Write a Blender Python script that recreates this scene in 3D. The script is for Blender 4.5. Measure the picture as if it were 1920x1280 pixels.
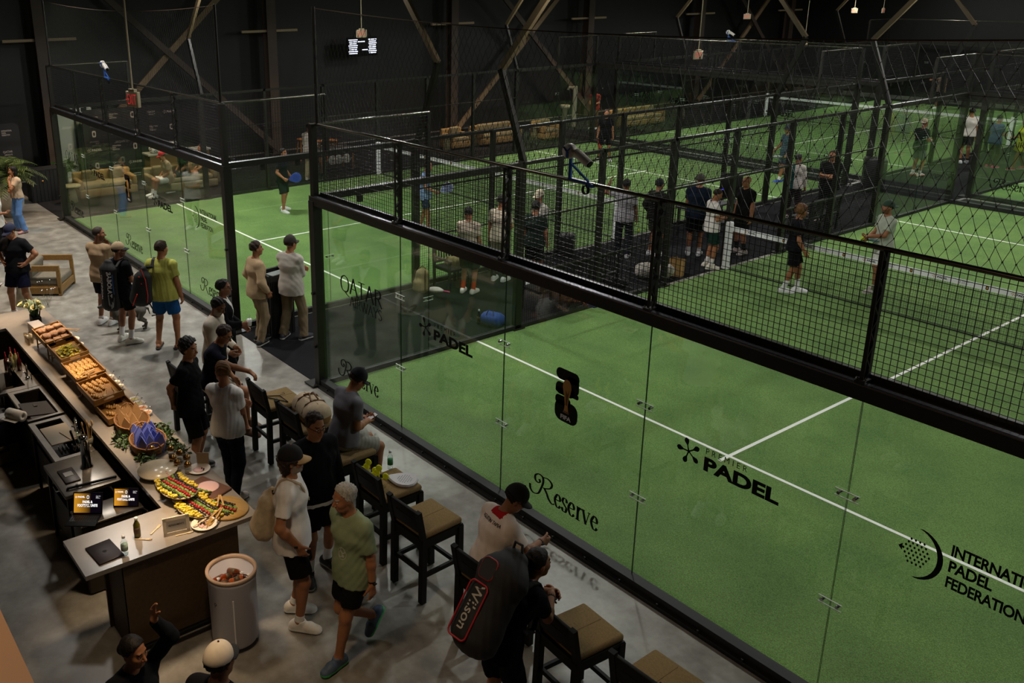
import bpy, bmesh, math, random
import sys, time
import numpy as np
from mathutils import Vector, Matrix, Quaternion
from math import sin, cos, pi, radians, sqrt, atan2

for o in list(bpy.data.objects):
    bpy.data.objects.remove(o)
SC = bpy.context.scene
COL = SC.collection
random.seed(7)
RNG = np.random.default_rng(7)

# ---------------------------------------------------------------- camera
CAM_P = Vector((11.0837, -6.5405, 5.8435))
def cam_axes(a=-0.9555, b=-0.3092, c=-0.0099):
    f = Vector((sin(a) * cos(b), cos(a) * cos(b), sin(b)))
    r = f.cross(Vector((0, 0, 1))).normalized()
    u = r.cross(f)
    return r * cos(c) + u * sin(c), u * cos(c) - r * sin(c), f
CR, CU, CF = cam_axes()
cd = bpy.data.cameras.new('camera')
cam = bpy.data.objects.new('camera', cd)
COL.objects.link(cam)
cam.matrix_world = Matrix(((CR.x, CU.x, -CF.x, CAM_P.x), (CR.y, CU.y, -CF.y, CAM_P.y), (CR.z, CU.z, -CF.z, CAM_P.z), (0, 0, 0, 1)))
cd.sensor_fit = 'HORIZONTAL'
cd.sensor_width = 36.0
cd.lens = 36.0 * 1708.28 / 1920.0
cd.shift_x = 223.15 / 1920.0
cd.shift_y = -121.91 / 1920.0
cd.clip_start = 0.05
cd.clip_end = 200
SC.camera = cam
# image directions on the floor: right in the picture / away from the viewer
IR = Vector((CF.y, -CF.x, 0)).normalized()
IA = Vector((CF.x, CF.y, 0)).normalized()

# ---------------------------------------------------------------- world, exposure
w = bpy.data.worlds.new('world')
SC.world = w
w.use_nodes = True
w.node_tree.nodes['Background'].inputs[0].default_value = (0.55, 0.62, 0.7, 1)
w.node_tree.nodes['Background'].inputs[1].default_value = 0.005
SC.view_settings.view_transform = 'Standard'
SC.view_settings.look = 'None'
SC.view_settings.exposure = 0.0
SC.view_settings.gamma = 1.0
SC.view_settings.use_curve_mapping = False
SC.cycles.transparent_max_bounces = 32
SC.cycles.max_bounces = 6
SC.cycles.diffuse_bounces = 3
SC.cycles.glossy_bounces = 4
SC.cycles.transmission_bounces = 6
SC.cycles.sample_clamp_indirect = 4.0

def area_light(name, loc, target, size, power, color, spread=180, size_y=None):
    d = bpy.data.lights.new(name, 'AREA')
    d.energy = power
    d.color = color
    d.size = size
    if size_y:
        d.shape = 'RECTANGLE'
        d.size_y = size_y
    d.spread = radians(spread)
    o = bpy.data.objects.new(name, d)
    COL.objects.link(o)
    o.location = loc
    o.rotation_euler = (Vector(target) - Vector(loc)).to_track_quat('-Z', 'Y').to_euler()
    return o

LED = (1.0, 0.985, 0.95)
WARM = (1.0, 0.72, 0.45)
# court floodlights hang at the tips of the bent poles (the poles are built further down)
COURTS = [(0.0, 0.0), (-13.07, 0.0), (-13.07, 21.3), (0.0, 21.3)]
FLOOD = []
for ci, (cx0, cy0) in enumerate(COURTS):
    for sx in (0, 1):
        for yy in (4.05, 16.0):
            x = cx0 + (1.15 if sx == 0 else 8.85)
            FLOOD.append((ci, sx, x, cy0 + yy, 6.3))
for ci, sx, x, y, z in FLOOD:
    cx0, cy0 = COURTS[ci]
    pw = ((500, 680) if sx == 0 else (430, 640), (900, 720) if sx == 0 else (820, 720), (680, 680), (680, 680))[ci][0 if y - cy0 < 10 else 1]
    area_light('floodlight', (x, y, z), (x + (0.6 if sx == 0 else -0.6), y, 0), 0.42, pw, LED, 180)
# unseen overhead fill lights added to brighten the concourse
for (x, y, p) in ((-10.5, -1.6, 140), (-4.6, -2.0, 150), (0.8, -1.6, 30)):
    area_light('hall_fill', (x, y, 7.2), (x + 0.3, y, 0), 0.5, p, (1.0, 0.96, 0.9), 120)
# unseen warm lights added to brighten the bar side, corner and lounge
for (x, y, z, p, sp) in ((3.7, -3.95, 3.2, 8.5, 50), (1.9, -3.6, 3.2, 8.5, 46), (0.2, -3.6, 3.2, 8, 46), (-1.4, -3.6, 3.2, 8, 46), (-2.9, -3.7, 3.2, 8, 50), (-7.0, -3.4, 4.4, 34, 130), (-12.6, -2.2, 4.4, 50, 130),
                         (6.2, -4.5, 4.4, 15, 100), (-15.4, 2.6, 4.2, 90, 130), (-15.6, 9.5, 4.2, 45, 130), (-15.6, 16.0, 4.2, 85, 130), (-15.6, 24.0, 4.2, 85, 130)):
    area_light('unseen_warm_light', (x, y, z), (x, y, 0), 0.3, p, WARM, sp)
# ---------------------------------------------------------------- materials
def lin(c):
    return tuple((v / 12.92 if v <= 0.04045 else ((v + 0.055) / 1.055) ** 2.4) for v in c)
def hexc(h):
    return lin(tuple(int(h[i:i + 2], 16) / 255 for i in (0, 2, 4)))
MATS = {}
def mat(name, color, rough=0.6, metal=0.0, var=0.0, scale=20.0, bump=0.0, emit=0.0, spec=0.5, coat=0.0):
    """principled material; var mixes a noise into the base colour, bump adds relief"""
    if name in MATS:
        return MATS[name]
    m = bpy.data.materials.new(name)
    m.use_nodes = True
    nt = m.node_tree
    p = nt.nodes['Principled BSDF']
    c = hexc(color) if isinstance(color, str) else color
    p.inputs['Base Color'].default_value = (*c, 1)
    p.inputs['Roughness'].default_value = rough
    p.inputs['Metallic'].default_value = metal
    p.inputs['Specular IOR Level'].default_value = spec
    if coat:
        p.inputs['Coat Weight'].default_value = coat
    if emit:
        p.inputs['Emission Color'].default_value = (*c, 1)
        p.inputs['Emission Strength'].default_value = emit
    if var or bump:
        tc = nt.nodes.new('ShaderNodeTexCoord')
        nz = nt.nodes.new('ShaderNodeTexNoise')
        nz.inputs['Scale'].default_value = scale
        nz.inputs['Detail'].default_value = 4
        nt.links.new(tc.outputs['Object'], nz.inputs['Vector'])
        if var:
            r = nt.nodes.new('ShaderNodeValToRGB')
            r.color_ramp.elements[0].position = 0.3
            r.color_ramp.elements[1].position = 0.7
            r.color_ramp.elements[0].color = (*[v * (1 - var) for v in c], 1)
            r.color_ramp.elements[1].color = (*[min(1, v * (1 + var)) for v in c], 1)
            nt.links.new(nz.outputs['Fac'], r.inputs['Fac'])
            nt.links.new(r.outputs['Color'], p.inputs['Base Color'])
        if bump:
            b = nt.nodes.new('ShaderNodeBump')
            b.inputs['Strength'].default_value = bump
            b.inputs['Distance'].default_value = 0.01
            nt.links.new(nz.outputs['Fac'], b.inputs['Height'])
            nt.links.new(b.outputs['Normal'], p.inputs['Normal'])
    MATS[name] = m
    return m
def cloth(c):
    return mat('cloth_' + c, c, 0.92, var=0.10, scale=9, spec=0.15)
def wood(name, c, sc=6):
    if name in MATS:
        return MATS[name]
    m = mat(name, c, 0.55, spec=0.3)
    nt = m.node_tree
    tc = nt.nodes.new('ShaderNodeTexCoord')
    mp = nt.nodes.new('ShaderNodeMapping')
    mp.inputs['Scale'].default_value = (1, 9, 9)
    nz = nt.nodes.new('ShaderNodeTexNoise')
    nz.inputs['Scale'].default_value = sc
    nz.inputs['Detail'].default_value = 5
    r = nt.nodes.new('ShaderNodeValToRGB')
    k = hexc(c)
    r.color_ramp.elements[0].color = (*[v * 0.6 for v in k], 1)
    r.color_ramp.elements[1].color = (*[min(1, v * 1.25) for v in k], 1)
    nt.links.new(tc.outputs['Object'], mp.inputs['Vector'])
    nt.links.new(mp.outputs['Vector'], nz.inputs['Vector'])
    nt.links.new(nz.outputs['Fac'], r.inputs['Fac'])
    nt.links.new(r.outputs['Color'], nt.nodes['Principled BSDF'].inputs['Base Color'])
    return m
def glass_mat(name, tint=(0.93, 0.97, 0.94), base=0.02, gain=1.0, rough=0.0):
    """clear pane: transparent, with a Fresnel mirror on top"""
    if name in MATS:
        return MATS[name]
    m = bpy.data.materials.new(name)
    m.use_nodes = True
    nt = m.node_tree
    nt.nodes.clear()
    out = nt.nodes.new('ShaderNodeOutputMaterial')
    tr = nt.nodes.new('ShaderNodeBsdfTransparent')
    tr.inputs['Color'].default_value = (*tint, 1)
    gl = nt.nodes.new('ShaderNodeBsdfGlossy')
    gl.inputs['Roughness'].default_value = rough
    fr = nt.nodes.new('ShaderNodeFresnel')
    ge = nt.nodes.new('ShaderNodeNewGeometry')
    io = nt.nodes.new('ShaderNodeMath'); io.operation = 'MULTIPLY_ADD'
    io.inputs[1].default_value = 1 / 1.5 - 1.5
    io.inputs[2].default_value = 1.5
    nt.links.new(ge.outputs['Backfacing'], io.inputs[0])
    nt.links.new(io.outputs[0], fr.inputs['IOR'])
    mx = nt.nodes.new('ShaderNodeMixShader')
    nt.links.new(fr.outputs['Fac'], mx.inputs['Fac'])
    nt.links.new(tr.outputs['BSDF'], mx.inputs[1])
    nt.links.new(gl.outputs['BSDF'], mx.inputs[2])
    nt.links.new(mx.outputs['Shader'], out.inputs['Surface'])
    MATS[name] = m
    return m

STEEL = mat('black_steel', '16140f', 0.42, spec=0.5)
STEEL2 = mat('black_steel_dull', '141414', 0.6)
WIRE = mat('black_wire', '0d0d0d', 0.5, spec=0.35)
GALV = mat('galvanised_rail', '8d8c86', 0.35, 0.8)
CHROME = mat('chrome', 'c9c9c9', 0.12, 1.0)
WHITE = mat('white_paint', 'eeeeee', 0.5)
LINEW = mat('court_line_white', 'f2f2ec', 0.8)
BLACK = mat('black_print', '070708', 0.6, spec=0.2)
CARPET = mat('black_carpet', '1d1d1f', 0.97, var=0.25, scale=120, spec=0.1)
GOLD = mat('gold_print', 'c08a3c', 0.5)
GOLD2 = mat('gold_print_dark', '6d4516', 0.5)

# ---------------------------------------------------------------- objects
def tag(o, label=None, cat=None, group=None, kind=None):
    if label: o['label'] = label
    if cat: o['category'] = cat
    if group: o['group'] = group
    if kind: o['kind'] = kind
    return o
def empty(name, loc=(0, 0, 0), rz=0.0, label=None, cat=None, group=None):
    o = bpy.data.objects.new(name, None)
    o.empty_display_size = 0.1
    COL.objects.link(o)
    o.location = loc
    o.rotation_euler = (0, 0, rz)
    return tag(o, label, cat, group)
def link_mesh(name, me, parent=None, loc=None, rot=None):
    o = bpy.data.objects.new(name, me)
    COL.objects.link(o)
    if parent: o.parent = parent
    if loc is not None: o.location = loc
    if rot is not None: o.rotation_euler = rot
    return o
def copy_tree(o, parent=None):
    c = o.copy()
    COL.objects.link(c)
    if parent: c.parent = parent
    for ch in list(o.children):
        copy_tree(ch, c)
    return c
def mesh_from(name, V, F, mats, fm=None, smooth=False):
    me = bpy.data.meshes.new(name)
    V = np.asarray(V, np.float32)
    me.vertices.add(len(V))
    me.vertices.foreach_set('co', V.ravel())
    lens = np.array([len(f) for f in F], np.int32) if not isinstance(F, np.ndarray) else np.full(len(F), F.shape[1], np.int32)
    flat = np.concatenate([np.asarray(f) for f in F]).astype(np.int32) if not isinstance(F, np.ndarray) else F.astype(np.int32).ravel()
    me.loops.add(len(flat))
    me.loops.foreach_set('vertex_index', flat)
    me.polygons.add(len(lens))
    st = np.zeros(len(lens), np.int32)
    st[1:] = np.cumsum(lens)[:-1]
    me.polygons.foreach_set('loop_start', st)
    for m in mats:
        me.materials.append(m)
    if fm is not None:
        me.polygons.foreach_set('material_index', np.asarray(fm, np.int32))
    me.polygons.foreach_set('use_smooth', np.full(len(lens), smooth if isinstance(smooth, bool) else True))
    me.update(calc_edges=True)
    return me

class MB:
    """collects boxes, bars, tubes, lathes into one mesh"""
    def __init__(s):
        s.v = []; s.f = []; s.m = []; s.sm = []; s.n = 0
    def add(s, V, F, mi=0, smooth=False):
        V = [tuple(p) for p in V]
        s.v += V
        s.f += [[i + s.n for i in f] for f in F]
        s.m += [mi] * len(F)
        s.sm += [smooth] * len(F)
        s.n += len(V)
    def box(s, c, d, rz=0.0, mi=0, M=None):
        x, y, z = d[0] / 2, d[1] / 2, d[2] / 2
        P = [Vector((i * x, j * y, k * z)) for k in (-1, 1) for j in (-1, 1) for i in (-1, 1)]
        R = M if M is not None else Matrix.Rotation(rz, 3, 'Z')
        P = [R @ p + Vector(c) for p in P]
        s.add(P, [(0, 2, 3, 1), (4, 5, 7, 6), (0, 1, 5, 4), (2, 6, 7, 3), (0, 4, 6, 2), (1, 3, 7, 5)], mi)
    def rbox(s, c, d, r=0.01, rz=0.0, mi=0, M=None, seg=2):
        """box with rounded edges (bevelled)"""
        bm = bmesh.new()
        bmesh.ops.create_cube(bm, size=1)
        for v in bm.verts:
            v.co = Vector((v.co.x * d[0], v.co.y * d[1], v.co.z * d[2]))
        bmesh.ops.bevel(bm, geom=bm.edges[:], offset=r, segments=seg, profile=0.5, affect='EDGES')
        R = M if M is not None else Matrix.Rotation(rz, 3, 'Z')
        bm.verts.index_update()
        s.add([R @ v.co + Vector(c) for v in bm.verts], [[v.index for v in f.verts] for f in bm.faces], mi, True)
        bm.free()
    def bar(s, a, b, w, h=None, mi=0, up=(0, 0, 1), caps=True):
        """rectangular beam from a to b (w sideways, h along up)"""
        h = w if h is None else h
        a, b = Vector(a), Vector(b)
        d = (b - a).normalized()
        u = Vector(up)
        if abs(d.dot(u)) > 0.98: u = Vector((0, 1, 0))
        sd = d.cross(u).normalized()
        u = sd.cross(d)
        P = [p + sd * (i * w / 2) + u * (j * h / 2) for p in (a, b) for (i, j) in ((-1, -1), (1, -1), (1, 1), (-1, 1))]
        F = [(0, 1, 5, 4), (1, 2, 6, 5), (2, 3, 7, 6), (3, 0, 4, 7)]
        if caps: F += [(3, 2, 1, 0), (4, 5, 6, 7)]
        s.add(P, F, mi)
    def tube(s, pts, r, n=8, mi=0, caps=True, smooth=True):
        pts = [Vector(p) for p in pts]
        R = r if isinstance(r, (list, tuple)) else [r] * len(pts)
        prev = None
        V = []
        for i, p in enumerate(pts):
            d = (pts[min(i + 1, len(pts) - 1)] - pts[max(i - 1, 0)]).normalized()
            if prev is None:
                u = Vector((0, 0, 1)) if abs(d.z) < 0.9 else Vector((1, 0, 0))
                u = (u - d * u.dot(d)).normalized()
            else:
                u = (prev - d * prev.dot(d)).normalized()
            prev = u
            w_ = d.cross(u)
            V += [p + (u * cos(2 * pi * k / n) + w_ * sin(2 * pi * k / n)) * R[i] for k in range(n)]
        F = [(i * n + k, i * n + (k + 1) % n, (i + 1) * n + (k + 1) % n, (i + 1) * n + k) for i in range(len(pts) - 1) for k in range(n)]
        s.add(V, F, mi, smooth)
        if caps:
            m = len(pts) - 1
            s.add([V[k] for k in range(n)], [list(range(n))[::-1]], mi)
            s.add([V[m * n + k] for k in range(n)], [list(range(n))], mi)
    def lathe(s, prof, c=(0, 0, 0), n=24, mi=0, M=None, smooth=True, sx=1.0, sy=1.0):
        """prof: (r, z) points, revolved about z"""
        V = []
        for r, z in prof:
            for k in range(n):
                p = Vector((r * cos(2 * pi * k / n) * sx, r * sin(2 * pi * k / n) * sy, z))
                V.append((M @ p if M is not None else p) + Vector(c))
        F = [(i * n + k, i * n + (k + 1) % n, (i + 1) * n + (k + 1) % n, (i + 1) * n + k) for i in range(len(prof) - 1) for k in range(n)]
        if prof[0][0] > 1e-6 and prof[0] != prof[-1]: F.append(list(range(n))[::-1])
        if prof[-1][0] > 1e-6 and prof[0] != prof[-1]: F.append([(len(prof) - 1) * n + k for k in range(n)])
        s.add(V, F, mi, smooth)
    def ball(s, c, r, n=12, mi=0, M=None, sq=(1, 1, 1)):
        pr = [(sin(pi * i / (n // 2)), -cos(pi * i / (n // 2))) for i in range(n // 2 + 1)]
        V = []
        for a, z in pr:
            for k in range(n):
                p = Vector((a * cos(2 * pi * k / n) * sq[0], a * sin(2 * pi * k / n) * sq[1], z * sq[2])) * r
                V.append((M @ p if M is not None else p) + Vector(c))
        F = [(i * n + k, i * n + (k + 1) % n, (i + 1) * n + (k + 1) % n, (i + 1) * n + k) for i in range(len(pr) - 1) for k in range(n)]
        s.add(V, F, mi, True)
    def prism(s, poly, y0, y1, mi=0, M=None, c=(0, 0, 0), smooth=False):
        """polygon in (x, z) pulled along y"""
        n = len(poly)
        V = [Vector((x, y, z)) for y in (y0, y1) for (x, z) in poly]
        V = [(M @ p if M is not None else p) + Vector(c) for p in V]
        F = [(k, (k + 1) % n, n + (k + 1) % n, n + k) for k in range(n)] + [list(range(n))[::-1], [n + k for k in range(n)]]
        s.add(V, F, mi, smooth)
    def mesh(s, name, mats):
        me = mesh_from(name, s.v, s.f, mats if isinstance(mats, (list, tuple)) else [mats], s.m)
        me.polygons.foreach_set('use_smooth', np.array(s.sm, bool))
        return me
    def build(s, name, mats, parent=None, loc=None, rz=None):
        return link_mesh(name, s.mesh(name, mats), parent, loc, (0, 0, rz) if rz is not None else None)

# ---------------------------------------------------------------- lettering
FONT_CACHE = {}
def text_mesh(s, bold=0.0, spacing=1.0, shear=0.0, thick=0.004):
    """vertices/faces of a line of text, cap height about 0.7, standing in the x-z plane"""
    k = (s, bold, spacing, shear)
    if k in FONT_CACHE: return FONT_CACHE[k]
    cu = bpy.data.curves.new('lettering', 'FONT')
    cu.body = s
    cu.offset = bold
    cu.space_character = spacing
    cu.shear = shear
    cu.resolution_u = 4
    o = bpy.data.objects.new('lettering', cu)
    COL.objects.link(o)
    dg = bpy.context.evaluated_depsgraph_get()
    me = bpy.data.meshes.new_from_object(o.evaluated_get(dg))
    V = [(v.co.x, 0.0, v.co.y) for v in me.vertices]
    F = [list(p.vertices) for p in me.polygons]
    bpy.data.objects.remove(o)
    bpy.data.meshes.remove(me)
    bpy.data.curves.remove(cu)
    x0 = min(v[0] for v in V); x1 = max(v[0] for v in V)
    z0 = min(v[2] for v in V); z1 = max(v[2] for v in V)
    V = [((x - x0) / (x1 - x0), 0.0, (z - z0) / (z1 - z0)) for x, y, z in V]
    FONT_CACHE[k] = (V, F)
    return V, F
def put_text(mb, s, x, z, wd, ht, y=0.0, mi=0, M=None, c=(0, 0, 0), **kw):
    """text stretched into the box (x, z)-(x+wd, z+ht) of a vertical plane"""
    V, F = text_mesh(s, **kw)
    P = [Vector((x + a * wd, y, z + b * ht)) for a, _, b in V]
    P = [(M @ p if M is not None else p) + Vector(c) for p in P]
    mb.add(P, F, mi)
def pen(mb, pts, tmin, tmax, ang=0.0, y=0.0, mi=0, M=None, c=(0, 0, 0), curve=True, ends=1.0):
    """one stroke of a broad-nib pen through pts (x, z), thick where it runs across the nib"""
    pts = [Vector((p[0], p[1])) for p in pts]
    if curve and len(pts) > 2:
        q = []
        for i in range(len(pts) - 1):
            p0 = pts[max(i - 1, 0)]; p1 = pts[i]; p2 = pts[i + 1]; p3 = pts[min(i + 2, len(pts) - 1)]
            for k in range(6):
                t = k / 6
                q.append(0.5 * ((2 * p1) + (p2 - p0) * t + (2 * p0 - 5 * p1 + 4 * p2 - p3) * t * t + (3 * p1 - p0 - 3 * p2 + p3) * t ** 3))
        q.append(pts[-1])
        pts = q
    V = []
    n = len(pts)
    for i, p in enumerate(pts):
        d = (pts[min(i + 1, n - 1)] - pts[max(i - 1, 0)]).normalized()
        t = tmin + (tmax - tmin) * abs(sin(atan2(d.y, d.x) - ang)) ** 1.5
        t *= (ends + (1 - ends) * min(1, 3 * i / n, 3 * (n - 1 - i) / n)) if ends < 1 else 1
        nn = Vector((-d.y, d.x)) * t / 2
        V += [Vector((p.x - nn.x, y, p.y - nn.y)), Vector((p.x + nn.x, y, p.y + nn.y))]
    V = [(M @ p if M is not None else p) + Vector(c) for p in V]
    mb.add(V, [(2 * i, 2 * i + 2, 2 * i + 3, 2 * i + 1) for i in range(n - 1)], mi)
def script_reserve(mb, x, z, wd, ht, y=0.0, mi=0, M=None, c=(0, 0, 0)):
    """the word Reserve with a swash R, in a box wd x ht (ht is the height of the R)"""
    X = lambda p: [(x + a * wd, z + b * ht) for a, b in p]
    t = dict(tmin=0.012 * wd, tmax=0.034 * wd, ang=0.25, y=y, mi=mi, M=M, c=c)
    pen(mb, X([(0.0, 0.52), (0.01, 0.36), (0.06, 0.27), (0.13, 0.34), (0.17, 0.55), (0.2, 0.8), (0.19, 0.96), (0.13, 1.0), (0.08, 0.9), (0.08, 0.76), (0.12, 0.7), (0.15, 0.76), (0.14, 0.84)]), **t)
    pen(mb, X([(0.19, 0.96), (0.27, 1.0), (0.33, 0.9), (0.31, 0.74), (0.24, 0.64), (0.2, 0.62)]), **t)
    pen(mb, X([(0.22, 0.63), (0.26, 0.5), (0.29, 0.36), (0.34, 0.26), (0.38, 0.3)]), **t)
    zz = 0.26; h = 0.42
    E = lambda o: [(o + 0.005, zz + h * 0.55), (o + 0.07, zz + h * 0.6), (o + 0.065, zz + h * 0.9), (o + 0.035, zz + h), (o + 0.005, zz + h * 0.7), (o, zz + h * 0.4), (o + 0.025, zz + h * 0.05), (o + 0.055, zz), (o + 0.08, zz + h * 0.2)]
    t['ang'] = 0.0
    pen(mb, X(E(0.385)), **t)
    o = 0.49
    pen(mb, X([(o + 0.065, zz + h * 0.75), (o + 0.055, zz + h), (o + 0.02, zz + h), (o + 0.005, zz + h * 0.75), (o + 0.035, zz + h * 0.5), (o + 0.065, zz + h * 0.3), (o + 0.05, zz), (o + 0.015, zz), (o, zz + h * 0.25)]), **t)
    pen(mb, X(E(0.585)), **t)
    o = 0.695
    pen(mb, X([(o, zz + h), (o + 0.02, zz + h * 0.98), (o + 0.02, zz), (o + 0.02, zz)]), curve=False, **t)
    pen(mb, X([(o - 0.01, zz), (o + 0.05, zz)]), curve=False, **t)
    pen(mb, X([(o + 0.02, zz + h * 0.65), (o + 0.045, zz + h * 0.97), (o + 0.07, zz + h * 0.9)]), **t)
    o = 0.785
    pen(mb, X([(o, zz + h), (o + 0.045, zz)]), curve=False, **t)
    pen(mb, X([(o + 0.045, zz), (o + 0.085, zz + h)]), curve=False, tmin=0.008 * wd, tmax=0.012 * wd, y=y, mi=mi, M=M, c=c)
    pen(mb, X([(o - 0.015, zz + h), (o + 0.025, zz + h)]), curve=False, **t)
    pen(mb, X([(o + 0.065, zz + h), (o + 0.1, zz + h)]), curve=False, **t)
    pen(mb, X(E(0.905)), **t)
def serif_line(mb, s, x, z, wd, ht, y=0.0, mi=0, M=None, c=(0, 0, 0), wt=1.0):
    """capital letters with thick and thin strokes"""
    G = {'Q': (0.95, [[(0.48, 1.0), (0.15, 0.85), (0.02, 0.5), (0.15, 0.13), (0.48, 0.0), (0.8, 0.13), (0.93, 0.5), (0.8, 0.86), (0.48, 1.0)], [(0.45, 0.05), (0.7, -0.12), (1.0, -0.22)]], 1),
         'A': (0.85, [[(0.0, 0.0), (0.42, 1.0)], [(0.4, 1.02), (0.84, 0.0)], [(0.16, 0.36), (0.68, 0.36)]], 0),
         'T': (0.72, [[(0.36, 1.0), (0.36, 0.0)], [(0.0, 0.98), (0.72, 0.98)]], 0),
         'R': (0.75, [[(0.1, 1.0), (0.1, 0.0)], [(0.1, 0.98), (0.5, 0.95), (0.62, 0.75), (0.5, 0.52), (0.1, 0.48)], [(0.36, 0.5), (0.76, -0.02)]], 2),
         'I': (0.25, [[(0.12, 1.0), (0.12, 0.0)]], 0),
         'W': (1.2, [[(0.0, 1.0), (0.33, 0.0)], [(0.33, 0.0), (0.6, 0.98)], [(0.58, 1.0), (0.9, 0.0)], [(0.9, 0.0), (1.2, 1.0)]], 0),
         'Y': (0.78, [[(0.0, 1.0), (0.38, 0.48)], [(0.78, 1.0), (0.38, 0.48)], [(0.38, 0.5), (0.38, 0.0)]], 0),
         'S': (0.58, [[(0.52, 0.86), (0.3, 1.0), (0.06, 0.85), (0.1, 0.62), (0.46, 0.4), (0.53, 0.17), (0.28, 0.0), (0.02, 0.13)]], 1)}
    tot = sum(G[ch][0] + 0.13 for ch in s) - 0.13
    sx = wd / tot
    o = 0.0
    for ch in s:
        w_, st, cv = G[ch]
        for i, p in enumerate(st):
            pen(mb, [(x + (o + a) * sx, z + b * ht) for a, b in p], 0.045 * ht * wt, 0.15 * ht * wt, y=y, mi=mi, M=M, c=c, curve=(cv == 1 or (cv == 2 and i == 1)))
        o += w_ + 0.13
def star_mark(mb, x, z, r, y=0.0, mi=0, M=None, c=(0, 0, 0)):
    """five-lobed flower emblem"""
    for k in range(5):
        a = pi / 2 + 0.3 + 2 * pi * k / 5
        d = Vector((cos(a), sin(a))); n = Vector((-d.y, d.x))
        P = []
        for t, wv in ((0.0, 0.06), (0.45, 0.05), (0.6, 0.13), (0.75, 0.2), (0.9, 0.17), (1.0, 0.05)):
            P.append((t, wv))
        poly = [d * (t * r) + n * (wv * r) for t, wv in P] + [d * (t * r) - n * (wv * r) for t, wv in reversed(P)]
        V = [Vector((x + p.x, y, z + p.y)) for p in poly]
        mb.add([(M @ p if M is not None else p) + Vector(c) for p in V], [list(range(len(V)))], mi)
def flat_poly(mb, poly, y=0.0, mi=0, M=None, c=(0, 0, 0)):
    V = [Vector((a, y, b)) for a, b in poly]
    mb.add([(M @ p if M is not None else p) + Vector(c) for p in V], [list(range(len(V)))], mi)
def disc_poly(cx, cz, rx, rz, n=14, a0=0, a1=2 * pi):
    return [(cx + rx * cos(a0 + (a1 - a0) * k / n), cz + rz * sin(a0 + (a1 - a0) * k / n)) for k in range(n if a1 - a0 > 6.2 else n + 1)]
def rrect(x0, z0, x1, z1, r, n=4):
    P = []
    for cx, cz, a in ((x1 - r, z1 - r, 0), (x0 + r, z1 - r, pi / 2), (x0 + r, z0 + r, pi), (x1 - r, z0 + r, 1.5 * pi)):
        P += [(cx + r * cos(a + pi / 2 * k / n), cz + r * sin(a + pi / 2 * k / n)) for k in range(n + 1)]
    return P
# ---------------------------------------------------------------- the hall
def concrete():
    m = bpy.data.materials.new('polished_concrete')
    m.use_nodes = True
    nt = m.node_tree
    p = nt.nodes['Principled BSDF']
    tc = nt.nodes.new('ShaderNodeTexCoord')
    def noise(sc, det, rough=0.5, mp=None):
        n = nt.nodes.new('ShaderNodeTexNoise')
        n.inputs['Scale'].default_value = sc
        n.inputs['Detail'].default_value = det
        n.inputs['Roughness'].default_value = rough
        nt.links.new(tc.outputs['Object'], n.inputs['Vector'])
        return n
    a = noise(0.55, 6, 0.62)
    b = noise(3.5, 8, 0.6)
    mx = nt.nodes.new('ShaderNodeMath'); mx.operation = 'MULTIPLY_ADD'
    mx.inputs[1].default_value = 0.5
    nt.links.new(b.outputs['Fac'], mx.inputs[0])
    ml = nt.nodes.new('ShaderNodeMath'); ml.operation = 'MULTIPLY'; ml.inputs[1].default_value = 0.5
    nt.links.new(a.outputs['Fac'], ml.inputs[0])
    nt.links.new(ml.outputs[0], mx.inputs[2])
    r = nt.nodes.new('ShaderNodeValToRGB')
    e = r.color_ramp.elements
    e[0].position = 0.38; e[0].color = (*hexc('6a6660'), 1)
    e[1].position = 0.62; e[1].color = (*hexc('a09d96'), 1)
    x = e.new(0.5); x.color = (*hexc('86827a'), 1)
    nt.links.new(mx.outputs[0], r.inputs['Fac'])
    nt.links.new(r.outputs['Color'], p.inputs['Base Color'])
    r2 = nt.nodes.new('ShaderNodeMapRange')
    r2.inputs['To Min'].default_value = 0.26
    r2.inputs['To Max'].default_value = 0.5
    nt.links.new(b.outputs['Fac'], r2.inputs['Value'])
    nt.links.new(r2.outputs['Result'], p.inputs['Roughness'])
    p.inputs['Specular IOR Level'].default_value = 0.5
    return m
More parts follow.
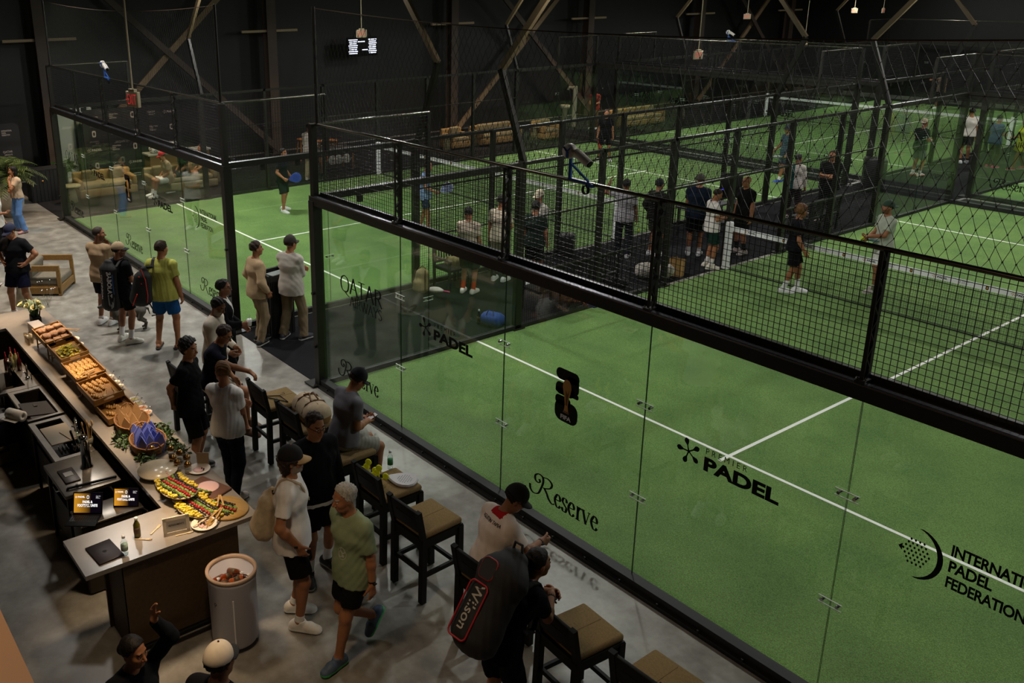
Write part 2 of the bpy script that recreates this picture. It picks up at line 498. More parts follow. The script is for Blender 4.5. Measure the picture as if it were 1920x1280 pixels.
def turf_mat():
    m = bpy.data.materials.new('artificial_turf')
    m.use_nodes = True
    nt = m.node_tree
    p = nt.nodes['Principled BSDF']
    tc = nt.nodes.new('ShaderNodeTexCoord')
    def noise(sc, det):
        n = nt.nodes.new('ShaderNodeTexNoise')
        n.inputs['Scale'].default_value = sc
        n.inputs['Detail'].default_value = det
        nt.links.new(tc.outputs['Object'], n.inputs['Vector'])
        return n
    a = noise(90, 3); b = noise(1.1, 5)
    r = nt.nodes.new('ShaderNodeValToRGB')
    e = r.color_ramp.elements
    e[0].position = 0.3; e[0].color = (*hexc('4f6d3c'), 1)
    e[1].position = 0.72; e[1].color = (*hexc('82a362'), 1)
    nt.links.new(a.outputs['Fac'], r.inputs['Fac'])
    r2 = nt.nodes.new('ShaderNodeValToRGB')
    r2.color_ramp.elements[0].position = 0.35; r2.color_ramp.elements[0].color = (0.8, 0.82, 0.8, 1)
    r2.color_ramp.elements[1].position = 0.7; r2.color_ramp.elements[1].color = (1.12, 1.08, 1.0, 1)
    nt.links.new(b.outputs['Fac'], r2.inputs['Fac'])
    mx = nt.nodes.new('ShaderNodeMix'); mx.data_type = 'RGBA'; mx.blend_type = 'MULTIPLY'
    mx.inputs['Factor'].default_value = 1
    nt.links.new(r.outputs['Color'], mx.inputs['A'])
    nt.links.new(r2.outputs['Color'], mx.inputs['B'])
    nt.links.new(mx.outputs['Result'], p.inputs['Base Color'])
    p.inputs['Roughness'].default_value = 0.95
    p.inputs['Specular IOR Level'].default_value = 0.1
    bp = nt.nodes.new('ShaderNodeBump'); bp.inputs['Strength'].default_value = 0.7; bp.inputs['Distance'].default_value = 0.01
    nt.links.new(a.outputs['Fac'], bp.inputs['Height'])
    nt.links.new(bp.outputs['Normal'], p.inputs['Normal'])
    return m
CONC = concrete()
TURF = turf_mat()
GLASS = glass_mat('court_glass', (0.95, 0.975, 0.955))
EDGE = mat('glass_edge', '16301f', 0.2)
DARKWALL = mat('black_wall_film', '0a0908', 0.55, var=0.2, scale=3, bump=0.35)
COLUMN = mat('brown_steel_column', '3d3026', 0.6, var=0.15, scale=2)
BEAMTAN = mat('tan_steel_brace', '7a6448', 0.55, var=0.15, scale=3)
GIRT = mat('tan_girt', '9a8667', 0.6)
HWALL = 12.0
mb = MB(); mb.box((-1, 16, -0.112), (40, 56, 0.2))
floor = tag(mb.build('floor', CONC), 'polished grey concrete hall floor', 'floor', kind='structure')
def wallbox(name, c, d, m=DARKWALL):
    b = MB(); b.box(c, d)
    return tag(b.build(name, m), 'black hall wall', 'wall', kind='structure')
wallbox('wall_left', (-19.3, 16, HWALL / 2), (0.3, 56, HWALL))
wallbox('wall_back', (-1, 44.2, HWALL / 2), (40, 0.3, HWALL))
wallbox('wall_right', (19.2, 16, HWALL / 2), (0.3, 56, HWALL))
wallbox('wall_front', (-1, -12.2, HWALL / 2), (40, 0.3, HWALL))
b = MB(); b.box((-1, 16, HWALL + 0.1), (40, 56, 0.2))
tag(b.build('ceiling', mat('black_ceiling', '0b0b0b', 0.9)), 'dark hall ceiling', 'ceiling', kind='structure')

# black carpets around the courts
def carpet(x0, x1, y0, y1, label, z=-0.012):
    b = MB(); b.box(((x0 + x1) / 2, (y0 + y1) / 2, z + 0.004), (x1 - x0, y1 - y0, 0.008))
    return tag(b.build('carpet', CARPET), label, 'carpet')
carpet(-2.95, -0.12, -0.06, 42, 'black carpet strip running between the two rows of courts')
carpet(-13.0, -3.1, 20.25, 20.95, 'black carpet strip behind the left court')
carpet(0.0, 10.0, 20.25, 20.95, 'black carpet strip behind the right court')
carpet(-18.9, -13.2, -0.1, 42, 'black carpet of the lounge along the hall wall')

# columns, braces and girts of the left hall wall
def pxl(u, v, x):
    d = CF + CR * ((u - 736.85) / 1708.28) - CU * ((v - 518.09) / 1708.28)
    return CAM_P + d * ((x - CAM_P.x) / d.x)
def pyl(u, v, y):
    d = CF + CR * ((u - 736.85) / 1708.28) - CU * ((v - 518.09) / 1708.28)
    return CAM_P + d * ((y - CAM_P.y) / d.y)
def pzl(u, v, z):
    d = CF + CR * ((u - 736.85) / 1708.28) - CU * ((v - 518.09) / 1708.28)
    return CAM_P + d * ((z - CAM_P.z) / d.z)
colnames = ['left end of the lounge wall', 'behind the white stools', 'behind the lounge armchairs', 'behind the far left court corner', 'in the far dark', 'farthest along the wall']
for i, y in enumerate((1.3, 9.2, 17.5, 25.4, 33.4, 41.2)):
    r = empty('steel_column', (-18.6, y, 0), 0, 'brown steel I column ' + colnames[i], 'column', 'columns of the hall wall')
    b = MB()
    b.box((0.17, 0, HWALL / 2), (0.025, 0.36, HWALL)); b.box((-0.17, 0, HWALL / 2), (0.025, 0.36, HWALL))
    b.box((0, 0, HWALL / 2), (0.33, 0.016, HWALL))
    b.build('shaft', COLUMN, r)
    b = MB(); b.box((0, 0, 0.015), (0.5, 0.5, 0.03)); b.build('foot_plate', COLUMN, r)
    b = MB(); b.bar((0.02, -1.1, 4.35), (0.02, 1.1, 4.35), 0.08, 0.08); b.build('girt', GIRT, r)
for k, (ya, yb) in enumerate(((1.3, 9.2), (17.5, 25.4), (33.4, 41.2))):
    zt = 7.4
    for s, (p, q) in enumerate((((-18.28, ya, 0.1), (-18.28, yb, zt)), ((-18.05, yb, 0.1), (-18.05, ya, zt)))):
        b = MB(); b.bar(p, q, 0.09, 0.2)
        tag(b.build('diagonal_brace', BEAMTAN if s == 0 else COLUMN),
            ('tan' if s == 0 else 'dark brown') + ' diagonal steel brace ' + ['beside the lounge sofa', 'behind the armchairs', 'far down the wall'][k], 'brace', 'cross braces of the hall wall')

# ---------------------------------------------------------------- courts
def wires(L, H, sp=0.05, t=0.0042):
    b = MB()
    n = round(L / sp)
    for i in range(1, n):
        b.bar((i * L / n, 0, 0), (i * L / n, 0, H), t, t, caps=False)
    n = round(H / sp)
    for i in range(1, n):
        b.bar((0, t, i * H / n), (L, t, i * H / n), t, t, caps=False)
    return b.mesh('mesh_panel', WIRE)
WIRES = {}
def wire_panel(parent, x, z, L, H, y=0.0):
    k = (round(L, 2), round(H, 2))
    if k not in WIRES: WIRES[k] = wires(L, H)
    return link_mesh('mesh_panel', WIRES[k], parent, (x, y, z))
PANES = {}
def pane(parent, x, z, L, H):
    k = (round(L, 2), round(H, 2))
    if k not in PANES:
        b = MB()
        g = 0.004
        x0, x1, y0, y1 = g, L - g, -0.006, 0.006
        V = [(x0, y0, 0), (x1, y0, 0), (x1, y1, 0), (x0, y1, 0), (x0, y0, H), (x1, y0, H), (x1, y1, H), (x0, y1, H)]
        b.add(V, [(0, 1, 5, 4), (2, 3, 7, 6)], 0)
        b.add(V, [(1, 2, 6, 5), (3, 0, 4, 7), (4, 5, 6, 7), (3, 2, 1, 0)], 1)
        PANES[k] = b.mesh('glass_pane', [GLASS, EDGE])
    return link_mesh('glass_pane', PANES[k], parent, (x, 0, z))
def lattice(parent, x, z0, z1):
    k = ('lat', round(z1 - z0, 2))
    if k not in PANES:
        b = MB(); h = z1 - z0
        b.bar((0, 0.0, 0), (0, 0.0, h), 0.03, 0.045); b.bar((0, -0.075, 0), (0, -0.075, h), 0.03, 0.012)
        n = 10
        for i in range(n):
            a, c = (0.0, -0.075) if i % 2 else (-0.075, 0.0)
            b.bar((0, a, h * i / n), (0, c, h * (i + 1) / n), 0.03, 0.012)
        b.box((0, -0.04, 0.015), (0.08, 0.13, 0.03)); 
        b.ball((0.03, -0.09, 0.04), 0.012, 8, 1); b.ball((-0.03, -0.09, 0.04), 0.012, 8, 1)
        PANES[k] = b.mesh('lattice_post', [STEEL, CHROME])
    return link_mesh('lattice_post', PANES[k], parent, (x, 0, z0))
b = MB()
b.box((0, -0.012, 0), (0.2, 0.006, 0.06), mi=0)
for z in (-0.03, 0.03): b.box((0, -0.013, z), (0.2, 0.01, 0.005), mi=2)
for s in (-0.065, 0.065): b.tube([(s, -0.028, 0), (s, 0.02, 0)], 0.014, 8, 1)
CLIP = b.mesh('pane_clip', [GLASS, CHROME, mat('clear_acrylic_edge', 'dfe6e0', 0.3)])

def end_wall(x0, y0, far, label, decals=True, lattices=True):
    """the 10 m wide glass wall behind a base line"""
    r = empty('glass_end_wall', (x0 + 10, y0 + 20, 0) if far else (x0, y0, 0), pi if far else 0, label, 'glass wall')
    for i in range(5): pane(r, 2 * i, 0.1, 2.0, 2.78)
    b = MB()
    b.box((5, -0.03, 0.05), (10.0, 0.12, 0.12)); b.box((5, -0.1, 0.01), (10.0, 0.06, 0.05), mi=1)
    for i in range(21): b.tube([(0.25 + i * 0.475, -0.12, 0.02), (0.25 + i * 0.475, -0.12, 0.06)], 0.014, 6)
    b.build('base_rail', [STEEL2, STEEL], r)
    b = MB()
    b.box((5, -0.03, 2.9), (10.24, 0.13, 0.12)); b.box((5, -0.095, 2.965), (10.24, 0.005, 0.015), mi=1)
    b.box((5, 0.04, 2.985), (10.0, 0.035, 0.075)); b.bar((0, -0.05, 2.968), (10, -0.05, 2.968), 0.07, 0.012, mi=1)
    b.build('top_beam', [STEEL, mat('beam_highlight', '6a6a70', 0.25, 0.8)], r)  # lighter strip stands for the highlight along the beam's top
    for s in (0, 1):
        b = MB(); x = -0.06 if s == 0 else 10.06
        b.box((x, -0.03, 1.45), (0.13, 0.15, 2.9)); b.box((x, -0.03, 3.48), (0.09, 0.09, 1.04))
        b.box((x + (-0.1 if s == 0 else 0.1), -0.05, 0.01), (0.26, 0.3, 0.02))
        for z in (0.65, 1.5): b.tube([(x, -0.1, z), (x, -0.14, z)], 0.025, 8)
        b.build('corner_post', STEEL, r)
    for i in range(5):
        wire_panel(r, 2 * i, 3.0, 2.0, 1.0)
        if lattices and i: lattice(r, 2 * i, 2.97, 4.0)
    b = MB(); b.tube([(-0.05, 0, 4.0), (10.05, 0, 4.0)], 0.02, 10); b.build('top_rail', mat('top_rail_grey', '6a665c', 0.22, 0.85), r)
    for i in range(1, 5):
        for z in (0.99, 1.99):
            link_mesh('pane_clip', CLIP, r, (2 * i, 0, z))
    if decals:
        b = MB(); y = -0.0085
        serif_line(b, 'QATAR', 0.55, 1.70, 1.02, 0.24, y); serif_line(b, 'AIRWAYS', 0.78, 1.52, 0.79, 0.15, y, wt=0.8)
        script_reserve(b, 0.42, 0.25, 1.05, 0.37, y); script_reserve(b, 4.5, 0.25, 1.03, 0.37, y); script_reserve(b, 8.55, 0.25, 1.03, 0.37, y)
        for ox in (2.42, 6.41):
            star_mark(b, ox + 0.12, 1.735, 0.13, y)
            put_text(b, 'PREMIER', ox + 0.3, 1.79, 0.42, 0.055, y, bold=0.0, spacing=1.6)
            put_text(b, 'PADEL', ox + 0.29, 1.62, 0.75, 0.14, y, bold=0.045)
        # ball-like emblem and three lines of capitals
        for i in range(7):
            w_ = 7 - abs(i - 3)
            for j in range(w_):
                flat_poly(b, disc_poly(8.56 + (j - (w_ - 1) / 2) * 0.031, 1.78 + (i - 3) * 0.032, 0.008, 0.011, 8), y)
        flat_poly(b, [(8.43, 1.78), (8.46, 1.81), (8.46, 1.75)], y)
        out = disc_poly(8.56, 1.78, 0.19, 0.21, 16, -1.45, 1.45); inn = disc_poly(8.535, 1.78, 0.175, 0.205, 16, -1.45, 1.45)
        for i in range(16): flat_poly(b, [out[i], out[i + 1], inn[i + 1], inn[i]], y)
        for k, (t, wd) in enumerate((('INTERNATIONAL', 0.72), ('PADEL', 0.29), ('FEDERATION', 0.52))):
            put_text(b, t, 8.79, 1.88 - k * 0.13, wd, 0.095, y, bold=0.03, spacing=0.95)
        b.build('lettering', BLACK, r)
        emblem(r, 4.99, 1.70, -0.0085)
    return r
def emblem(parent, cx, cz, y, s=1.0, name='number_emblem', M=None):
    """bold 26 with a golden cup in front and four capitals below"""
    b = MB()
    hw, h = 0.165 * s, 0.3 * s
    flat_poly(b, rrect(cx - hw, cz + 0.17 * s, cx + hw, cz + h, 0.06 * s), y)
    flat_poly(b, rrect(cx - hw * 0.1, cz + 0.06 * s, cx + hw, cz + 0.24 * s, 0.05 * s), y)
    flat_poly(b, rrect(cx - hw, cz + 0.0 * s, cx + hw * 0.6, cz + 0.14 * s, 0.06 * s), y)
    flat_poly(b, rrect(cx - hw, cz + 0.015 * s, cx + hw, cz + 0.07 * s, 0.02 * s), y)
    flat_poly(b, rrect(cx - hw, cz - h, cx + hw, cz - 0.06 * s, 0.09 * s), y)
    flat_poly(b, rrect(cx - hw, cz - 0.12 * s, cx + hw * 0.35, cz - 0.01 * s, 0.05 * s), y)
    cup = [(-.03, -.16), (-.045, -.19), (.045, -.19), (.03, -.16), (.022, -.1), (.03, -.03), (.05, .04), (.062, .1), (.055, .15), (.03, .185), (0, .195), (-.03, .185), (-.055, .15), (-.062, .1), (-.05, .04), (-.03, -.03), (-.022, -.1)]
    flat_poly(b, [(cx + a * s, cz + c * s) for a, c in cup], y - 0.001, 1)
    flat_poly(b, [(cx + a * s, cz + c * s) for a, c in ((-.04, -.17), (-.043, -.185), (.043, -.185), (.04, -.17))], y - 0.0015, 2)
    flat_poly(b, [(cx + a * s, cz + c * s) for a, c in ((-.01, -.1), (.012, -.1), (.02, 0), (.035, .09), (.01, .03), (-.02, .08), (-.012, 0))], y - 0.0015, 2)
    put_text(b, 'FIFA', cx - 0.075 * s, cz - 0.27 * s, 0.15 * s, 0.05 * s, y - 0.0015, 3, bold=0.04)
    b.build(name, [BLACK, GOLD, GOLD2, WHITE], parent)
def side_wall(x0, y0, right, label, gate=True):
    """20 m side: glass at both ends, wire fence between"""
    r = empty('side_fence', (x0 + 10, y0, 0) if right else (x0, y0 + 20, 0), pi / 2 if right else -pi / 2, label, 'court fence')
    for x, h in ((0, 2.78), (2, 1.88), (16, 1.88), (18, 2.78)): pane(r, x, 0.1, 2.0, h)
    for x, z, h in ((0, 3.0, 1.0), (18, 3.0, 1.0), (2, 2.0, 1.0), (16, 2.0, 1.0)): wire_panel(r, x, z, 2.0, h)
    for i in range(6):
        x = 4 + 2 * i
        if gate and i in (2, 3): wire_panel(r, x, 2.0, 2.0, 1.0)
        else: wire_panel(r, x, 0.05, 2.0, 2.95)
    for x0_, x1_ in ((0, 8.0), (12.0, 20.0)) if gate else ((0, 20.0),):
        b = MB(); b.box(((x0_ + x1_) / 2, -0.03, 0.04), (x1_ - x0_, 0.08, 0.08)); b.build('base_rail', STEEL2, r)
    b = MB()
    b.bar((0, -0.02, 2.95), (4, -0.02, 2.95), 0.1, 0.1); b.bar((16, -0.02, 2.95), (20, -0.02, 2.95), 0.1, 0.1)
    b.bar((4, -0.02, 2.97), (16, -0.02, 2.97), 0.06, 0.06)
    for x in (0, 18): b.tube([(x, 0, 4.0), (x + 2, 0, 4.0)], 0.02, 10, 1)
    for z in (1.0, 2.0):
        b.bar((4, 0, z), (8, 0, z), 0.03, 0.03); b.bar((12, 0, z), (16, 0, z), 0.03, 0.03)
    b.bar((8, 0, 2.0), (12, 0, 2.0), 0.04, 0.04)
    for x in (0.7, 1.4, 18.6, 19.3): b.box((x, 0.01, 2.84), (0.08, 0.05, 0.1))
    b.build('rails', [STEEL, mat('top_rail_grey', '6a665c', 0.22, 0.85)], r)
    for x, h, w_ in ((4, 3.0, 0.14), (6, 3, 0.08), (8, 3, 0.1), (10, 3, 0.1), (12, 3, 0.1), (14, 3, 0.08), (16, 3, 0.14)):
        b = MB(); b.box((x, -0.04, h / 2), (w_, 0.1, h)); b.box((x, -0.05, 0.01), (w_ + 0.12, 0.2, 0.02)); b.build('fence_post', STEEL, r)
    for x in (2, 18):
        b = MB(); b.box((x, -0.03, 3.5), (0.06, 0.06, 1.0)); b.build('upper_post', STEEL, r)
        for z in (0.99, 1.99): link_mesh('pane_clip', CLIP, r, (x, 0, z))
    return r
CN = ['near right court', 'near left court', 'far left court', 'far right court']
SHIFTS = [0, 1, 2, 3]
for ci, (x0, y0) in enumerate(COURTS):
    b = MB(); b.box((x0 + 5, y0 + 10, -0.003), (10.0, 20.0, 0.014))
    turf = tag(b.build('turf', TURF), 'green artificial turf of the ' + CN[ci], 'turf', kind='structure')
    for nm, c, d in (('service_line', (x0 + 5, y0 + 3.05), (10, 0.05)), ('service_line', (x0 + 5, y0 + 16.95), (10, 0.05)), ('centre_line', (x0 + 5, y0 + 10), (0.05, 14.3))):
        b = MB(); b.box((*c, 0.0055 + (0.0005 if d[0] < 1 else 0)), (*d, 0.004)); b.build(nm, LINEW, turf)
end_wall(0, 0, False, 'glass end wall of the near right court, lettered, in front of the bar stools')
end_wall(-13.07, 0, False, 'glass end wall of the near left court, beside the men with racket bags')
end_wall(0, 0, True, 'far glass end wall of the near right court', decals=False)
end_wall(-13.07, 0, True, 'far glass end wall of the near left court', decals=False)
end_wall(0, 21.3, False, 'lettered glass end wall of the far right court')
end_wall(-13.07, 21.3, False, 'lettered glass end wall of the far left court')
end_wall(0, 21.3, True, 'farthest glass end wall of the far right court', decals=False, lattices=False)
end_wall(-13.07, 21.3, True, 'farthest glass end wall of the far left court', decals=False, lattices=False)
side_wall(0, 0, False, 'black wire side fence of the near right court, along the walkway')
side_wall(-13.07, 0, True, 'black wire side fence of the near left court, along the walkway')
side_wall(-13.07, 0, False, 'black wire side fence of the near left court, along the lounge', gate=False)
side_wall(0, 21.3, False, 'black wire side fence of the far right court, along the walkway')
side_wall(-13.07, 21.3, True, 'black wire side fence of the far left court, along the walkway')
side_wall(-13.07, 21.3, False, 'black wire side fence of the far left court, along the lounge', gate=False)

# nets
NETBLK = mat('net_cord', '0e0e0e', 0.8)
TAPE = mat('net_tape', 'efefef', 0.6)
def padel_net(x0, y, label, logos):
    r = empty('padel_net', (x0 + 5, y, 0), 0, label, 'net')
    b = MB(); L = 9.9; n = 240
    for i in range(n + 1): b.bar((-L / 2 + L * i / n, 0, 0.02), (-L / 2 + L * i / n, 0, 0.86), 0.0025, 0.0025, caps=False)
    for i in range(21): b.bar((-L / 2, 0, 0.02 + 0.042 * i), (L / 2, 0, 0.02 + 0.042 * i), 0.0025, 0.0025, caps=False)
    b.bar((-L / 2, 0, 0.02), (L / 2, 0, 0.02), 0.015, 0.02)
    b.build('netting', NETBLK, r)
    b = MB(); b.box((0, 0, 0.9), (L, 0.014, 0.1)); t = b.build('tape', TAPE, r)
    if logos:
        b = MB()
        for k in range(8):
            x = -4.6 + k * 1.25
            star_mark(b, x, 0.9, 0.035, -0.0085, 1)
            put_text(b, 'PADEL', x + 0.05, 0.88, 0.17, 0.035, -0.0085, bold=0.04)
            flat_poly(b, rrect(x + 0.83, 0.865, x + 0.88, 0.935, 0.02), -0.0085)
            flat_poly(b, rrect(x + 0.843, 0.88, x + 0.867, 0.92, 0.01), -0.009, 1)
            for q in range(3): put_text(b, ('INTERNATIONAL', 'PADEL', 'FEDERATION')[q], x + 0.45, 0.915 - q * 0.02, (0.12, 0.06, 0.1)[q], 0.013, -0.0085)
            out = disc_poly(x + 0.41, 0.9, 0.02, 0.03, 8, -1.4, 1.4)
            for i in range(8): flat_poly(b, [out[i], out[i + 1], (out[i + 1][0] - 0.006, out[i + 1][1]), (out[i][0] - 0.006, out[i][1])], -0.0085)
        b.build('lettering', [BLACK, mat('orange_print', 'b8862e', 0.6)], t)
    for s in (-1, 1):
        b = MB()
        b.lathe([(0.085, 0.0), (0.09, 0.03), (0.085, 0.06), (0.08, 0.1), (0.08, 1.0), (0.07, 1.04), (0.03, 1.055), (0.0, 1.055)], (s * 5.0, 0, 0), 16)
        b.build('net_post', WHITE, r)
    return r
padel_net(0, 10, 'white taped net across the near right court between two players', True)
padel_net(-13.07, 10, 'white taped net across the near left court', True)
padel_net(-13.07, 31.3, 'white taped net across the far left court', False)
padel_net(0, 31.3, 'white taped net across the far right court', False)

# bent floodlight poles
LAMP = mat('floodlight_lens', 'fff4e0', 0.3, emit=6.0)
def light_pole(x0, side, y, label):
    s = -1 if side == 0 else 1
    xb = x0 + (-0.05 if side == 0 else 10.05)
    r = empty('floodlight_pole', (xb, y, 2.98), 0, label, 'floodlight pole', 'bent floodlight poles on the court fences')
    kx, kz = s * 0.62, 1.5
    b = MB(); b.bar((0, 0, 0), (kx, 0, kz), 0.11, 0.075, up=(0, 1, 0)); b.box((0, 0, 0.01), (0.22, 0.16, 0.03))
    b.build('lower_arm', STEEL, r)
    b = MB(); b.bar((kx, 0, kz), (-s * 1.0, 0, 3.35), 0.11, 0.075, up=(0, 1, 0)); b.build('upper_arm', mat('pole_tan_side', '6b5a42', 0.5), r)
    b = MB(); M = Matrix.Rotation(s * 0.35, 3, 'Y')
    b.box((-s * 1.2, 0, 3.36), (0.5, 0.4, 0.08), M=M); b.build('lamp_head', STEEL2, r)
    b = MB(); b.box((-s * 1.2 - s * 0.016, 0, 3.312), (0.42, 0.34, 0.01), M=M); b.build('lamp_lens', LAMP, r)
for ci, (x0, y0) in enumerate(COURTS):
    for side in (0, 1):
        for yy, w_ in ((4.05, 'nearer'), (16.0, 'farther')):
            light_pole(x0, side, y0 + yy, 'bent black floodlight pole on the %s side of the %s, %s of two' % (('left', 'right')[side], CN[ci], w_))

# high safety nets over the near end walls
def safety_net(xa, xb, label, sp=0.088, sag=0.16, ztop=5.56, h=1.5):
    r = empty('safety_net', (xa, 0, 4.0), 0, label, 'safety net')
    L = xb - xa
    nc = round(L / sp); nr = round(h / sp)
    top = lambda x: (ztop - 4.0) - sag * 4 * (x / L) * (1 - x / L)
    wob = lambda x, k: 0.010 * sin(3.1 * x + k) + 0.008 * sin(11 * x + 2.1 * k) + 0.02 * sin(0.8 * x + 0.25 * k)
    def P(i, k):
        x = i * L / nc / 2
        t = k / nr
        return Vector((x + wob(x, k), -0.04 * sin(pi * t) * sin(0.9 * x + 1), top(x) * t + 0.006 * sin(7 * x + k)))
    b = MB()
    for k in range(nr):
        for i in range(2 * nc):
            if (i + k) % 2 == 0: b.bar(P(i, k), P(i + 1, k + 1), 0.0028, 0.0028, caps=False)
            else: b.bar(P(i, k + 1), P(i + 1, k), 0.0028, 0.0028, caps=False)
            if (i + k) % 2 == 0 and k: b.box(P(i, k), (0.009, 0.009, 0.009))
    b.build('netting', mat('black_netting', '1b1a17', 0.5), r)
    b = MB(); b.tube([(x * L / 40, 0, top(x * L / 40)) for x in range(41)], 0.006, 5); b.build('rope', mat('brown_rope', '4a3728', 0.8), r)
    for x in (0, L):
        b = MB(); b.tube([(x, 0, 0), (x, 0, ztop - 3.98)], 0.025, 8); b.build('net_pole', STEEL, r)
safety_net(0.03, 10.0, 'black diamond safety net above the near right court wall', )
safety_net(-13.0, -3.1, 'black diamond safety net above the near left court wall')

# ball-tracking cameras on blue brackets
BLUE = mat('blue_bracket', '2a5aa8', 0.5)
CAMW = mat('camera_white', 'e8e2d8', 0.45)
def court_camera(loc, rz, label):
    r = empty('bracket_camera', loc, rz, label, 'camera', 'white cameras on blue brackets')
    r.scale = (0.68, 0.68, 0.68)
    b = MB()
    b.bar((-0.12, 0, 0.0), (0.3, 0, -0.02), 0.05, 0.035); b.bar((-0.1, 0, 0), (-0.1, 0, 0.36), 0.05, 0.03); b.bar((-0.09, 0, 0.22), (0.25, 0, 0.0), 0.03, 0.02)
    b.box((0.3, 0, -0.04), (0.1, 0.07, 0.05))
    b.build('bracket', BLUE, r)
    b = MB()
    M = Matrix.Rotation(radians(90), 3, 'X')
    b.lathe([(0.0, -0.05), (0.1, -0.05), (0.11, -0.03), (0.11, 0.03), (0.1, 0.05), (0, 0.05)], (-0.1, -0.03, 0.4), 16, M=M); d = b.build('mount_disc', CAMW, r)
    b = MB()
    for a in (0.8, 2.4, 4.7): b.bar((-0.1, -0.085, 0.4), (-0.1 + 0.09 * cos(a), -0.085, 0.4 + 0.09 * sin(a)), 0.045, 0.01)
    b.build('disc_cover', BLUE, d)
    b = MB(); b.tube([(0.0, -0.02, 0.4), (0.08, -0.02, 0.36), (0.26, -0.02, 0.26)], [0.06, 0.065, 0.06], 12); b.build('camera_barrel', CAMW, r)
    b = MB(); b.tube([(0.26, -0.02, 0.26), (0.275, -0.02, 0.252)], [0.05, 0.05], 12); b.build('lens', BLACK, r)
    b = MB(); M = Matrix.Rotation(pi / 2, 3, 'X')
    for k in range(3): b.tube([(0.2 + 0.055 * cos(t), 0.02 * k - 0.02, -0.12 + 0.06 * sin(t)) for t in np.linspace(0, 6.28, 14)], 0.008, 5)
    b.build('cable_coil', BLACK, r)
court_camera((4.96, -0.02, 4.02), 0.05, 'large white camera on a blue bracket on the near right court wall')
court_camera((-8.75, -0.02, 4.02), 0.0, 'white camera on a blue bracket above the near left court wall')
court_camera(tuple(pyl(1368, 76, 21.28)), 0.0, 'small distant white camera on a blue bracket above the far left court')

# exit signs hung from rods
SIGNB = mat('exit_sign_box', 'c9bb9a', 0.6)
REDL = mat('exit_red', 'd8303a', 0.4, emit=0.55)
def exit_sign(u, v, depth, rz, label, size=0.3):
    d = CF + CR * ((u - 736.85) / 1708.28) - CU * ((v - 518.09) / 1708.28)
    p = CAM_P + d * depth
    r = empty('exit_sign', p, rz, label, 'exit sign', 'exit signs hung on rods')
    b = MB(); b.rbox((0, 0, 0), (size, 0.05, size * 0.72), 0.006); b.box((0, 0, size * 0.42), (size * 0.5, 0.05, size * 0.12)); b.build('sign_box', SIGNB, r)
    b = MB()
    put_text(b, 'EXIT', -size * 0.36, -size * 0.24, size * 0.72, size * 0.48, -0.0265, bold=-0.012)
    flat_poly(b, [(-size * 0.47, 0), (-size * 0.4, size * 0.06), (-size * 0.4, -size * 0.06)], -0.0265)
    b.build('sign_letters', REDL, r)
    b = MB(); b.tube([(0, 0, size * 0.45), (0, 0, HWALL - p.z)], 0.012, 6); b.build('hanger_rod', SIGNB, r)
FACE = atan2(IA.y, IA.x) - pi / 2
exit_sign(250, 186, 13, FACE - 0.75, 'red EXIT sign hanging in front of the near left court mesh')
exit_sign(678, 63, 26, FACE + 0.1, 'red EXIT sign hanging above the wall screen')
exit_sign(1309, 103, 24, FACE + 0.5, 'red EXIT sign hanging at the middle over the far left court')
exit_sign(1401, 31, 40, FACE - 0.3, 'small red EXIT sign above the distant blue camera')
exit_sign(1602, 20, 44, FACE, 'small distant red EXIT sign, left of two at the top')
exit_sign(1656, 20, 46, FACE + 0.7, 'small distant red EXIT sign, right of two at the top')
exit_sign(1508, 82, 44, FACE, 'tiny distant red EXIT sign behind the far court mesh')
# screen on the hall wall
p = pxl(679, 87, -18.3)
r = empty('wall_screen', p, pi / 2, 'black screen with white lines of figures on the dark wall', 'screen')
b = MB(); b.rbox((0, 0, 0), (1.35, 0.06, 0.7), 0.01); b.bar((-0.4, 0, 0.35), (-0.3, 0, 0.55), 0.02); b.bar((0.4, 0, 0.35), (0.3, 0, 0.55), 0.02); b.build('screen_case', BLACK, r)
b = MB()
for k in range(8):
    z = 0.25 - k * 0.07
    b.box((-0.42, -0.032, z), (0.4 - 0.04 * (k % 3), 0.004, 0.028)); b.box((0.45, -0.032, z), (0.36 - 0.05 * (k % 2), 0.004, 0.03))
b.box((-0.05, -0.032, 0.18), (0.3, 0.004, 0.03)); b.box((0.1, -0.032, -0.12), (0.25, 0.004, 0.03))
b.build('screen_lines', mat('screen_text', 'dfe6ff', 0.4, emit=3.0), r)
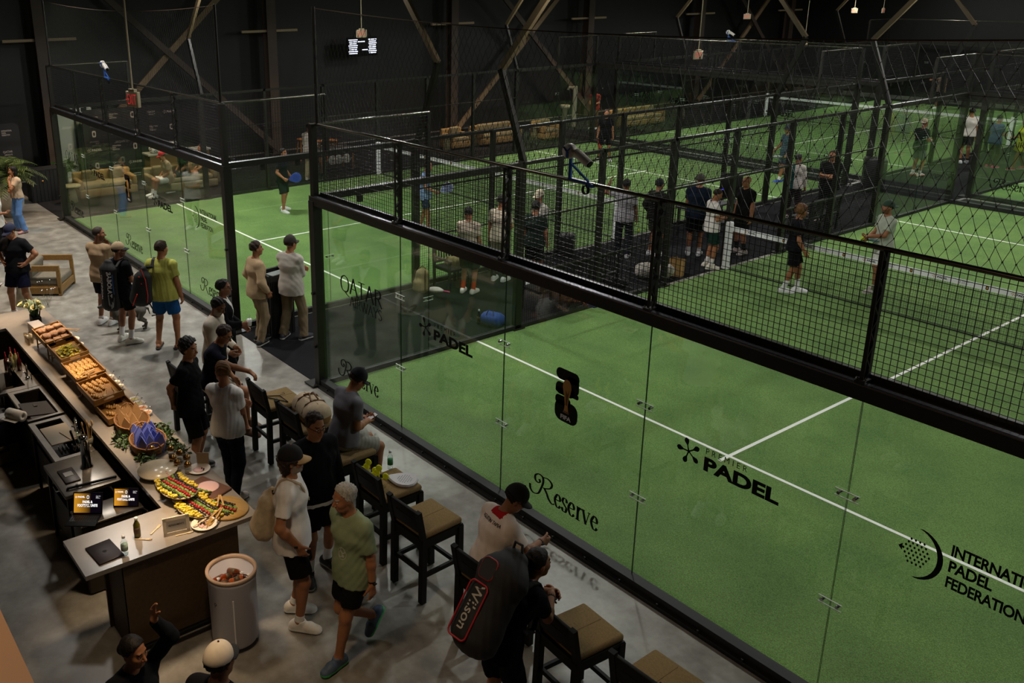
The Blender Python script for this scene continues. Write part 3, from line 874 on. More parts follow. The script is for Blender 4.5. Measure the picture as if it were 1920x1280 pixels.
# ---------------------------------------------------------------- bar stools
STOOLW = mat('stool_black_wood', '0b0908', 0.6, var=0.15, scale=12, spec=0.25)
CUSH = mat('tan_linen', '8a7350', 0.95, var=0.12, scale=60, bump=0.3, spec=0.1)
def rail_legs(r):
    for sx in (-1, 1):
        b = MB(); b.bar((sx * 0.225, -0.25, 0), (sx * 0.225, -0.235, 0.70), 0.06, 0.06, up=(0, 1, 0)); b.bar((sx * 0.225, -0.235, 0.70), (sx * 0.225, -0.30, 1.04), 0.06, 0.045, up=(0, 1, 0)); b.build('leg', STOOLW, r)
        b = MB(); b.bar((sx * 0.225, 0.235, 0), (sx * 0.225, 0.235, 0.70), 0.06, 0.06, up=(0, 1, 0)); b.build('leg', STOOLW, r)
def bar_stool(x, y, rz, label):
    r = empty('bar_stool', (x, y, 0), rz, label, 'bar stool', 'black bar stools with tan cushions')
    rail_legs(r)
    b = MB()
    for sx in (-1, 1): b.bar((sx * 0.225, -0.235, 0.66), (sx * 0.225, 0.235, 0.66), 0.03, 0.1)
    b.bar((-0.225, -0.24, 0.66), (0.225, -0.24, 0.66), 0.03, 0.1); b.bar((-0.225, 0.24, 0.66), (0.225, 0.24, 0.66), 0.03, 0.1)
    b.box((0, 0, 0.70), (0.5, 0.52, 0.025))
    b.build('seat_frame', STOOLW, r)
    b = MB()
    for sx in (-1, 1): b.bar((sx * 0.225, -0.24, 0.30), (sx * 0.225, 0.235, 0.30), 0.03, 0.045)
    b.bar((-0.225, 0.235, 0.24), (0.225, 0.235, 0.24), 0.03, 0.045); b.bar((-0.225, -0.24, 0.34), (0.225, -0.24, 0.34), 0.03, 0.045)
    b.build('foot_rail', STOOLW, r)
    b = MB(); b.rbox((0, 0.01, 0.745), (0.49, 0.5, 0.07), 0.028, seg=3); b.bar((0, -0.2, 0.781), (0, 0.22, 0.781), 0.006, 0.003); b.build('cushion', CUSH, r)
    b = MB(); M = Matrix.Rotation(radians(11), 3, 'X')
    b.rbox((0, -0.275, 0.905), (0.5, 0.035, 0.25), 0.008, M=M); b.box((0, -0.297, 0.92), (0.26, 0.004, 0.012), M=M)
    b.build('backrest', [STOOLW], r)
    return r
for x, y, a, lb in ((0.25, -2.16, 0.02, 'black bar stool under the seated navy tee man, farthest along the row'),
                    (1.42, -1.56, -0.03, 'empty black bar stool with a clothes hanger on its tan cushion'),
                    (2.2, -1.56, 0.02, 'black bar stool carrying the cream and tan duffel bag'),
                    (3.1, -1.58, 0.03, 'black bar stool under the seated man with a phone'),
                    (4.02, -1.62, 0.0, 'black bar stool with a white racket and yellow trophies on its cushion'),
                    (4.76, -1.68, 0.04, 'empty black bar stool with bare tan cushion, behind the striding man'),
                    (5.83, -1.72, 0.02, 'black bar stool under the pointing man in pink shorts'),
                    (6.84, -1.68, -0.08, 'black bar stool leaned on by the person with the large racket backpack'),
                    (7.6, -1.62, 0.02, 'black bar stool cut by the bottom picture edge')):
    bar_stool(x, y, a, lb)

# ---------------------------------------------------------------- the bar
STONE = mat('grey_marble', '847d75', 0.22, var=0.16, scale=2.2)
BARW = wood('bar_dark_wood', '54432f', 3)
BARTOP = 1.05
b = MB()
b.box((0.42, -3.575, 1.028), (7.4, 0.71, 0.044)); b.box((3.795, -4.4, 1.028), (0.65, 0.94, 0.0438)); b.box((-2.93, -4.45, 1.028), (0.7, 1.04, 0.0438))
top = tag(b.build('worktop', STONE), 'grey stone worktop of the L-shaped bar', 'worktop')
r = empty('bar_counter', (0.4, -3.5, 0), 0, 'dark wood bar counter with a black foot rail under the stone top', 'bar counter')
b = MB(); b.box((-0.02, 0.09, 0.5), (7.1, 0.04, 1.005)); b.build('front_panel', BARW, r)
b = MB(); b.box((3.6, -0.46, 0.5), (0.04, 1.12, 1.005)); b.box((3.36, -1.0, 0.5), (0.5, 0.04, 1.005)); b.box((3.1, -0.9, 0.5), (0.03, 0.3, 1.005)); b.build('end_panel', BARW, r)
b = MB(); b.box((-3.55, -0.4, 0.5), (0.04, 1.0, 1.005)); b.build('end_panel', BARW, r)
b = MB(); b.tube([(3.74, 0.1, 0.12), (3.74, -1.05, 0.12)], 0.028, 10)
for y in (-0.15, -0.95): b.bar((3.74, y, 0.12), (3.74, y, 0.0), 0.03); b.box((3.74, y, 0.006), (0.09, 0.09, 0.012))
b.build('foot_rail', BLACK, r)

# steel units behind the bar
INOX = mat('brushed_steel', '8a837a', 0.32, 0.85, var=0.12, scale=8)
INOXD = mat('dark_steel', '3a342e', 0.4, 0.6)
def unit(x0, x1, y0, y1, h, label, name='steel_unit', basin=None, cat='bar unit'):
    r = empty(name, ((x0 + x1) / 2, (y0 + y1) / 2, 0), 0, label, cat)
    w_, d_ = x1 - x0, y1 - y0
    b = MB()
    if basin:
        bx0, bx1, by0, by1 = basin
        b.box((0, (by1 + d_ / 2) / 2, h - 0.02), (w_, d_ / 2 - by1, 0.04)); b.box((0, (by0 - d_ / 2) / 2, h - 0.02), (w_, by0 + d_ / 2, 0.04))
        b.box(((bx0 - w_ / 2) / 2, (by0 + by1) / 2, h - 0.02), (bx0 + w_ / 2, by1 - by0, 0.04)); b.box(((bx1 + w_ / 2) / 2, (by0 + by1) / 2, h - 0.02), (w_ / 2 - bx1, by1 - by0, 0.04))
    else: b.rbox((0, 0, h - 0.02), (w_, d_, 0.04), 0.006)
    b.build('unit_top', INOX, r)
    if basin:
        b = MB(); cx_, cy_ = (bx0 + bx1) / 2, (by0 + by1) / 2
        b.box((cx_, cy_, h - 0.22), (bx1 - bx0, by1 - by0, 0.01))
        for sx, X in ((-1, bx0), (1, bx1)): b.box((X, cy_, h - 0.12), (0.008, by1 - by0, 0.2))
        for Y_ in (by0, by1): b.box((cx_, Y_, h - 0.12), (bx1 - bx0, 0.008, 0.2))
        b.build('basin', INOXD, r)
    b = MB(); b.box((0, 0.02, (h - 0.26) / 2 + 0.1), (w_ - 0.03, d_ - 0.06, h - 0.44)); b.build('body', INOXD, r)
    for sx in (-1, 1):
        for sy in (-1, 1):
            b = MB(); b.bar((sx * (w_ / 2 - 0.04), sy * (d_ / 2 - 0.04), 0), (sx * (w_ / 2 - 0.04), sy * (d_ / 2 - 0.04), h - 0.04), 0.035); b.build('leg', INOXD, r)
    return r
unit(1.62, 2.42, -4.56, -3.97, 0.88, 'steel counter unit carrying the beer tap, behind the bar')
u = unit(0.45, 1.58, -4.42, -3.97, 0.86, 'steel sink unit with cutting board and racks, behind the bar', 'sink_unit', (-0.5, 0.5, -0.16, 0.14), 'sink')
unit(-0.62, 0.38, -4.4, -3.97, 0.86, 'dark steel ice chest with open lid behind the bar', 'ice_chest', (-0.42, 0.45, -0.16, 0.16), 'ice chest')
u2 = unit(-1.9, -0.68, -4.5, -3.97, 0.84, 'far steel sink unit below the bread trays', 'sink_unit', (-0.1, 0.5, -0.18, 0.1), 'sink')
def faucet(x, y, z, label):
    r = empty('faucet', (x, y, z), 0.4, label, 'faucet', 'chrome faucets behind the bar')
    b = MB(); b.tube([(0, 0, 0), (0, 0, 0.16), (0.03, -0.02, 0.22), (0.09, -0.06, 0.22), (0.12, -0.08, 0.16)], 0.011, 8); b.lathe([(0.03, 0), (0.03, 0.02), (0.012, 0.03)], n=12); b.build('spout', CHROME, r)
    for s in (-1, 1): b = MB(); b.tube([(s * 0.05, 0.02, 0), (s * 0.06, 0.02, 0.06), (s * 0.085, 0.0, 0.075)], 0.01, 8); b.build('tap_handle', CHROME, r)
faucet(1.05, -4.02, 0.86, 'chrome faucet of the near bar sink')
faucet(-1.0, -4.05, 0.84, 'chrome faucet of the far bar sink')
# beer tap
r = empty('beer_tap', (1.93, -4.18, 0.88), 0.3, 'chrome beer tap tower on the steel unit', 'beer tap')
b = MB(); b.lathe([(0.07, 0), (0.07, 0.012), (0.05, 0.03), (0.045, 0.3), (0.05, 0.34), (0.045, 0.37), (0, 0.38)], n=20); b.build('tower', CHROME, r)
b = MB(); b.tube([(0, -0.03, 0.3), (0, -0.1, 0.3), (0, -0.12, 0.25)], 0.014, 8); b.build('faucet', CHROME, r)
b = MB(); b.bar((0, -0.1, 0.31), (-0.02, -0.13, 0.48), 0.03, 0.02); b.build('tap_handle', BLACK, r)
b = MB(); b.rbox((0.06, -0.1, 0.43), (0.05, 0.01, 0.16), 0.004); b.build('tap_badge', glass_mat('clear_badge', (0.8, 0.9, 0.85)), r)
b = MB(); b.rbox((2.02, -4.4, 0.888), (0.32, 0.16, 0.016), 0.005); t = tag(b.build('drip_tray', INOXD), 'dark drip tray set in the steel unit in front of the beer tap', 'tray')
b = MB(); b.box((2.0, -4.4, 0.898), (0.1, 0.09, 0.003)); b.build('tray_card', mat('grey_card', '8d8a86', 0.5), t)
b = MB(); b.bar((2.3, -4.5, 0.9), (2.36, -4.0, 0.9), 0.02); b.bar((2.3, -4.5, 0.9), (2.3, -4.5, 0.87), 0.02); tag(b.build('grip_bar', BLACK), 'black grip bar along the steel unit edge', 'rail')
# sink contents
b = MB(); b.rbox((0.95, -4.2, 0.87), (0.5, 0.3, 0.016), 0.004); tag(b.build('cutting_board', mat('pale_board', '9d8f7a', 0.6)), 'pale cutting board laid over the near sink', 'cutting board')
b = MB(); b.box((1.05, -4.1, 0.885), (0.26, 0.13, 0.008), rz=0.2); tag(b.build('folded_towel', mat('cream_towel', 'b3a58d', 0.9)), 'cream cloth on the cutting board', 'towel')
for k, (x, y) in enumerate(((1.36, -4.26), (1.40, -4.12))):
    b = MB()
    for i in range(7):
        for j in range(3): b.tube([(x - 0.06 + i * 0.02, y - 0.04 + j * 0.04, 0.84), (x - 0.06 + i * 0.02, y - 0.04 + j * 0.04, 0.895)], 0.008, 6)
    tag(b.build('bottle_rack', CHROME), 'chrome pin rack by the beer tap, ' + ('nearer' if k == 0 else 'farther') + ' of two', 'rack', 'chrome pin racks')
b = MB(); b.lathe([(0.045, 0.0), (0.05, 0.1), (0.042, 0.1), (0.04, 0.01), (0, 0.01)], (1.42, -3.99, 0.86), 14); sp = tag(b.build('utensil_jar', mat('clear_jar', '6b6a5c', 0.2)), 'jar of wooden spoons behind the beer tap', 'jar')
for k in range(4):
    a = k * 1.5; b = MB(); x, y = 1.42 + 0.02 * cos(a), -3.99 + 0.02 * sin(a)
    b.tube([(x, y, 0.88), (x + 0.03 * cos(a), y + 0.03 * sin(a), 1.1)], 0.006, 6); b.ball((x + 0.034 * cos(a), y + 0.034 * sin(a), 1.13), 0.026, 8, sq=(1, 0.4, 1.5)); b.build('spoon', mat('spoon_wood', 'a8824a', 0.6), sp)
b = MB(); b.box((0.1, -4.22, 0.87), (0.42, 0.34, 0.016), M=Matrix.Rotation(-0.15, 3, 'X')); b.bar((-0.02, -4.22, 0.885), (0.05, -4.22, 0.885), 0.04, 0.01); tag(b.build('steel_cover', INOXD), 'dark steel cover lying across the ice chest', 'cover')
# things at the left behind the bar
r = empty('cooler_box', (-0.66, -4.62, 0), 0.12, 'blue cooler box with a white lid on a grey crate', 'cooler')
b = MB(); b.rbox((0, 0, 0.42), (0.5, 0.34, 0.3), 0.02); b.build('body', mat('cooler_blue', '1b2036', 0.5), r)
b = MB(); b.rbox((0, 0, 0.6), (0.52, 0.36, 0.07), 0.025); b.build('lid', mat('cooler_lid', 'a9a39c', 0.5), r)
r = empty('plastic_crate', (-0.66, -4.62, 0), 0.12, 'grey ribbed plastic crate under the blue cooler box', 'crate')
b = MB(); GC = mat('crate_grey', '6d6558', 0.7)
b.box((0, 0, 0.02), (0.56, 0.38, 0.02))
for s in (-1, 1): b.box((0, s * 0.19, 0.13), (0.56, 0.02, 0.24)); b.box((s * 0.28, 0, 0.13), (0.02, 0.38, 0.24))
for k in range(8): b.box((-0.25 + k * 0.07, -0.205, 0.13), (0.02, 0.015, 0.23)); b.box((0.295, -0.17 + k * 0.048, 0.13), (0.012, 0.015, 0.23))
b.build('crate_body', GC, r)
b = MB(); b.rbox((0.303, 0.0, 0.2), (0.008, 0.14, 0.04), 0.003); b.build('hand_hole', BLACK, r)
r = empty('paper_towel_roll', (0.24, -4.5, 0.86), 0.5, 'white paper towel roll at the edge of the ice chest', 'paper towel')
b = MB(); M = Matrix.Rotation(pi / 2, 3, 'Y')
b.lathe([(0.02, -0.12), (0.065, -0.12), (0.065, 0.12), (0.02, 0.12), (0.02, -0.12)], (0, 0, 0.066), 20, M=M); b.box((-0.01, -0.09, 0.03), (0.24, 0.06, 0.003)); b.build('roll', mat('paper_white', 'c9bfae', 0.9), r)
r = empty('juice_carton', (-0.88, -4.42, 0.84), 0.5, 'white carton with an orange panel by the far sink', 'carton')
b = MB(); b.box((0, 0, 0.11), (0.085, 0.085, 0.22)); b.prism([(-0.043, 0.22), (0.043, 0.22), (0.0, 0.27)], -0.04, 0.04); b.build('carton_body', mat('carton_white', 'b3a795', 0.7), r)
b = MB(); b.lathe([(0.0, 0), (0.04, 0), (0.04, 0.11), (0.0, 0.11)], (0, -0.008, 0.0), 14, sy=0.95); b.build('orange_panel', mat('orange_panel', 'a85a20', 0.6), r)
for x, y, h, rr, lb in ((-1.72, -4.3, 0.26, 0.05, 'tall steel shaker cup at the left picture edge, behind the bar'), (-1.28, -4.2, 0.2, 0.036, 'narrow steel shaker tin beside the red syrup bottles')):
    b = MB(); b.lathe([(rr * 0.75, 0), (rr, h), (rr * 0.92, h), (rr * 0.7, 0.01), (0, 0.01)], (x, y, 0.84), 20); tag(b.build('shaker', mat('shaker_steel', '8d857c', 0.2, 1.0)), lb, 'shaker', 'steel shakers')
for k, (x, y) in enumerate(((-1.62, -4.1), (-1.52, -4.06), (-1.42, -4.14), (-1.36, -4.06), (-1.48, -4.2))):
    r = empty('syrup_bottle', (x, y, 0.84), 0, 'clear bottle with a red pourer behind the bar, farther group', 'bottle', 'syrup bottles by the far sink')
    b = MB(); b.lathe([(0.032, 0), (0.032, 0.14), (0.012, 0.18), (0.012, 0.2), (0, 0.2)], n=12); b.build('bottle_body', mat('red_syrup', '4a1014', 0.2) if k > 2 else mat('pale_syrup', '8d8a5c', 0.2), r)
    b = MB(); b.tube([(0, 0, 0.2), (0, 0, 0.26)], [0.012, 0.006], 8); b.build('pourer', mat('red_pourer', 'a01822', 0.5), r)
# tablets on a black chest
r = empty('drawer_chest', (2.76, -4.25, 0), 0, 'black chest with rounded side below the two tablets', 'chest')
b = MB(); b.rbox((0, 0, 0.39), (0.34, 0.62, 0.78), 0.02); b.build('body', INOXD, r)
b = MB(); b.rbox((0.0, 0, 0.79), (0.36, 0.64, 0.02), 0.006); b.build('chest_top', INOX, r)
b = MB(); b.tube([(0.18, -0.2, 0.6), (0.2, -0.18, 0.6), (0.2, 0.18, 0.6), (0.18, 0.2, 0.6)], 0.008, 6); b.build('handle', INOX, r)
SCRW = mat('screen_white', 'f2f2f2', 0.4, emit=1.1)
def tablet(x, y, rz, wd, ht, label, keys):
    r = empty('tablet', (x, y, 0.802), rz, label, 'tablet', 'lit tablets behind the bar')
    M = Matrix.Rotation(radians(-22), 3, 'X')
    b = MB(); b.rbox(M @ Vector((0, 0.0, ht / 2)), (wd, 0.012, ht), 0.004, M=M); b.build('case', BLACK, r)
    b = MB()
    n = 10
    b.add([M @ Vector((-wd * 0.46 + wd * 0.92 * i / n, -0.0075, ht * z)) for i in range(n + 1) for z in (0.06, 0.95)], [(2 * i, 2 * i + 2, 2 * i + 3, 2 * i + 1) for i in range(n)], 0)
    m = MATS.get('screen_gold')
    if not m:
        m = mat('screen_gold', 'c98a20', 0.3, emit=0.8)
        nt = m.node_tree; tc = nt.nodes.new('ShaderNodeTexCoord'); sx = nt.nodes.new('ShaderNodeSeparateXYZ'); rp = nt.nodes.new('ShaderNodeValToRGB')
        rp.color_ramp.elements[0].color = (*hexc('d89628'), 1); rp.color_ramp.elements[0].position = 0.05
        rp.color_ramp.elements[1].color = (*hexc('0b0610'), 1); rp.color_ramp.elements[1].position = 0.62
        nt.links.new(tc.outputs['Generated'], sx.inputs[0]); nt.links.new(sx.outputs['X'], rp.inputs[0])
        for k in ('Emission Color', 'Base Color'): nt.links.new(rp.outputs[0], nt.nodes['Principled BSDF'].inputs[k])
    sc = b.build('screen', m, r)
    b = MB(); y = -0.0085
    star_mark(b, -wd * 0.39, ht * 0.78, wd * 0.04, y, M=M); put_text(b, 'PADEL', -wd * 0.33, ht * 0.75, wd * 0.24, ht * 0.08, y, M=M, bold=0.04)
    flat_poly(b, rrect(-wd * 0.03, ht * 0.7, wd * 0.05, ht * 0.86, wd * 0.03), y, M=M); flat_poly(b, rrect(-wd * 0.012, ht * 0.73, wd * 0.032, ht * 0.83, wd * 0.015), y - 0.0005, 1, M=M)
    for q, t in enumerate(('INTERNATIONAL', 'PADEL', 'FEDERATION')): put_text(b, t, wd * 0.28, ht * (0.81 - 0.045 * q), wd * (0.16, 0.08, 0.13)[q], ht * 0.03, y, M=M)
    put_text(b, 'PADEL &', -wd * 0.17, ht * 0.5, wd * 0.34, ht * 0.12, y, M=M, bold=0.05); put_text(b, 'FOOTBALL UNITE', -wd * 0.34, ht * 0.33, wd * 0.68, ht * 0.13, y, M=M, bold=0.05)
    b.build('screen_text', [SCRW, BLACK], sc)
    if keys:
        b = MB(); b.rbox((0, -0.13, 0.004), (wd * 1.02, 0.2, 0.01), 0.004); kb = b.build('keyboard', BLACK, r)
        b = MB()
        for j in range(4):
            for i in range(12): b.box((-wd * 0.42 + i * wd * 0.076, -0.06 - j * 0.026, 0.0095), (wd * 0.06, 0.02, 0.002))
        b.build('keys', mat('key_grey', '242426', 0.5), kb)
    b = MB(); b.bar((0, 0.02, 0.08), (0, 0.1, 0.0), 0.08, 0.006); b.build('stand', BLACK, r)
tablet(2.74, -4.44, 0.93, 0.30, 0.215, 'lit tablet with a keyboard, left of two on the black chest', True)
tablet(2.84, -4.08, 0.93, 0.26, 0.19, 'lit tablet without keyboard, right of two on the black chest', False)
b = MB(); b.tube([(2.95, -4.0, 0.75), (3.05, -3.97, 0.85), (3.2, -3.98, 0.9), (3.3, -4.0, 0.7)], 0.008, 6); tag(b.build('cable', BLACK), 'black cable hanging behind the bar beside the tablets', 'cable')

# ---------------------------------------------------------------- food on the bar
TRAYW = wood('tray_acacia', '8a6330', 7)
TRAYL = mat('trestle_wood', '7d5a2c', 0.6)
def tray(x, y, z, label, tilt=0.1, wd=0.64, dp=0.36):
    r = empty('serving_tray', (x, y, BARTOP), 0, label, 'tray', 'wooden trays raised on trestles along the bar')
    h = z - BARTOP
    M = Matrix.Rotation(tilt, 3, 'X')
    b = MB(); T = lambda p: tuple(M @ Vector(p) + Vector((0, 0, h)))
    b.box(T((0, 0, 0)), (wd, dp, 0.012), M=M)
    for s in (-1, 1):
        b.box(T((0, s * dp / 2, 0.035)), (wd, 0.012, 0.085), M=M); 
        b.box(T((s * wd / 2, 0, 0.012)), (0.012, dp, 0.034), M=M); b.box(T((s * wd / 2, 0, 0.062)), (0.012, dp, 0.012), M=M)
        for q in (-1, 1): b.box(T((s * wd / 2, q * dp * 0.34, 0.042)), (0.012, dp * 0.32, 0.03), M=M)
    b.build('tray_box', TRAYW, r)
    if h > 0.04:
        for s in (-1, 1):
            b = MB()
            for q in (-1, 1): b.bar((s * wd * 0.42, q * dp * 0.42, 0), (s * wd * 0.42, q * dp * 0.42, h + q * tilt * dp * 0.42), 0.016)
            b.bar((s * wd * 0.42, -dp * 0.42, 0.05), (s * wd * 0.42, dp * 0.42, 0.05), 0.014)
            b.build('trestle', TRAYL, r)
    return r, M, Vector((x, y, z))
def on_tray(M, o, x, y, z): return o + M @ Vector((x, y, z))
TR = {}
for k, x, y, z, lb in ((1, -1.24, -3.6, 1.27, 'wooden tray of round bread rolls, farthest of the trays'), (2, -0.60, -3.58, 1.24, 'wooden tray heaped with yellow chips'), (3, 0.12, -3.6, 1.22, 'wooden tray with many twisted pastries, in the middle of the row'),
                       (4, 0.78, -3.61, 1.19, 'wooden tray with twisted pastries and wooden spoons, nearest raised tray'), (5, 1.24, -3.58, 1.10, 'low wooden tray with a few pastries behind the napkin basket')):
    TR[k] = tray(x, y, z, lb, 0.12, 0.64 if k < 5 else 0.5)
BREAD = mat('bread_crust', '8f6c50', 0.85, var=0.25, scale=30, bump=0.6)
PAST = mat('pastry', 'b58a4e', 0.7, var=0.25, scale=26, bump=0.4)
bm = MB()
for k in range(14): 
    a = k * 2.4; q = sqrt((k + 0.5) / 14) * 0.05
    bm.ball((q * cos(a), q * sin(a), 0.022 - q * 0.2), 0.028, 8)
bm.ball((0, 0, 0.015), 0.06, 12, sq=(1, 1, 0.6))
ROLL = bm.mesh('bread_roll', BREAD)
rr = random.Random(3)
n = 0
for j in range(3):
    for i in range(5):
        for lv in range(2 if i % 2 else 1):
            o = link_mesh('bread_roll', ROLL, None, on_tray(TR[1][1], TR[1][2], -0.24 + i * 0.12 + rr.uniform(-.01, .01), -0.1 + j * 0.105, 0.016 + lv * 0.05), (0.12, 0, rr.uniform(0, 6)))
            tag(o, 'round floury bread roll in the farthest wooden tray', 'bread roll', 'bread rolls in the farthest tray')
bm = MB()
for k in range(9):
    t = (k - 4) / 4
    bm.ball((t * 0.075, 0.008 * (-1) ** k, 0.018), 0.024 * (1 - 0.35 * abs(t) ** 2), 8, M=Matrix.Rotation(0.7, 3, 'Z'), sq=(0.7, 1.15, 0.85))
TWIST = bm.mesh('twisted_pastry', PAST)
def twist(tr, x, y, a, lab, grp, lv=0):
    o = link_mesh('twisted_pastry', TWIST, None, on_tray(TR[tr][1], TR[tr][2], x, y, 0.008 + lv), (0.12, 0, a))
    tag(o, lab, 'pastry', grp)
for i in range(3):
    for j in range(6):
        if (i, j) in ((2, 4), (2, 5), (2, 3)): continue
        twist(3, -0.22 + i * 0.17, -0.14 + j * 0.055, 0.15 + rr.uniform(-.15, .15), 'golden twisted pastry in the middle wooden tray', 'twists in the middle tray')
twist(3, 0.22, -0.08, 1.2, 'golden twisted pastry in the middle wooden tray', 'twists in the middle tray')
for i, (x, y, a) in enumerate(((-0.22, -0.12, 0.1), (-0.22, -0.06, 0.2), (-0.22, 0.0, 0.1), (-0.22, 0.06, 0.15), (-0.05, -0.1, 0.1), (-0.04, -0.03, 0.3), (-0.05, 0.04, 0.1), (0.13, -0.1, 0.5), (-0.22, 0.12, 0.2))):
    twist(4, x, y, a, 'golden twisted pastry in the nearest raised tray', 'twists in the nearest raised tray')
for i, (x, y, a) in enumerate(((-0.14, -0.05, 0.5), (-0.05, 0.03, 0.3), (0.06, -0.08, 0.6), (0.08, 0.05, 0.2))):
    twist(5, x, y, a, 'pastry in the low wooden tray', 'pastries in the low tray')
bm = MB()
rn = np.random.default_rng(4)
CHIPM = [mat('chip_yellow', 'cdb826', 0.7, var=0.3, scale=40), mat('chip_green', '8a8c24', 0.7, var=0.3, scale=40)]
for k in range(260):
    x, y = rn.normal(0, 0.09), rn.normal(0, 0.06)
    x = max(-.2, min(.2, x)); y = max(-.12, min(.12, y))
    z = 0.012 + 0.07 * math.exp(-(x * x / 0.018 + y * y / 0.009)) * rn.uniform(0.3, 1)
    M_ = Matrix.Rotation(rn.uniform(0, 6), 3, 'Z') @ Matrix.Rotation(rn.uniform(-.9, .9), 3, 'X')
    P = [M_ @ Vector(p) + Vector((x, y, z)) for p in ((-.018, -.012, 0.004), (.018, -.012, 0.004), (0, .022, 0.003), (0, 0, -0.003))]
    bm.add(P, [(0, 1, 3), (1, 2, 3), (2, 0, 3), (0, 2, 1)], 0 if rn.uniform() < 0.72 else 1)
o = bm.build('chips', CHIPM, None, on_tray(TR[2][1], TR[2][2], 0, 0, 0.006)); o.rotation_euler = (0.12, 0, 0)
tag(o, 'heap of yellow and green chips in the second wooden tray', 'chips', kind='stuff')
SPOONW = mat('spoon_wood', 'a8824a', 0.6)
def utensil(name, p, rz, L, lab, grp, kind='tongs', tilt=0.0):
    r = empty(name, p, rz, lab, name, grp); r.rotation_euler = (0, tilt, rz)
    b = MB()
    if kind == 'tongs':
        for s in (-1, 1): b.bar((0, s * 0.006, 0.01), (L, s * 0.03, 0.01), 0.016, 0.006)
        b.build('arms', SPOONW, r)
    else:
        b.tube([(0, 0, 0.008), (L * 0.7, 0, 0.008)], 0.006, 6); b.build('handle', SPOONW, r)
        b = MB(); b.ball((L * 0.83, 0, 0.01), 0.03, 8, sq=(1.5, 1, 0.35)); b.build('bowl', SPOONW, r)
utensil('tongs', on_tray(TR[3][1], TR[3][2], 0.12, 0.1, 0.03), -1.2, 0.2, 'wooden tongs resting on the middle tray of twists', 'wooden tongs on the trays')
utensil('tongs', on_tray(TR[2][1], TR[2][2], 0.05, 0.16, 0.07), -1.5, 0.17, 'wooden tongs stuck in the yellow chips', 'wooden tongs on the trays', tilt=0.5)
utensil('tongs', on_tray(TR[1][1], TR[1][2], 0.14, 0.16, 0.09), 0.6, 0.22, 'wooden tongs lying over the bread rolls', 'wooden tongs on the trays')
utensil('spoon', on_tray(TR[4][1], TR[4][2], 0.02, 0.13, 0.012), -0.1, 0.24, 'wooden spoon in the nearest raised tray, upper of two', 'wooden spoons in the nearest tray', 'spoon')
utensil('spoon', on_tray(TR[4][1], TR[4][2], 0.02, 0.06, 0.012), -0.4, 0.24, 'wooden spoon in the nearest raised tray, lower of two', 'wooden spoons in the nearest tray', 'spoon')
# dip bowls along the outer edge
CER = mat('white_ceramic', 'd5cbbd', 0.35)
def bowl(x, y, rr_, h, fill, lab, grp, name='dip_bowl', spoon=True):
    r = empty(name, (x, y, BARTOP), 0, lab, 'bowl', grp)
    b = MB(); b.lathe([(rr_ * 0.6, 0), (rr_, h), (rr_ * 0.93, h), (rr_ * 0.55, 0.008), (0, 0.008)], n=18); b.build('bowl', CER, r)
    b = MB(); b.lathe([(0, h * 0.72), (rr_ * 0.82, h * 0.7), (rr_ * 0.8, h * 0.5), (0, h * 0.5)][::-1], n=16); b.build('filling', mat('dip_' + fill, fill, 0.5), r)
    if spoon: b = MB(); b.tube([(0, 0, h * 0.7), (0.05, 0.03, h + 0.07)], 0.004, 6); b.ball((0.05, 0.03, h + 0.07), 0.008, 6); b.build('spoon', CHROME, r)
for x, y, f, lb in ((1.02, -3.29, 'b7a64a', 'yellow'), (1.16, -3.29, 'a89c5a', 'pale green'), (1.31, -3.3, 'b5672a', 'orange'), (1.46, -3.3, 'c07a34', 'light orange')):
    bowl(x, y, 0.062, 0.05, f, 'white bowl of %s dip on the outer edge of the bar' % lb, 'dip bowls along the bar edge')
for x, y, f, lb in ((0.42, -3.3, '5a6a2a', 'herb green'), (0.56, -3.3, '6d7a3a', 'pale green'), (0.2, -3.3, '3f4d24', 'dark green')):
    bowl(x, y, 0.045, 0.06, f, 'small white pot of %s sauce beside the middle tray' % lb, 'sauce pots beside the middle tray')
for x, y, rr_ in ((-1.15, -3.31, 0.09), (-1.4, -3.3, 0.1), (-1.65, -3.34, 0.11)):
    bowl(x, y, rr_, 0.06, 'c9a08e', 'white bowl on the outer edge beside the bread tray, %s of three' % {0.09: 'smallest', 0.1: 'middle', 0.11: 'largest'}[rr_], 'white bowls beside the bread tray', 'serving_bowl', False)
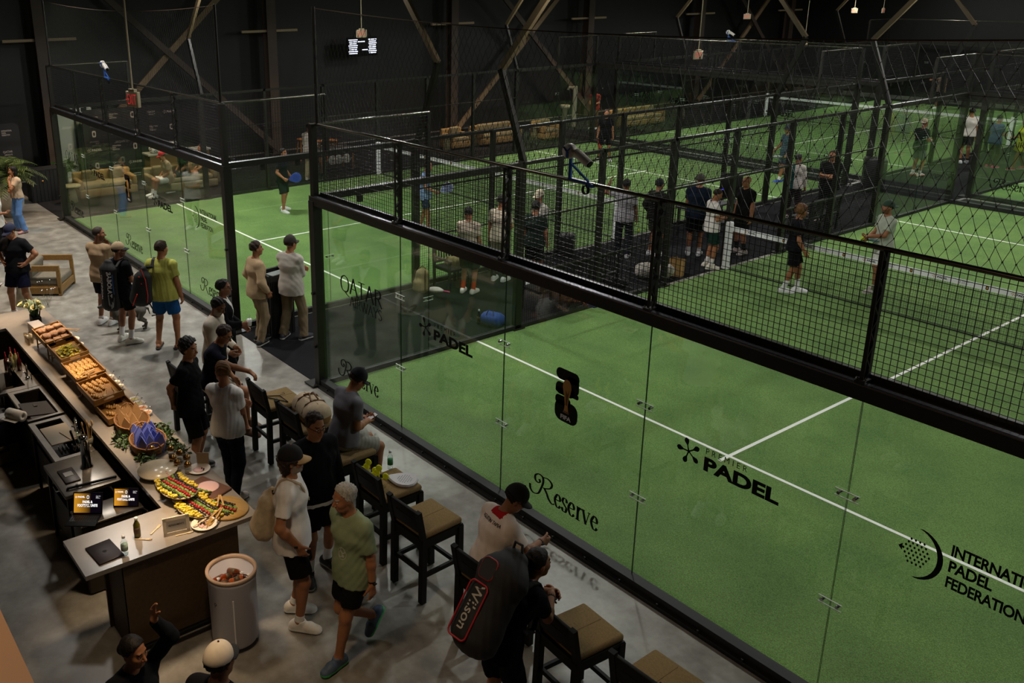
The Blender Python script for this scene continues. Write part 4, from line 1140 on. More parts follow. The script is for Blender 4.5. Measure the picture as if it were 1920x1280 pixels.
# napkin baskets
WICK = mat('wicker', '7d5630', 0.8, var=0.35, scale=45, bump=0.8)
def basket(x, y, lab, col, grp, plab, rx_=0.27, ry_=0.19):
    r = empty('wicker_basket', (x, y, BARTOP), -0.15, lab, 'basket', 'oval wicker baskets on the bar')
    b = MB()
    for k in range(7):
        z = 0.012 + k * 0.016; g_ = 0.88 + 0.02 * k
        b.tube([(rx_ * g_ * cos(t), ry_ * g_ * sin(t), z) for t in np.linspace(0, 2 * pi, 29)], 0.0095, 6, caps=False)
    b.lathe([(0, 0.004), (rx_ * 0.86, 0.004), (rx_ * 0.86, 0.012), (0, 0.012)], n=24, sy=ry_ / rx_)
    b.build('woven_side', WICK, r)
    for s in (-1, 1):
        b = MB(); b.tube([(s * rx_ + s * 0.0, -0.08, 0.11), (s * rx_ * 1.02, -0.05, 0.17), (s * rx_ * 1.03, 0, 0.19), (s * rx_ * 1.02, 0.05, 0.17), (s * rx_, 0.08, 0.11)], 0.009, 6); b.build('handle', WICK, r)
    m = mat('paper_' + col, col, 0.85)
    b = MB()
    b.add([(-0.045, -0.004, 0), (0.045, -0.004, 0), (0.045, -0.004, 0.13), (0.0, -0.004, 0.21), (-0.045, -0.004, 0.13), (-0.045, 0.006, 0), (0.045, 0.006, 0), (0.045, 0.006, 0.13), (0.0, 0.006, 0.21), (-0.045, 0.006, 0.13)],
          [(0, 1, 2, 3, 4), (9, 8, 7, 6, 5), (0, 5, 6, 1), (1, 6, 7, 2), (2, 7, 8, 3), (3, 8, 9, 4), (4, 9, 5, 0)])
    b.add([(-0.025, -0.0045, 0.0), (0.035, -0.0045, 0.0), (0.035, -0.0065, 0.09)], [(0, 1, 2)])
    me = b.mesh('napkin_pouch', m)
    rq = random.Random(len(col) + int(x * 100))
    for i in range(6):
        for j in range(3):
            if (i in (0, 5)) and j == 1 and rq.random() < 0.3: continue
            px_, py_ = -0.18 + i * 0.072, -0.09 + j * 0.085
            if (px_ / rx_) ** 2 + (py_ / ry_) ** 2 > 0.75: continue
            p = Matrix.Rotation(-0.15, 3, 'Z') @ Vector((px_, py_, 0.014))
            o = link_mesh('napkin_pouch', me, None, Vector((x, y, BARTOP)) + p, (rq.uniform(-.3, -.05), rq.uniform(-.2, .2), rq.uniform(0.7, 1.4)))
            tag(o, plab, 'napkin', grp)
basket(1.66, -3.55, 'wicker basket of brown kraft napkin pouches', '9a774e', 'kraft napkin pouches', 'brown kraft napkin pouch standing in the farther wicker basket')
basket(2.23, -3.58, 'wicker basket of blue napkin pouches', '7484dc', 'blue napkin pouches', 'blue napkin pouch standing in the nearer wicker basket')
LEAF = [mat('leaf_dark', '26401c', 0.5, var=0.3, scale=15), mat('leaf_mid', '3e5a24', 0.5, var=0.3, scale=15)]
def leaves(b, c, n, R, s, rn, mi=None, up=0.3):
    for k in range(n):
        d = Vector((rn.normal(), rn.normal(), abs(rn.normal()) * up + 0.1)).normalized()
        p = Vector(c) + Vector((d.x * R[0], d.y * R[1], d.z * R[2])) * rn.uniform(0.4, 1)
        a = Vector((rn.normal(), rn.normal(), rn.normal() * 0.5)).normalized()
        L = s * rn.uniform(0.7, 1.3); n_ = d.cross(a).normalized()
        t = (a - d * 0.2).normalized()
        b.add([p, p + t * L * 0.5 + n_ * L * 0.28, p + t * L + d * L * 0.1, p + t * L * 0.5 - n_ * L * 0.28], [(0, 1, 2, 3)], mi if mi is not None else int(rn.uniform() < 0.4), True)
rn = np.random.default_rng(12)
for x, y, R, n_, lb in ((1.98, -3.36, (0.22, 0.14, 0.1), 150, 'leafy green garland between the two wicker baskets, by the bar edge'), (1.95, -3.78, (0.2, 0.1, 0.08), 110, 'leafy green sprig on the inner side of the kraft basket'), (2.55, -3.72, (0.16, 0.1, 0.08), 90, 'leafy green sprig beside the blue pouch basket'), (2.45, -3.34, (0.2, 0.09, 0.1), 100, 'leafy green sprig on the outer bar edge by the jars')):
    b = MB(); leaves(b, (0, 0, 0.02), n_, R, 0.06, rn); r = tag(b.build('greenery', LEAF, None, (x, y, BARTOP)), lb, 'greenery', 'green sprigs on the bar')
    b = MB()
    for k in range(4): b.tube([(-R[0] * 0.8, (k - 1.5) * 0.03, 0.01), (0, (k - 1.5) * 0.04, 0.05), (R[0] * 0.8, (k - 1.5) * 0.03, 0.02)], 0.003, 5)
    b.build('stem', LEAF[0], r)
# gold-lidded jars
JARG = glass_mat('jar_glass', (0.9, 0.9, 0.88))
for k, (x, y) in enumerate(((2.58, -3.46), (2.72, -3.42), (2.86, -3.40), (2.78, -3.52), (2.9, -3.52), (3.0, -3.45), (2.46, -3.62))):
    r = empty('lidded_jar', (x, y, BARTOP), 0, 'small clear jar with a golden ball lid on the bar', 'jar', 'jars with golden lids')
    b = MB(); b.lathe([(0, 0), (0.036, 0), (0.038, 0.075), (0.032, 0.085)], n=16); b.build('jar', JARG, r)
    b = MB(); b.lathe([(0.0, 0.006), (0.031, 0.006), (0.031, 0.045), (0, 0.045)], n=14); b.build('filling', mat('jar_cream', 'a9a294', 0.7), r)
    b = MB(); b.lathe([(0.036, 0.085), (0.04, 0.095), (0.036, 0.115), (0.022, 0.132), (0, 0.138)], n=16); b.build('lid', mat('gold_lid', '8d6a3c', 0.25, 0.9), r)
# plates, boards, platters
def plate(x, y, rr_, lab, stuff=None):
    r = empty('plate', (x, y, BARTOP), 0, lab, 'plate', 'white plates on the bar')
    b = MB(); b.lathe([(0.0, 0.004), (rr_ * 0.62, 0.004), (rr_ * 0.98, 0.022), (rr_, 0.026), (rr_ * 0.97, 0.028), (rr_ * 0.6, 0.012), (0, 0.012)], n=28); b.build('dish', CER, r)
    if stuff:
        b = MB(); b.lathe([(0, 0.0125), (rr_ * 0.5, 0.0125), (rr_ * 0.45, 0.016), (0, 0.017)], n=16); b.build('juice_smear', mat('pink_smear', 'c9a09a', 0.4), r)
plate(3.02, -3.34, 0.12, 'white plate with berry smears beside the golden jars', True)
plate(4.0, -3.72, 0.125, 'white plate with blueberries and forks at the bar corner', True)
r = empty('marble_board', (2.86, -3.72, BARTOP), 0, 'round pale marble serving board on a short foot', 'serving board')
b = MB(); b.lathe([(0.07, 0), (0.07, 0.02), (0.03, 0.03), (0.03, 0.05), (0.2, 0.055), (0.205, 0.075), (0, 0.075)], n=32); b.build('board', mat('pale_marble', 'bdb29c', 0.25, var=0.2, scale=5), r)
MARB = mat('platter_marble', 'b9a88d', 0.35, var=0.12, scale=6)
PINE = mat('pineapple', 'c9b02e', 0.5, var=0.2, scale=60); BLUEB = mat('blueberry', '14141f', 0.5); STRAW = mat('strawberry', '9c1f1c', 0.4, var=0.25, scale=60); KIWI = mat('kiwi', '5d7a22', 0.45, var=0.35, scale=60)
b = MB(); b.rbox((0, 0, 0.011), (0.03, 0.025, 0.022), 0.004); PINEM = b.mesh('pineapple_chunk', PINE)
b = MB(); b.ball((0, 0, 0.008), 0.0085, 8); BLUEM = b.mesh('blueberry', BLUEB)
b = MB(); b.ball((0, 0, 0.014), 0.017, 8, sq=(0.9, 1.3, 0.8)); STRAM = b.mesh('strawberry', STRAW)
b = MB(); b.lathe([(0, 0), (0.019, 0.001), (0.02, 0.006), (0.019, 0.01), (0, 0.011)], n=12); KIWM = b.mesh('kiwi_slice', KIWI)
rq = random.Random(11)
def fruit_rows(c, R, rot, tilt, grp, where, rows):
    """fruit laid in straight bands across an oval of radii R"""
    M = Matrix.Rotation(rot, 3, 'Z') @ Matrix.Rotation(tilt, 3, 'X')
    nb = len(rows)
    for bi, kind in enumerate(rows):
        yc = (bi - (nb - 1) / 2) * (2 * R[1] / nb) * 0.93
        half = R[0] * sqrt(max(0.05, 1 - (yc / R[1]) ** 2)) * 0.92
        me, st, lb, cat = {'p': (PINEM, 0.034, 'yellow pineapple chunk', 'pineapple'), 'b': (BLUEM, 0.0165, 'dark blueberry', 'blueberry'), 's': (STRAM, 0.036, 'red strawberry', 'strawberry'), 'k': (KIWM, 0.024, 'green kiwi slice', 'kiwi')}[kind]
        bw = 2 * R[1] / nb
        lanes = 2 if kind in 'pb' else 1
        for ln in range(lanes):
            n_ = max(2, int(2 * half / st))
            for i in range(n_ + 1):
                x = -half + 2 * half * i / n_ + rq.uniform(-.003, .003)
                y = yc + (ln - (lanes - 1) / 2) * bw * 0.5 + rq.uniform(-.004, .004)
                p = Vector(c) + M @ Vector((x, y, 0.0 + (0.012 if kind == 'p' and rq.random() < 0.4 else 0)))
                o = link_mesh(me.name.split('.')[0], me, None, p, (rq.uniform(-.3, .3) + (0.9 if kind == 'k' else 0), rq.uniform(-.3, .3), rq.uniform(0, 6)))
                tag(o, lb + ' on ' + where, cat, lb + 's on ' + grp)
def platter(x, y, z, R, rot, lab, grp, rows, tilt=0.0):
    r = empty('cake_stand', (x, y, BARTOP), rot, lab, 'cake stand', 'fruit platters on stands')
    h = z - BARTOP
    M = Matrix.Rotation(tilt, 3, 'X')
    b = MB(); b.lathe([(0, h - 0.02), (R[0] * 0.9, h - 0.02), (R[0], h - 0.006), (R[0], h), (0, h)], n=32, sy=R[1] / R[0]); b.build('platter', MARB, r)
    if h > 0.05:
        b = MB(); b.lathe([(0.07, 0), (0.065, 0.012), (0.03, 0.02), (0.026, h - 0.03), (0.05, h - 0.018)], n=18); b.build('stem', MARB, r)
    fruit_rows((x, y, z), R, rot, tilt, grp, lab_short[grp], rows)
lab_short = {'a': 'the farther low fruit platter', 'b': 'the raised middle fruit platter', 'c': 'the corner fruit platter', 'd': 'the paddle board by the bar edge'}
platter(3.15, -3.70, 1.10, (0.2, 0.15), -0.15, 'low oval stand with striped fruit, behind the raised one', 'a', 'pbkskbp')
platter(3.43, -3.73, 1.17, (0.22, 0.16), 0.25, 'raised oval stand with striped fruit, in the middle', 'b', 'ppbksksbp'[1:])
platter(3.72, -3.68, 1.10, (0.23, 0.16), 0.2, 'oval stand with striped fruit at the bar corner', 'c', 'ppbskbp')
r = empty('cutting_board', (3.42, -3.42, BARTOP), 0.35, 'dark wooden board with leftover fruit beside the platters', 'board')
b = MB(); b.rbox((0, 0, 0.014), (0.42, 0.26, 0.028), 0.012); b.build('board', wood('board_walnut', '5d3a24', 5), r)
b = MB(); b.lathe([(0, 0.0285), (0.12, 0.0285), (0.1, 0.032), (0, 0.033)], n=18); b.build('juice_smear', mat('pink_smear', 'c9a09a', 0.4), r)
fruit_rows((3.5, -3.52, BARTOP + 0.03), (0.1, 0.06), 0.6, 0, 'e', 'the dark wooden board', 'pbk') if lab_short.setdefault('e', 'the dark wooden board') else None
r = empty('paddle_board', (3.86, -3.44, BARTOP), 0.5, 'pale wooden paddle board with a rope loop and half eaten fruit', 'board')
b = MB(); b.lathe([(0.2, 0), (0.205, 0.01), (0.2, 0.022), (0, 0.022)], n=32, sx=1.15); b.rbox((0.02, -0.24, 0.011), (0.07, 0.16, 0.022), 0.008); b.build('board', wood('board_beech', 'a07c3c', 5), r)
b = MB(); b.tube([(0.02, -0.3, 0.02), (0.05, -0.36, 0.01), (0.03, -0.42, 0.0), (0.0, -0.36, 0.012), (0.02, -0.3, 0.02)], 0.006, 6); b.build('rope_loop', mat('hemp', '8a6a42', 0.9), r)
fruit_rows((3.84, -3.50, BARTOP + 0.024), (0.19, 0.13), 0.5, 0, 'd', 'the paddle board by the bar edge', 'pbkskbp'[:6])
utensil('tongs', (3.7, -3.42, BARTOP + 0.06), -0.4, 0.2, 'wooden tongs across the dark wooden board', 'wooden tongs on the fruit boards')
utensil('tongs', (3.92, -3.5, BARTOP + 0.06), -0.9, 0.19, 'wooden tongs across the paddle board', 'wooden tongs on the fruit boards')
for i in range(9):
    a = rq.uniform(0, 6.28); q = rq.uniform(0, 0.06)
    o = link_mesh('blueberry', BLUEM, None, (3.99 + q * cos(a), -3.73 + q * sin(a), BARTOP + 0.014)); tag(o, 'dark blueberry left on the white plate at the bar corner', 'blueberry', 'blueberries left on the corner plate')
for i in range(3):
    o = link_mesh('blueberry', BLUEM, None, (3.03 + 0.02 * i, -3.31 + 0.012 * (i % 2), BARTOP + 0.014)); tag(o, 'dark blueberry on the white plate by the golden jars', 'blueberry', 'blueberries on the far plate')
FORKW = mat('birch_cutlery', 'b9a88a', 0.8)
for x, y, a, lb, st in ((3.98, -3.76, 1.9, 'pale wooden fork lying on the corner plate', 0.03), (3.88, -4.27, 0.9, 'single pale wooden fork on the bare worktop', 0.0), (4.02, -3.93, 1.35, 'paper wrapped cutlery beside the framed sign, nearer the edge', 0.0), (3.80, -4.12, 2.2, 'crumpled wrapped cutlery beside the juice bottle', 0.0)):
    r = empty('wooden_fork', (x, y, BARTOP + st), a, lb, 'fork', 'loose wooden cutlery on the bar')
    b = MB(); b.bar((-0.08, 0, 0.004), (0.03, 0, 0.004), 0.014, 0.004); b.build('handle', FORKW, r)
    b = MB(); b.bar((0.03, 0, 0.004), (0.06, 0, 0.006), 0.024, 0.004)
    for s in (-1, 0, 1): b.bar((0.06, s * 0.009, 0.006), (0.085, s * 0.008, 0.009), 0.005, 0.003)
    b.build('tines', FORKW, r)
# framed sign, cards, bottles, laptop
r = empty('picture_frame', (3.98, -3.98, BARTOP), 1.35, 'white framed sign reading refreshments on the bar corner', 'framed sign')
M = Matrix.Rotation(radians(-10), 3, 'X')
b = MB(); FR = mat('frame_limewash', 'cfc4b2', 0.7)
for s in (-1, 1): b.box(M @ Vector((s * 0.105, 0, 0.085)), (0.032, 0.016, 0.17), M=M); b.box(M @ Vector((0, 0, 0.085 + s * 0.07)), (0.242, 0.016, 0.032), M=M)
b.build('frame', FR, r)
b = MB(); b.box(M @ Vector((0, 0.002, 0.085)), (0.18, 0.006, 0.11), M=M); b.build('card', mat('sign_card', 'c6c1ba', 0.6), r)
b = MB(); put_text(b, 'REFRESHMENTS', -0.07, 0.085, 0.14, 0.018, -0.002, M=M, bold=0.02); b.build('sign_text', mat('sign_navy', '1c2433', 0.6), r)
b = MB(); b.bar((0, 0.03, 0.1), (0, 0.09, 0), 0.04, 0.006); b.build('easel_leg', FR, r)
r = empty('sign_card', (2.95, -3.26, BARTOP), 0.9, 'kraft paper card standing on the outer bar edge', 'card')
b = MB(); b.box((0, 0, 0.075), (0.13, 0.004, 0.15)); b.build('card', mat('kraft_card', 'a08c70', 0.8), r)
b = MB(); b.box((0, 0.03, 0.05), (0.1, 0.004, 0.11), M=Matrix.Rotation(0.5, 3, 'X')); b.build('card_foot', mat('kraft_card', 'a08c70', 0.8), r)
def bottle(x, y, z, lab, col, liquid, grp=None, h=0.19, cat='bottle', cap='e6e6e6'):
    r = empty('bottle', (x, y, z), 0.4, lab, cat, grp)
    k = h / 0.19
    b = MB(); b.lathe([(0, 0), (0.029, 0), (0.031, 0.01), (0.031, 0.12 * k), (0.014, 0.155 * k), (0.013, 0.17 * k)], n=16)
    b.build('bottle_body', glass_mat('bottle_clear', (0.88, 0.93, 0.92)) if not liquid else mat('liquid_' + col, col, 0.15), r)
    b = MB(); b.lathe([(0.0, 0.168 * k), (0.016, 0.168 * k), (0.016, 0.19 * k), (0, 0.191 * k)], n=12); b.build('cap', mat('bottle_cap_' + cap, cap, 0.5), r)
    b = MB(); b.lathe([(0.0316, 0.045 * k), (0.0316, 0.1 * k)], n=16); b.build('label', mat('label_' + col, col, 0.6) if not liquid else mat('label_pale', '4d3a22', 0.5), r)
    return r
bottle(4.0, -4.48, BARTOP, 'clear water bottle with white cap standing on the bar end', '9fb0a0', False, 'bottles on the bar end')
bottle(3.8, -4.29, BARTOP, 'bottle of yellow green juice on the bar end', '5d5614', True, 'bottles on the bar end', 0.2)
r = empty('laptop', (3.87, -4.62, BARTOP), 0.08, 'closed dark laptop on the end of the stone worktop', 'laptop')
b = MB(); b.rbox((0, 0, 0.004), (0.32, 0.23, 0.007), 0.003); b.build('base', mat('laptop_dark', '2a2326', 0.4, 0.5), r)
b = MB(); b.rbox((0, 0, 0.0115), (0.32, 0.23, 0.007), 0.003); l = b.build('lid', mat('laptop_dark', '2a2326', 0.4, 0.5), r)
b = MB(); M = Matrix(((1, 0, 0), (0, 0, 1), (0, 1, 0)))
b.add([(0.02 * cos(t) + 0.003 * cos(2 * t), 0.02 * sin(t), 0.0153) for t in np.linspace(0, 6.28, 14, endpoint=False)], [list(range(14))]); b.add([(0.0, 0.022, 0.0153), (0.008, 0.026, 0.0153), (0.01, 0.036, 0.0153), (0.003, 0.032, 0.0153)], [(0, 1, 2, 3)])
b.build('lid_mark', BLACK, l)
# flowers, box and glasses at the far end
r = empty('flower_arrangement', (-2.55, -3.5, BARTOP), 0, 'arrangement of cream calla flowers and leaves at the far bar end', 'flowers')
b = MB(); b.rbox((0, 0, 0.06), (0.24, 0.12, 0.12), 0.01); b.build('vase', BLACK, r)
b = MB(); rn = np.random.default_rng(5)
for k in range(46):
    a = rn.uniform(0, 6.28); L = rn.uniform(0.2, 0.36); o = rn.uniform(0.3, 1)
    p0 = Vector((rn.uniform(-.08, .08), rn.uniform(-.04, .04), 0.1)); p1 = p0 + Vector((cos(a) * L * 0.4 * o, sin(a) * L * 0.4 * o, L * 0.7)); p2 = p0 + Vector((cos(a) * L * o, sin(a) * L * o, L * 0.65))
    n_ = Vector((-sin(a), cos(a), 0)) * 0.011
    b.add([p0 - n_, p0 + n_, p1 + n_, p1 - n_, p2], [(0, 1, 2, 3), (3, 2, 4)], int(rn.uniform() < 0.5), True)
b.build('leaves', LEAF, r)
FLOW = mat('cream_petal', 'c9bd86', 0.6)
for k in range(9):
    a = k * 2.4 + 0.3; q = 0.06 + 0.14 * ((k * 37) % 10) / 10
    b = MB(); p = Vector((q * cos(a) - 0.03, q * sin(a) * 0.9, 0.24 + 0.02 * (k % 4)))
    M = Matrix.Rotation(0.6 * cos(a), 3, 'Y') @ Matrix.Rotation(-0.6 * sin(a), 3, 'X')
    b.lathe([(0.006, -0.05), (0.016, -0.02), (0.03, 0.01), (0.05, 0.03), (0.046, 0.032), (0.012, -0.01), (0.0, -0.02)], p, 14, M=M); f = b.build('bloom', FLOW, r)
    b = MB(); b.tube([p + M @ Vector((0, 0, -0.015)), p + M @ Vector((0, 0, 0.03))], 0.006, 6); b.build('spadix', mat('yellow_spadix', 'b59a20', 0.6), f)
r = empty('paper_box', (-2.0, -3.62, BARTOP), 0.05, 'white paper box behind the bread tray', 'box')
b = MB(); b.rbox((0, 0, 0.08), (0.34, 0.16, 0.16), 0.008); b.build('box_body', mat('box_white', 'b9aca0', 0.8), r)
b = MB(); b.rbox((0, 0, 0.166), (0.345, 0.165, 0.012), 0.004); b.build('lid', mat('box_white', 'b9aca0', 0.8), r)
for k in range(7):
    x, y = -1.82 + 0.05 * (k % 4), -3.83 + 0.06 * (k // 4)
    b = MB(); b.lathe([(0, 0), (0.02, 0), (0.024, 0.14), (0.022, 0.14), (0.018, 0.006), (0, 0.006)], (x, y, BARTOP), 10); tag(b.build('tumbler', glass_mat('tumbler_glass', (0.85, 0.8, 0.72))), 'tall empty glass beside the bread tray', 'glass', 'tall glasses beside the bread tray')
b = MB(); 
for k in range(12): b.tube([(-2.55 + 0.02 * sin(k), -3.3 + 0.02 * cos(k * 1.7), BARTOP + 0.2), (-2.5 + 0.16 * sin(k * 2.1), -3.3 + 0.1 * cos(k * 1.3), BARTOP + 0.5 + 0.05 * (k % 3))], 0.0015, 4)
r = tag(b.build('light_branch', CHROME), 'thin twigs with little lights over the flowers', 'decoration')
b = MB()
for k in range(12): b.ball((-2.5 + 0.16 * sin(k * 2.1), -3.3 + 0.1 * cos(k * 1.3), BARTOP + 0.5 + 0.05 * (k % 3)), 0.0045, 6)
b.build('bulbs', mat('tiny_bulb', 'ffffff', 0.3, emit=1.5), r)
# white drum of drinks
r = empty('drinks_drum', (4.40, -3.66, 0), 0.3, 'white round drinks cooler on castors beside the bar corner', 'drinks cooler')
DRUM = mat('drum_white', 'bcbbc8', 0.4)
b = MB(); b.lathe([(0.0, 0.05), (0.2, 0.05), (0.215, 0.08), (0.22, 0.7), (0.228, 0.72), (0.228, 0.76), (0.205, 0.76), (0.2, 0.61), (0.0, 0.61)], n=40); b.build('drum', DRUM, r)
b = MB(); b.lathe([(0.203, 0.755), (0.232, 0.755), (0.235, 0.785), (0.206, 0.785), (0.203, 0.755)], n=40); b.build('rim', mat('drum_rim', 'b39a86', 0.5), r)
for k in range(4):
    a = pi / 4 + k * pi / 2; b = MB(); M = Matrix.Rotation(pi / 2, 3, 'X')
    b.lathe([(0.0, -0.012), (0.03, -0.012), (0.03, 0.012), (0, 0.012)], (0.17 * cos(a), 0.17 * sin(a), 0.03), 12, M=M); b.bar((0.17 * cos(a), 0.17 * sin(a), 0.03), (0.17 * cos(a), 0.17 * sin(a), 0.055), 0.02); b.build('castor', WHITE, r)
b = MB(); b.tube([(0.17, -0.15, 0.08), (0.173, -0.153, 0.6)], 0.008, 6); b.build('drain_pipe', WHITE, r)
b = MB(); put_text(b, 'P', 0.0, 0.5, 0.03, 0.05, -0.222, bold=0.0); b.build('print', BLACK, r)
for k, (dx, dy, a, col, lb) in enumerate(((-0.08, -0.05, 0.5, '6d2a12', 'amber'), (0.02, -0.08, 1.2, '8a3c14', 'orange'), (0.06, 0.03, 2.2, '2a0e14', 'dark red'), (-0.04, 0.07, 0.2, '7d3312', 'tawny'), (-0.12, 0.05, 1.9, '5a2a10', 'brown'), (0.11, -0.05, 2.8, '9a4a1a', 'light orange'))):
    q = bottle(4.40 + dx * 0.8 - 0.05, -3.66 + dy * 0.8, 0.645 + 0.014 * (k % 3), '%s drink bottle lying in the white round cooler' % lb, col, True, 'drink bottles in the round cooler')
    q.rotation_euler = (pi / 2 - 0.25, 0.0, a)
# ---------------------------------------------------------------- people: smooth bodies from blended tapered limbs
def _axis(lo, hi, coarse, fine, zones):
    p = [lo]
    while p[-1] < hi:
        x = p[-1]
        h = coarse
        for a, b in zones:
            if a - coarse <= x < b: h = fine
        p.append(x + h)
    return np.array(p, np.float32)
class Field:
    def __init__(s, lo, hi, coarse, fine=None, zones=()):
        """zones: list of (lo, hi) boxes meshed at the fine step"""
        fine = fine or coarse
        s.ax = [_axis(lo[i], hi[i], coarse, fine, [(z[0][i], z[1][i]) for z in zones]) for i in range(3)]
        s.D = np.full([len(a) for a in s.ax], 0.3, np.float32)
    def sub(s, lo, hi, m):
        sl = []
        for i in range(3):
            a = np.searchsorted(s.ax[i], lo[i] - m); b = np.searchsorted(s.ax[i], hi[i] + m)
            sl.append(slice(max(a, 0), max(b, 0)))
        sl = tuple(sl)
        g = np.meshgrid(*[s.ax[i][sl[i]] for i in range(3)], indexing='ij', sparse=True)
        return sl, g
    def merge(s, sl, d, k, op='add'):
        A = s.D[sl]
        if op == 'add':
            if k > 0:
                h = np.maximum(k - np.abs(A - d), 0) / k
                s.D[sl] = np.minimum(A, d) - h * h * k * 0.25
            else: s.D[sl] = np.minimum(A, d)
        else:
            d = -d
            if k > 0:
                h = np.maximum(k - np.abs(A - d), 0) / k
                s.D[sl] = np.maximum(A, d) + h * h * k * 0.25
            else: s.D[sl] = np.maximum(A, d)
    def cone(s, a, b, ra, rb, k=0.03, squash=None, op='add', flat=None):
        """tapered capsule; squash = (direction, factor) widens it; flat = cut plane at b (and a)"""
        a = np.array(a, np.float32); b = np.array(b, np.float32)
        R = max(ra, rb) * (squash[1] if squash else 1)
        lo = np.minimum(a, b) - R; hi = np.maximum(a, b) + R
        sl, g = s.sub(lo, hi, 0.05)
        if min(x.stop - x.start for x in sl) <= 0: return
        P = [g[i] - a[i] for i in range(3)]
        ab = b - a
        if squash:
            q = np.array(squash[0], np.float32); f = 1 - 1 / squash[1]
            t = P[0] * q[0] + P[1] * q[1] + P[2] * q[2]
            P = [P[i] - q[i] * f * t for i in range(3)]
            ab = ab - q * f * float(ab @ q)
        L2 = float(ab @ ab) + 1e-9
        h = np.clip((P[0] * ab[0] + P[1] * ab[1] + P[2] * ab[2]) / L2, 0, 1)
        d = np.sqrt((P[0] - ab[0] * h) ** 2 + (P[1] - ab[1] * h) ** 2 + (P[2] - ab[2] * h) ** 2) - (ra + (rb - ra) * h)
        if flat:
            u = (b - a) / np.linalg.norm(b - a)
            e = (g[0] - b[0]) * u[0] + (g[1] - b[1]) * u[1] + (g[2] - b[2]) * u[2]
            d = np.maximum(d, e)
            if flat == 2:
                d = np.maximum(d, -((g[0] - a[0]) * u[0] + (g[1] - a[1]) * u[1] + (g[2] - a[2]) * u[2]))
        s.merge(sl, d, k, op)
    def ell(s, c, r, M=None, k=0.02, op='add', cut=None):
        """ellipsoid with axes M (3x3 columns); cut: list of (normal, offset) in its own axes keeping n.p < offset"""
        c = np.array(c, np.float32); R = max(r)
        sl, g = s.sub(c - R, c + R, 0.04)
        if min(x.stop - x.start for x in sl) <= 0: return
        P = [g[i] - c[i] for i in range(3)]
        if M is not None:
            M = np.array(M, np.float32)
            P = [P[0] * M[0, j] + P[1] * M[1, j] + P[2] * M[2, j] for j in range(3)]
        q = np.sqrt((P[0] / r[0]) ** 2 + (P[1] / r[1]) ** 2 + (P[2] / r[2]) ** 2)
        d = (q - 1) * (min(r) * 0.5 + 0.5 * sum(r) / 3)
        for n, o in (cut or ()):
            d = np.maximum(d, P[0] * n[0] + P[1] * n[1] + P[2] * n[2] - o)
        s.merge(sl, d, k, op)
    def plane(s, p, n):
        """keep the side where (x - p).n < 0"""
        g = np.meshgrid(*s.ax, indexing='ij', sparse=True)
        s.D = np.maximum(s.D, (g[0] - p[0]) * n[0] + (g[1] - p[1]) * n[1] + (g[2] - p[2]) * n[2])
    def folds(s, amp, seed, f=1.0):
        g = np.meshgrid(*s.ax, indexing='ij', sparse=True)
        r = np.random.default_rng(seed)
        for i in range(4):
            w = r.normal(size=3) * (22 + 9 * i) * f * np.array([1, 1, 0.55])
            ph = r.uniform(0, 6.28, 2)
            v = r.normal(size=3) * 6
            s.D += (amp * (0.55 if i else 1)) * np.sin(g[0] * w[0] + g[1] * w[1] + g[2] * w[2] + ph[0] + 1.5 * np.sin(g[0] * v[0] + g[1] * v[1] + g[2] * v[2] + ph[1]))
    def mesh(s):
        D = s.D
        ax = s.ax
        S = D < 0
        n = S[:-1, :-1, :-1].astype(np.int8)
        n = sum(S[i:S.shape[0] - 1 + i, j:S.shape[1] - 1 + j, k:S.shape[2] - 1 + k].astype(np.int8) for i in (0, 1) for j in (0, 1) for k in (0, 1))
        act = np.argwhere((n > 0) & (n < 8))
        if len(act) == 0: return np.zeros((0, 3)), np.zeros((0, 4), int)
        I, J, K = act.T
        idx = np.full(n.shape, -1, np.int32)
        idx[I, J, K] = np.arange(len(act))
        acc = np.zeros((len(act), 3)); cnt = np.zeros(len(act))
        cor = lambda o: (ax[0][I + o[0]], ax[1][J + o[1]], ax[2][K + o[2]])
        for axis in range(3):
            others = [q for q in range(3) if q != axis]
            for p in (0, 1):
                for q in (0, 1):
                    o0 = [0, 0, 0]; o0[others[0]] = p; o0[others[1]] = q
                    o1 = list(o0); o1[axis] = 1
                    d0 = D[I + o0[0], J + o0[1], K + o0[2]]; d1 = D[I + o1[0], J + o1[1], K + o1[2]]
                    m = (d0 < 0) != (d1 < 0)
                    t = np.where(m, d0 / np.where(m, d0 - d1, 1), 0)
                    c0 = np.stack(cor(o0), 1); c1 = np.stack(cor(o1), 1)
                    acc += np.where(m[:, None], c0 + (c1 - c0) * t[:, None], 0)
                    cnt += m
        V = acc / cnt[:, None]
        F = []
        for axis in range(3):
            sl0 = [slice(None)] * 3; sl1 = [slice(None)] * 3
            sl0[axis] = slice(0, -1); sl1[axis] = slice(1, None)
            A = S[tuple(sl0)]; B = S[tuple(sl1)]
            E = np.argwhere(A != B)
            o1, o2 = [(1, 2), (2, 0), (0, 1)][axis]
            ok = (E[:, o1] > 0) & (E[:, o2] > 0) & (E[:, o1] < n.shape[o1]) & (E[:, o2] < n.shape[o2])
            E = E[ok]
            def at(d1, d2):
                e = E.copy(); e[:, o1] -= d1; e[:, o2] -= d2
                return idx[e[:, 0], e[:, 1], e[:, 2]]
            q = np.stack([at(1, 1), at(0, 1), at(0, 0), at(1, 0)], 1)
            flip = ~A[E[:, 0], E[:, 1], E[:, 2]]
            q[flip] = q[flip][:, ::-1]
            F.append(q)
        F = np.concatenate(F)
        F = F[(F >= 0).all(1)]
        return V, F

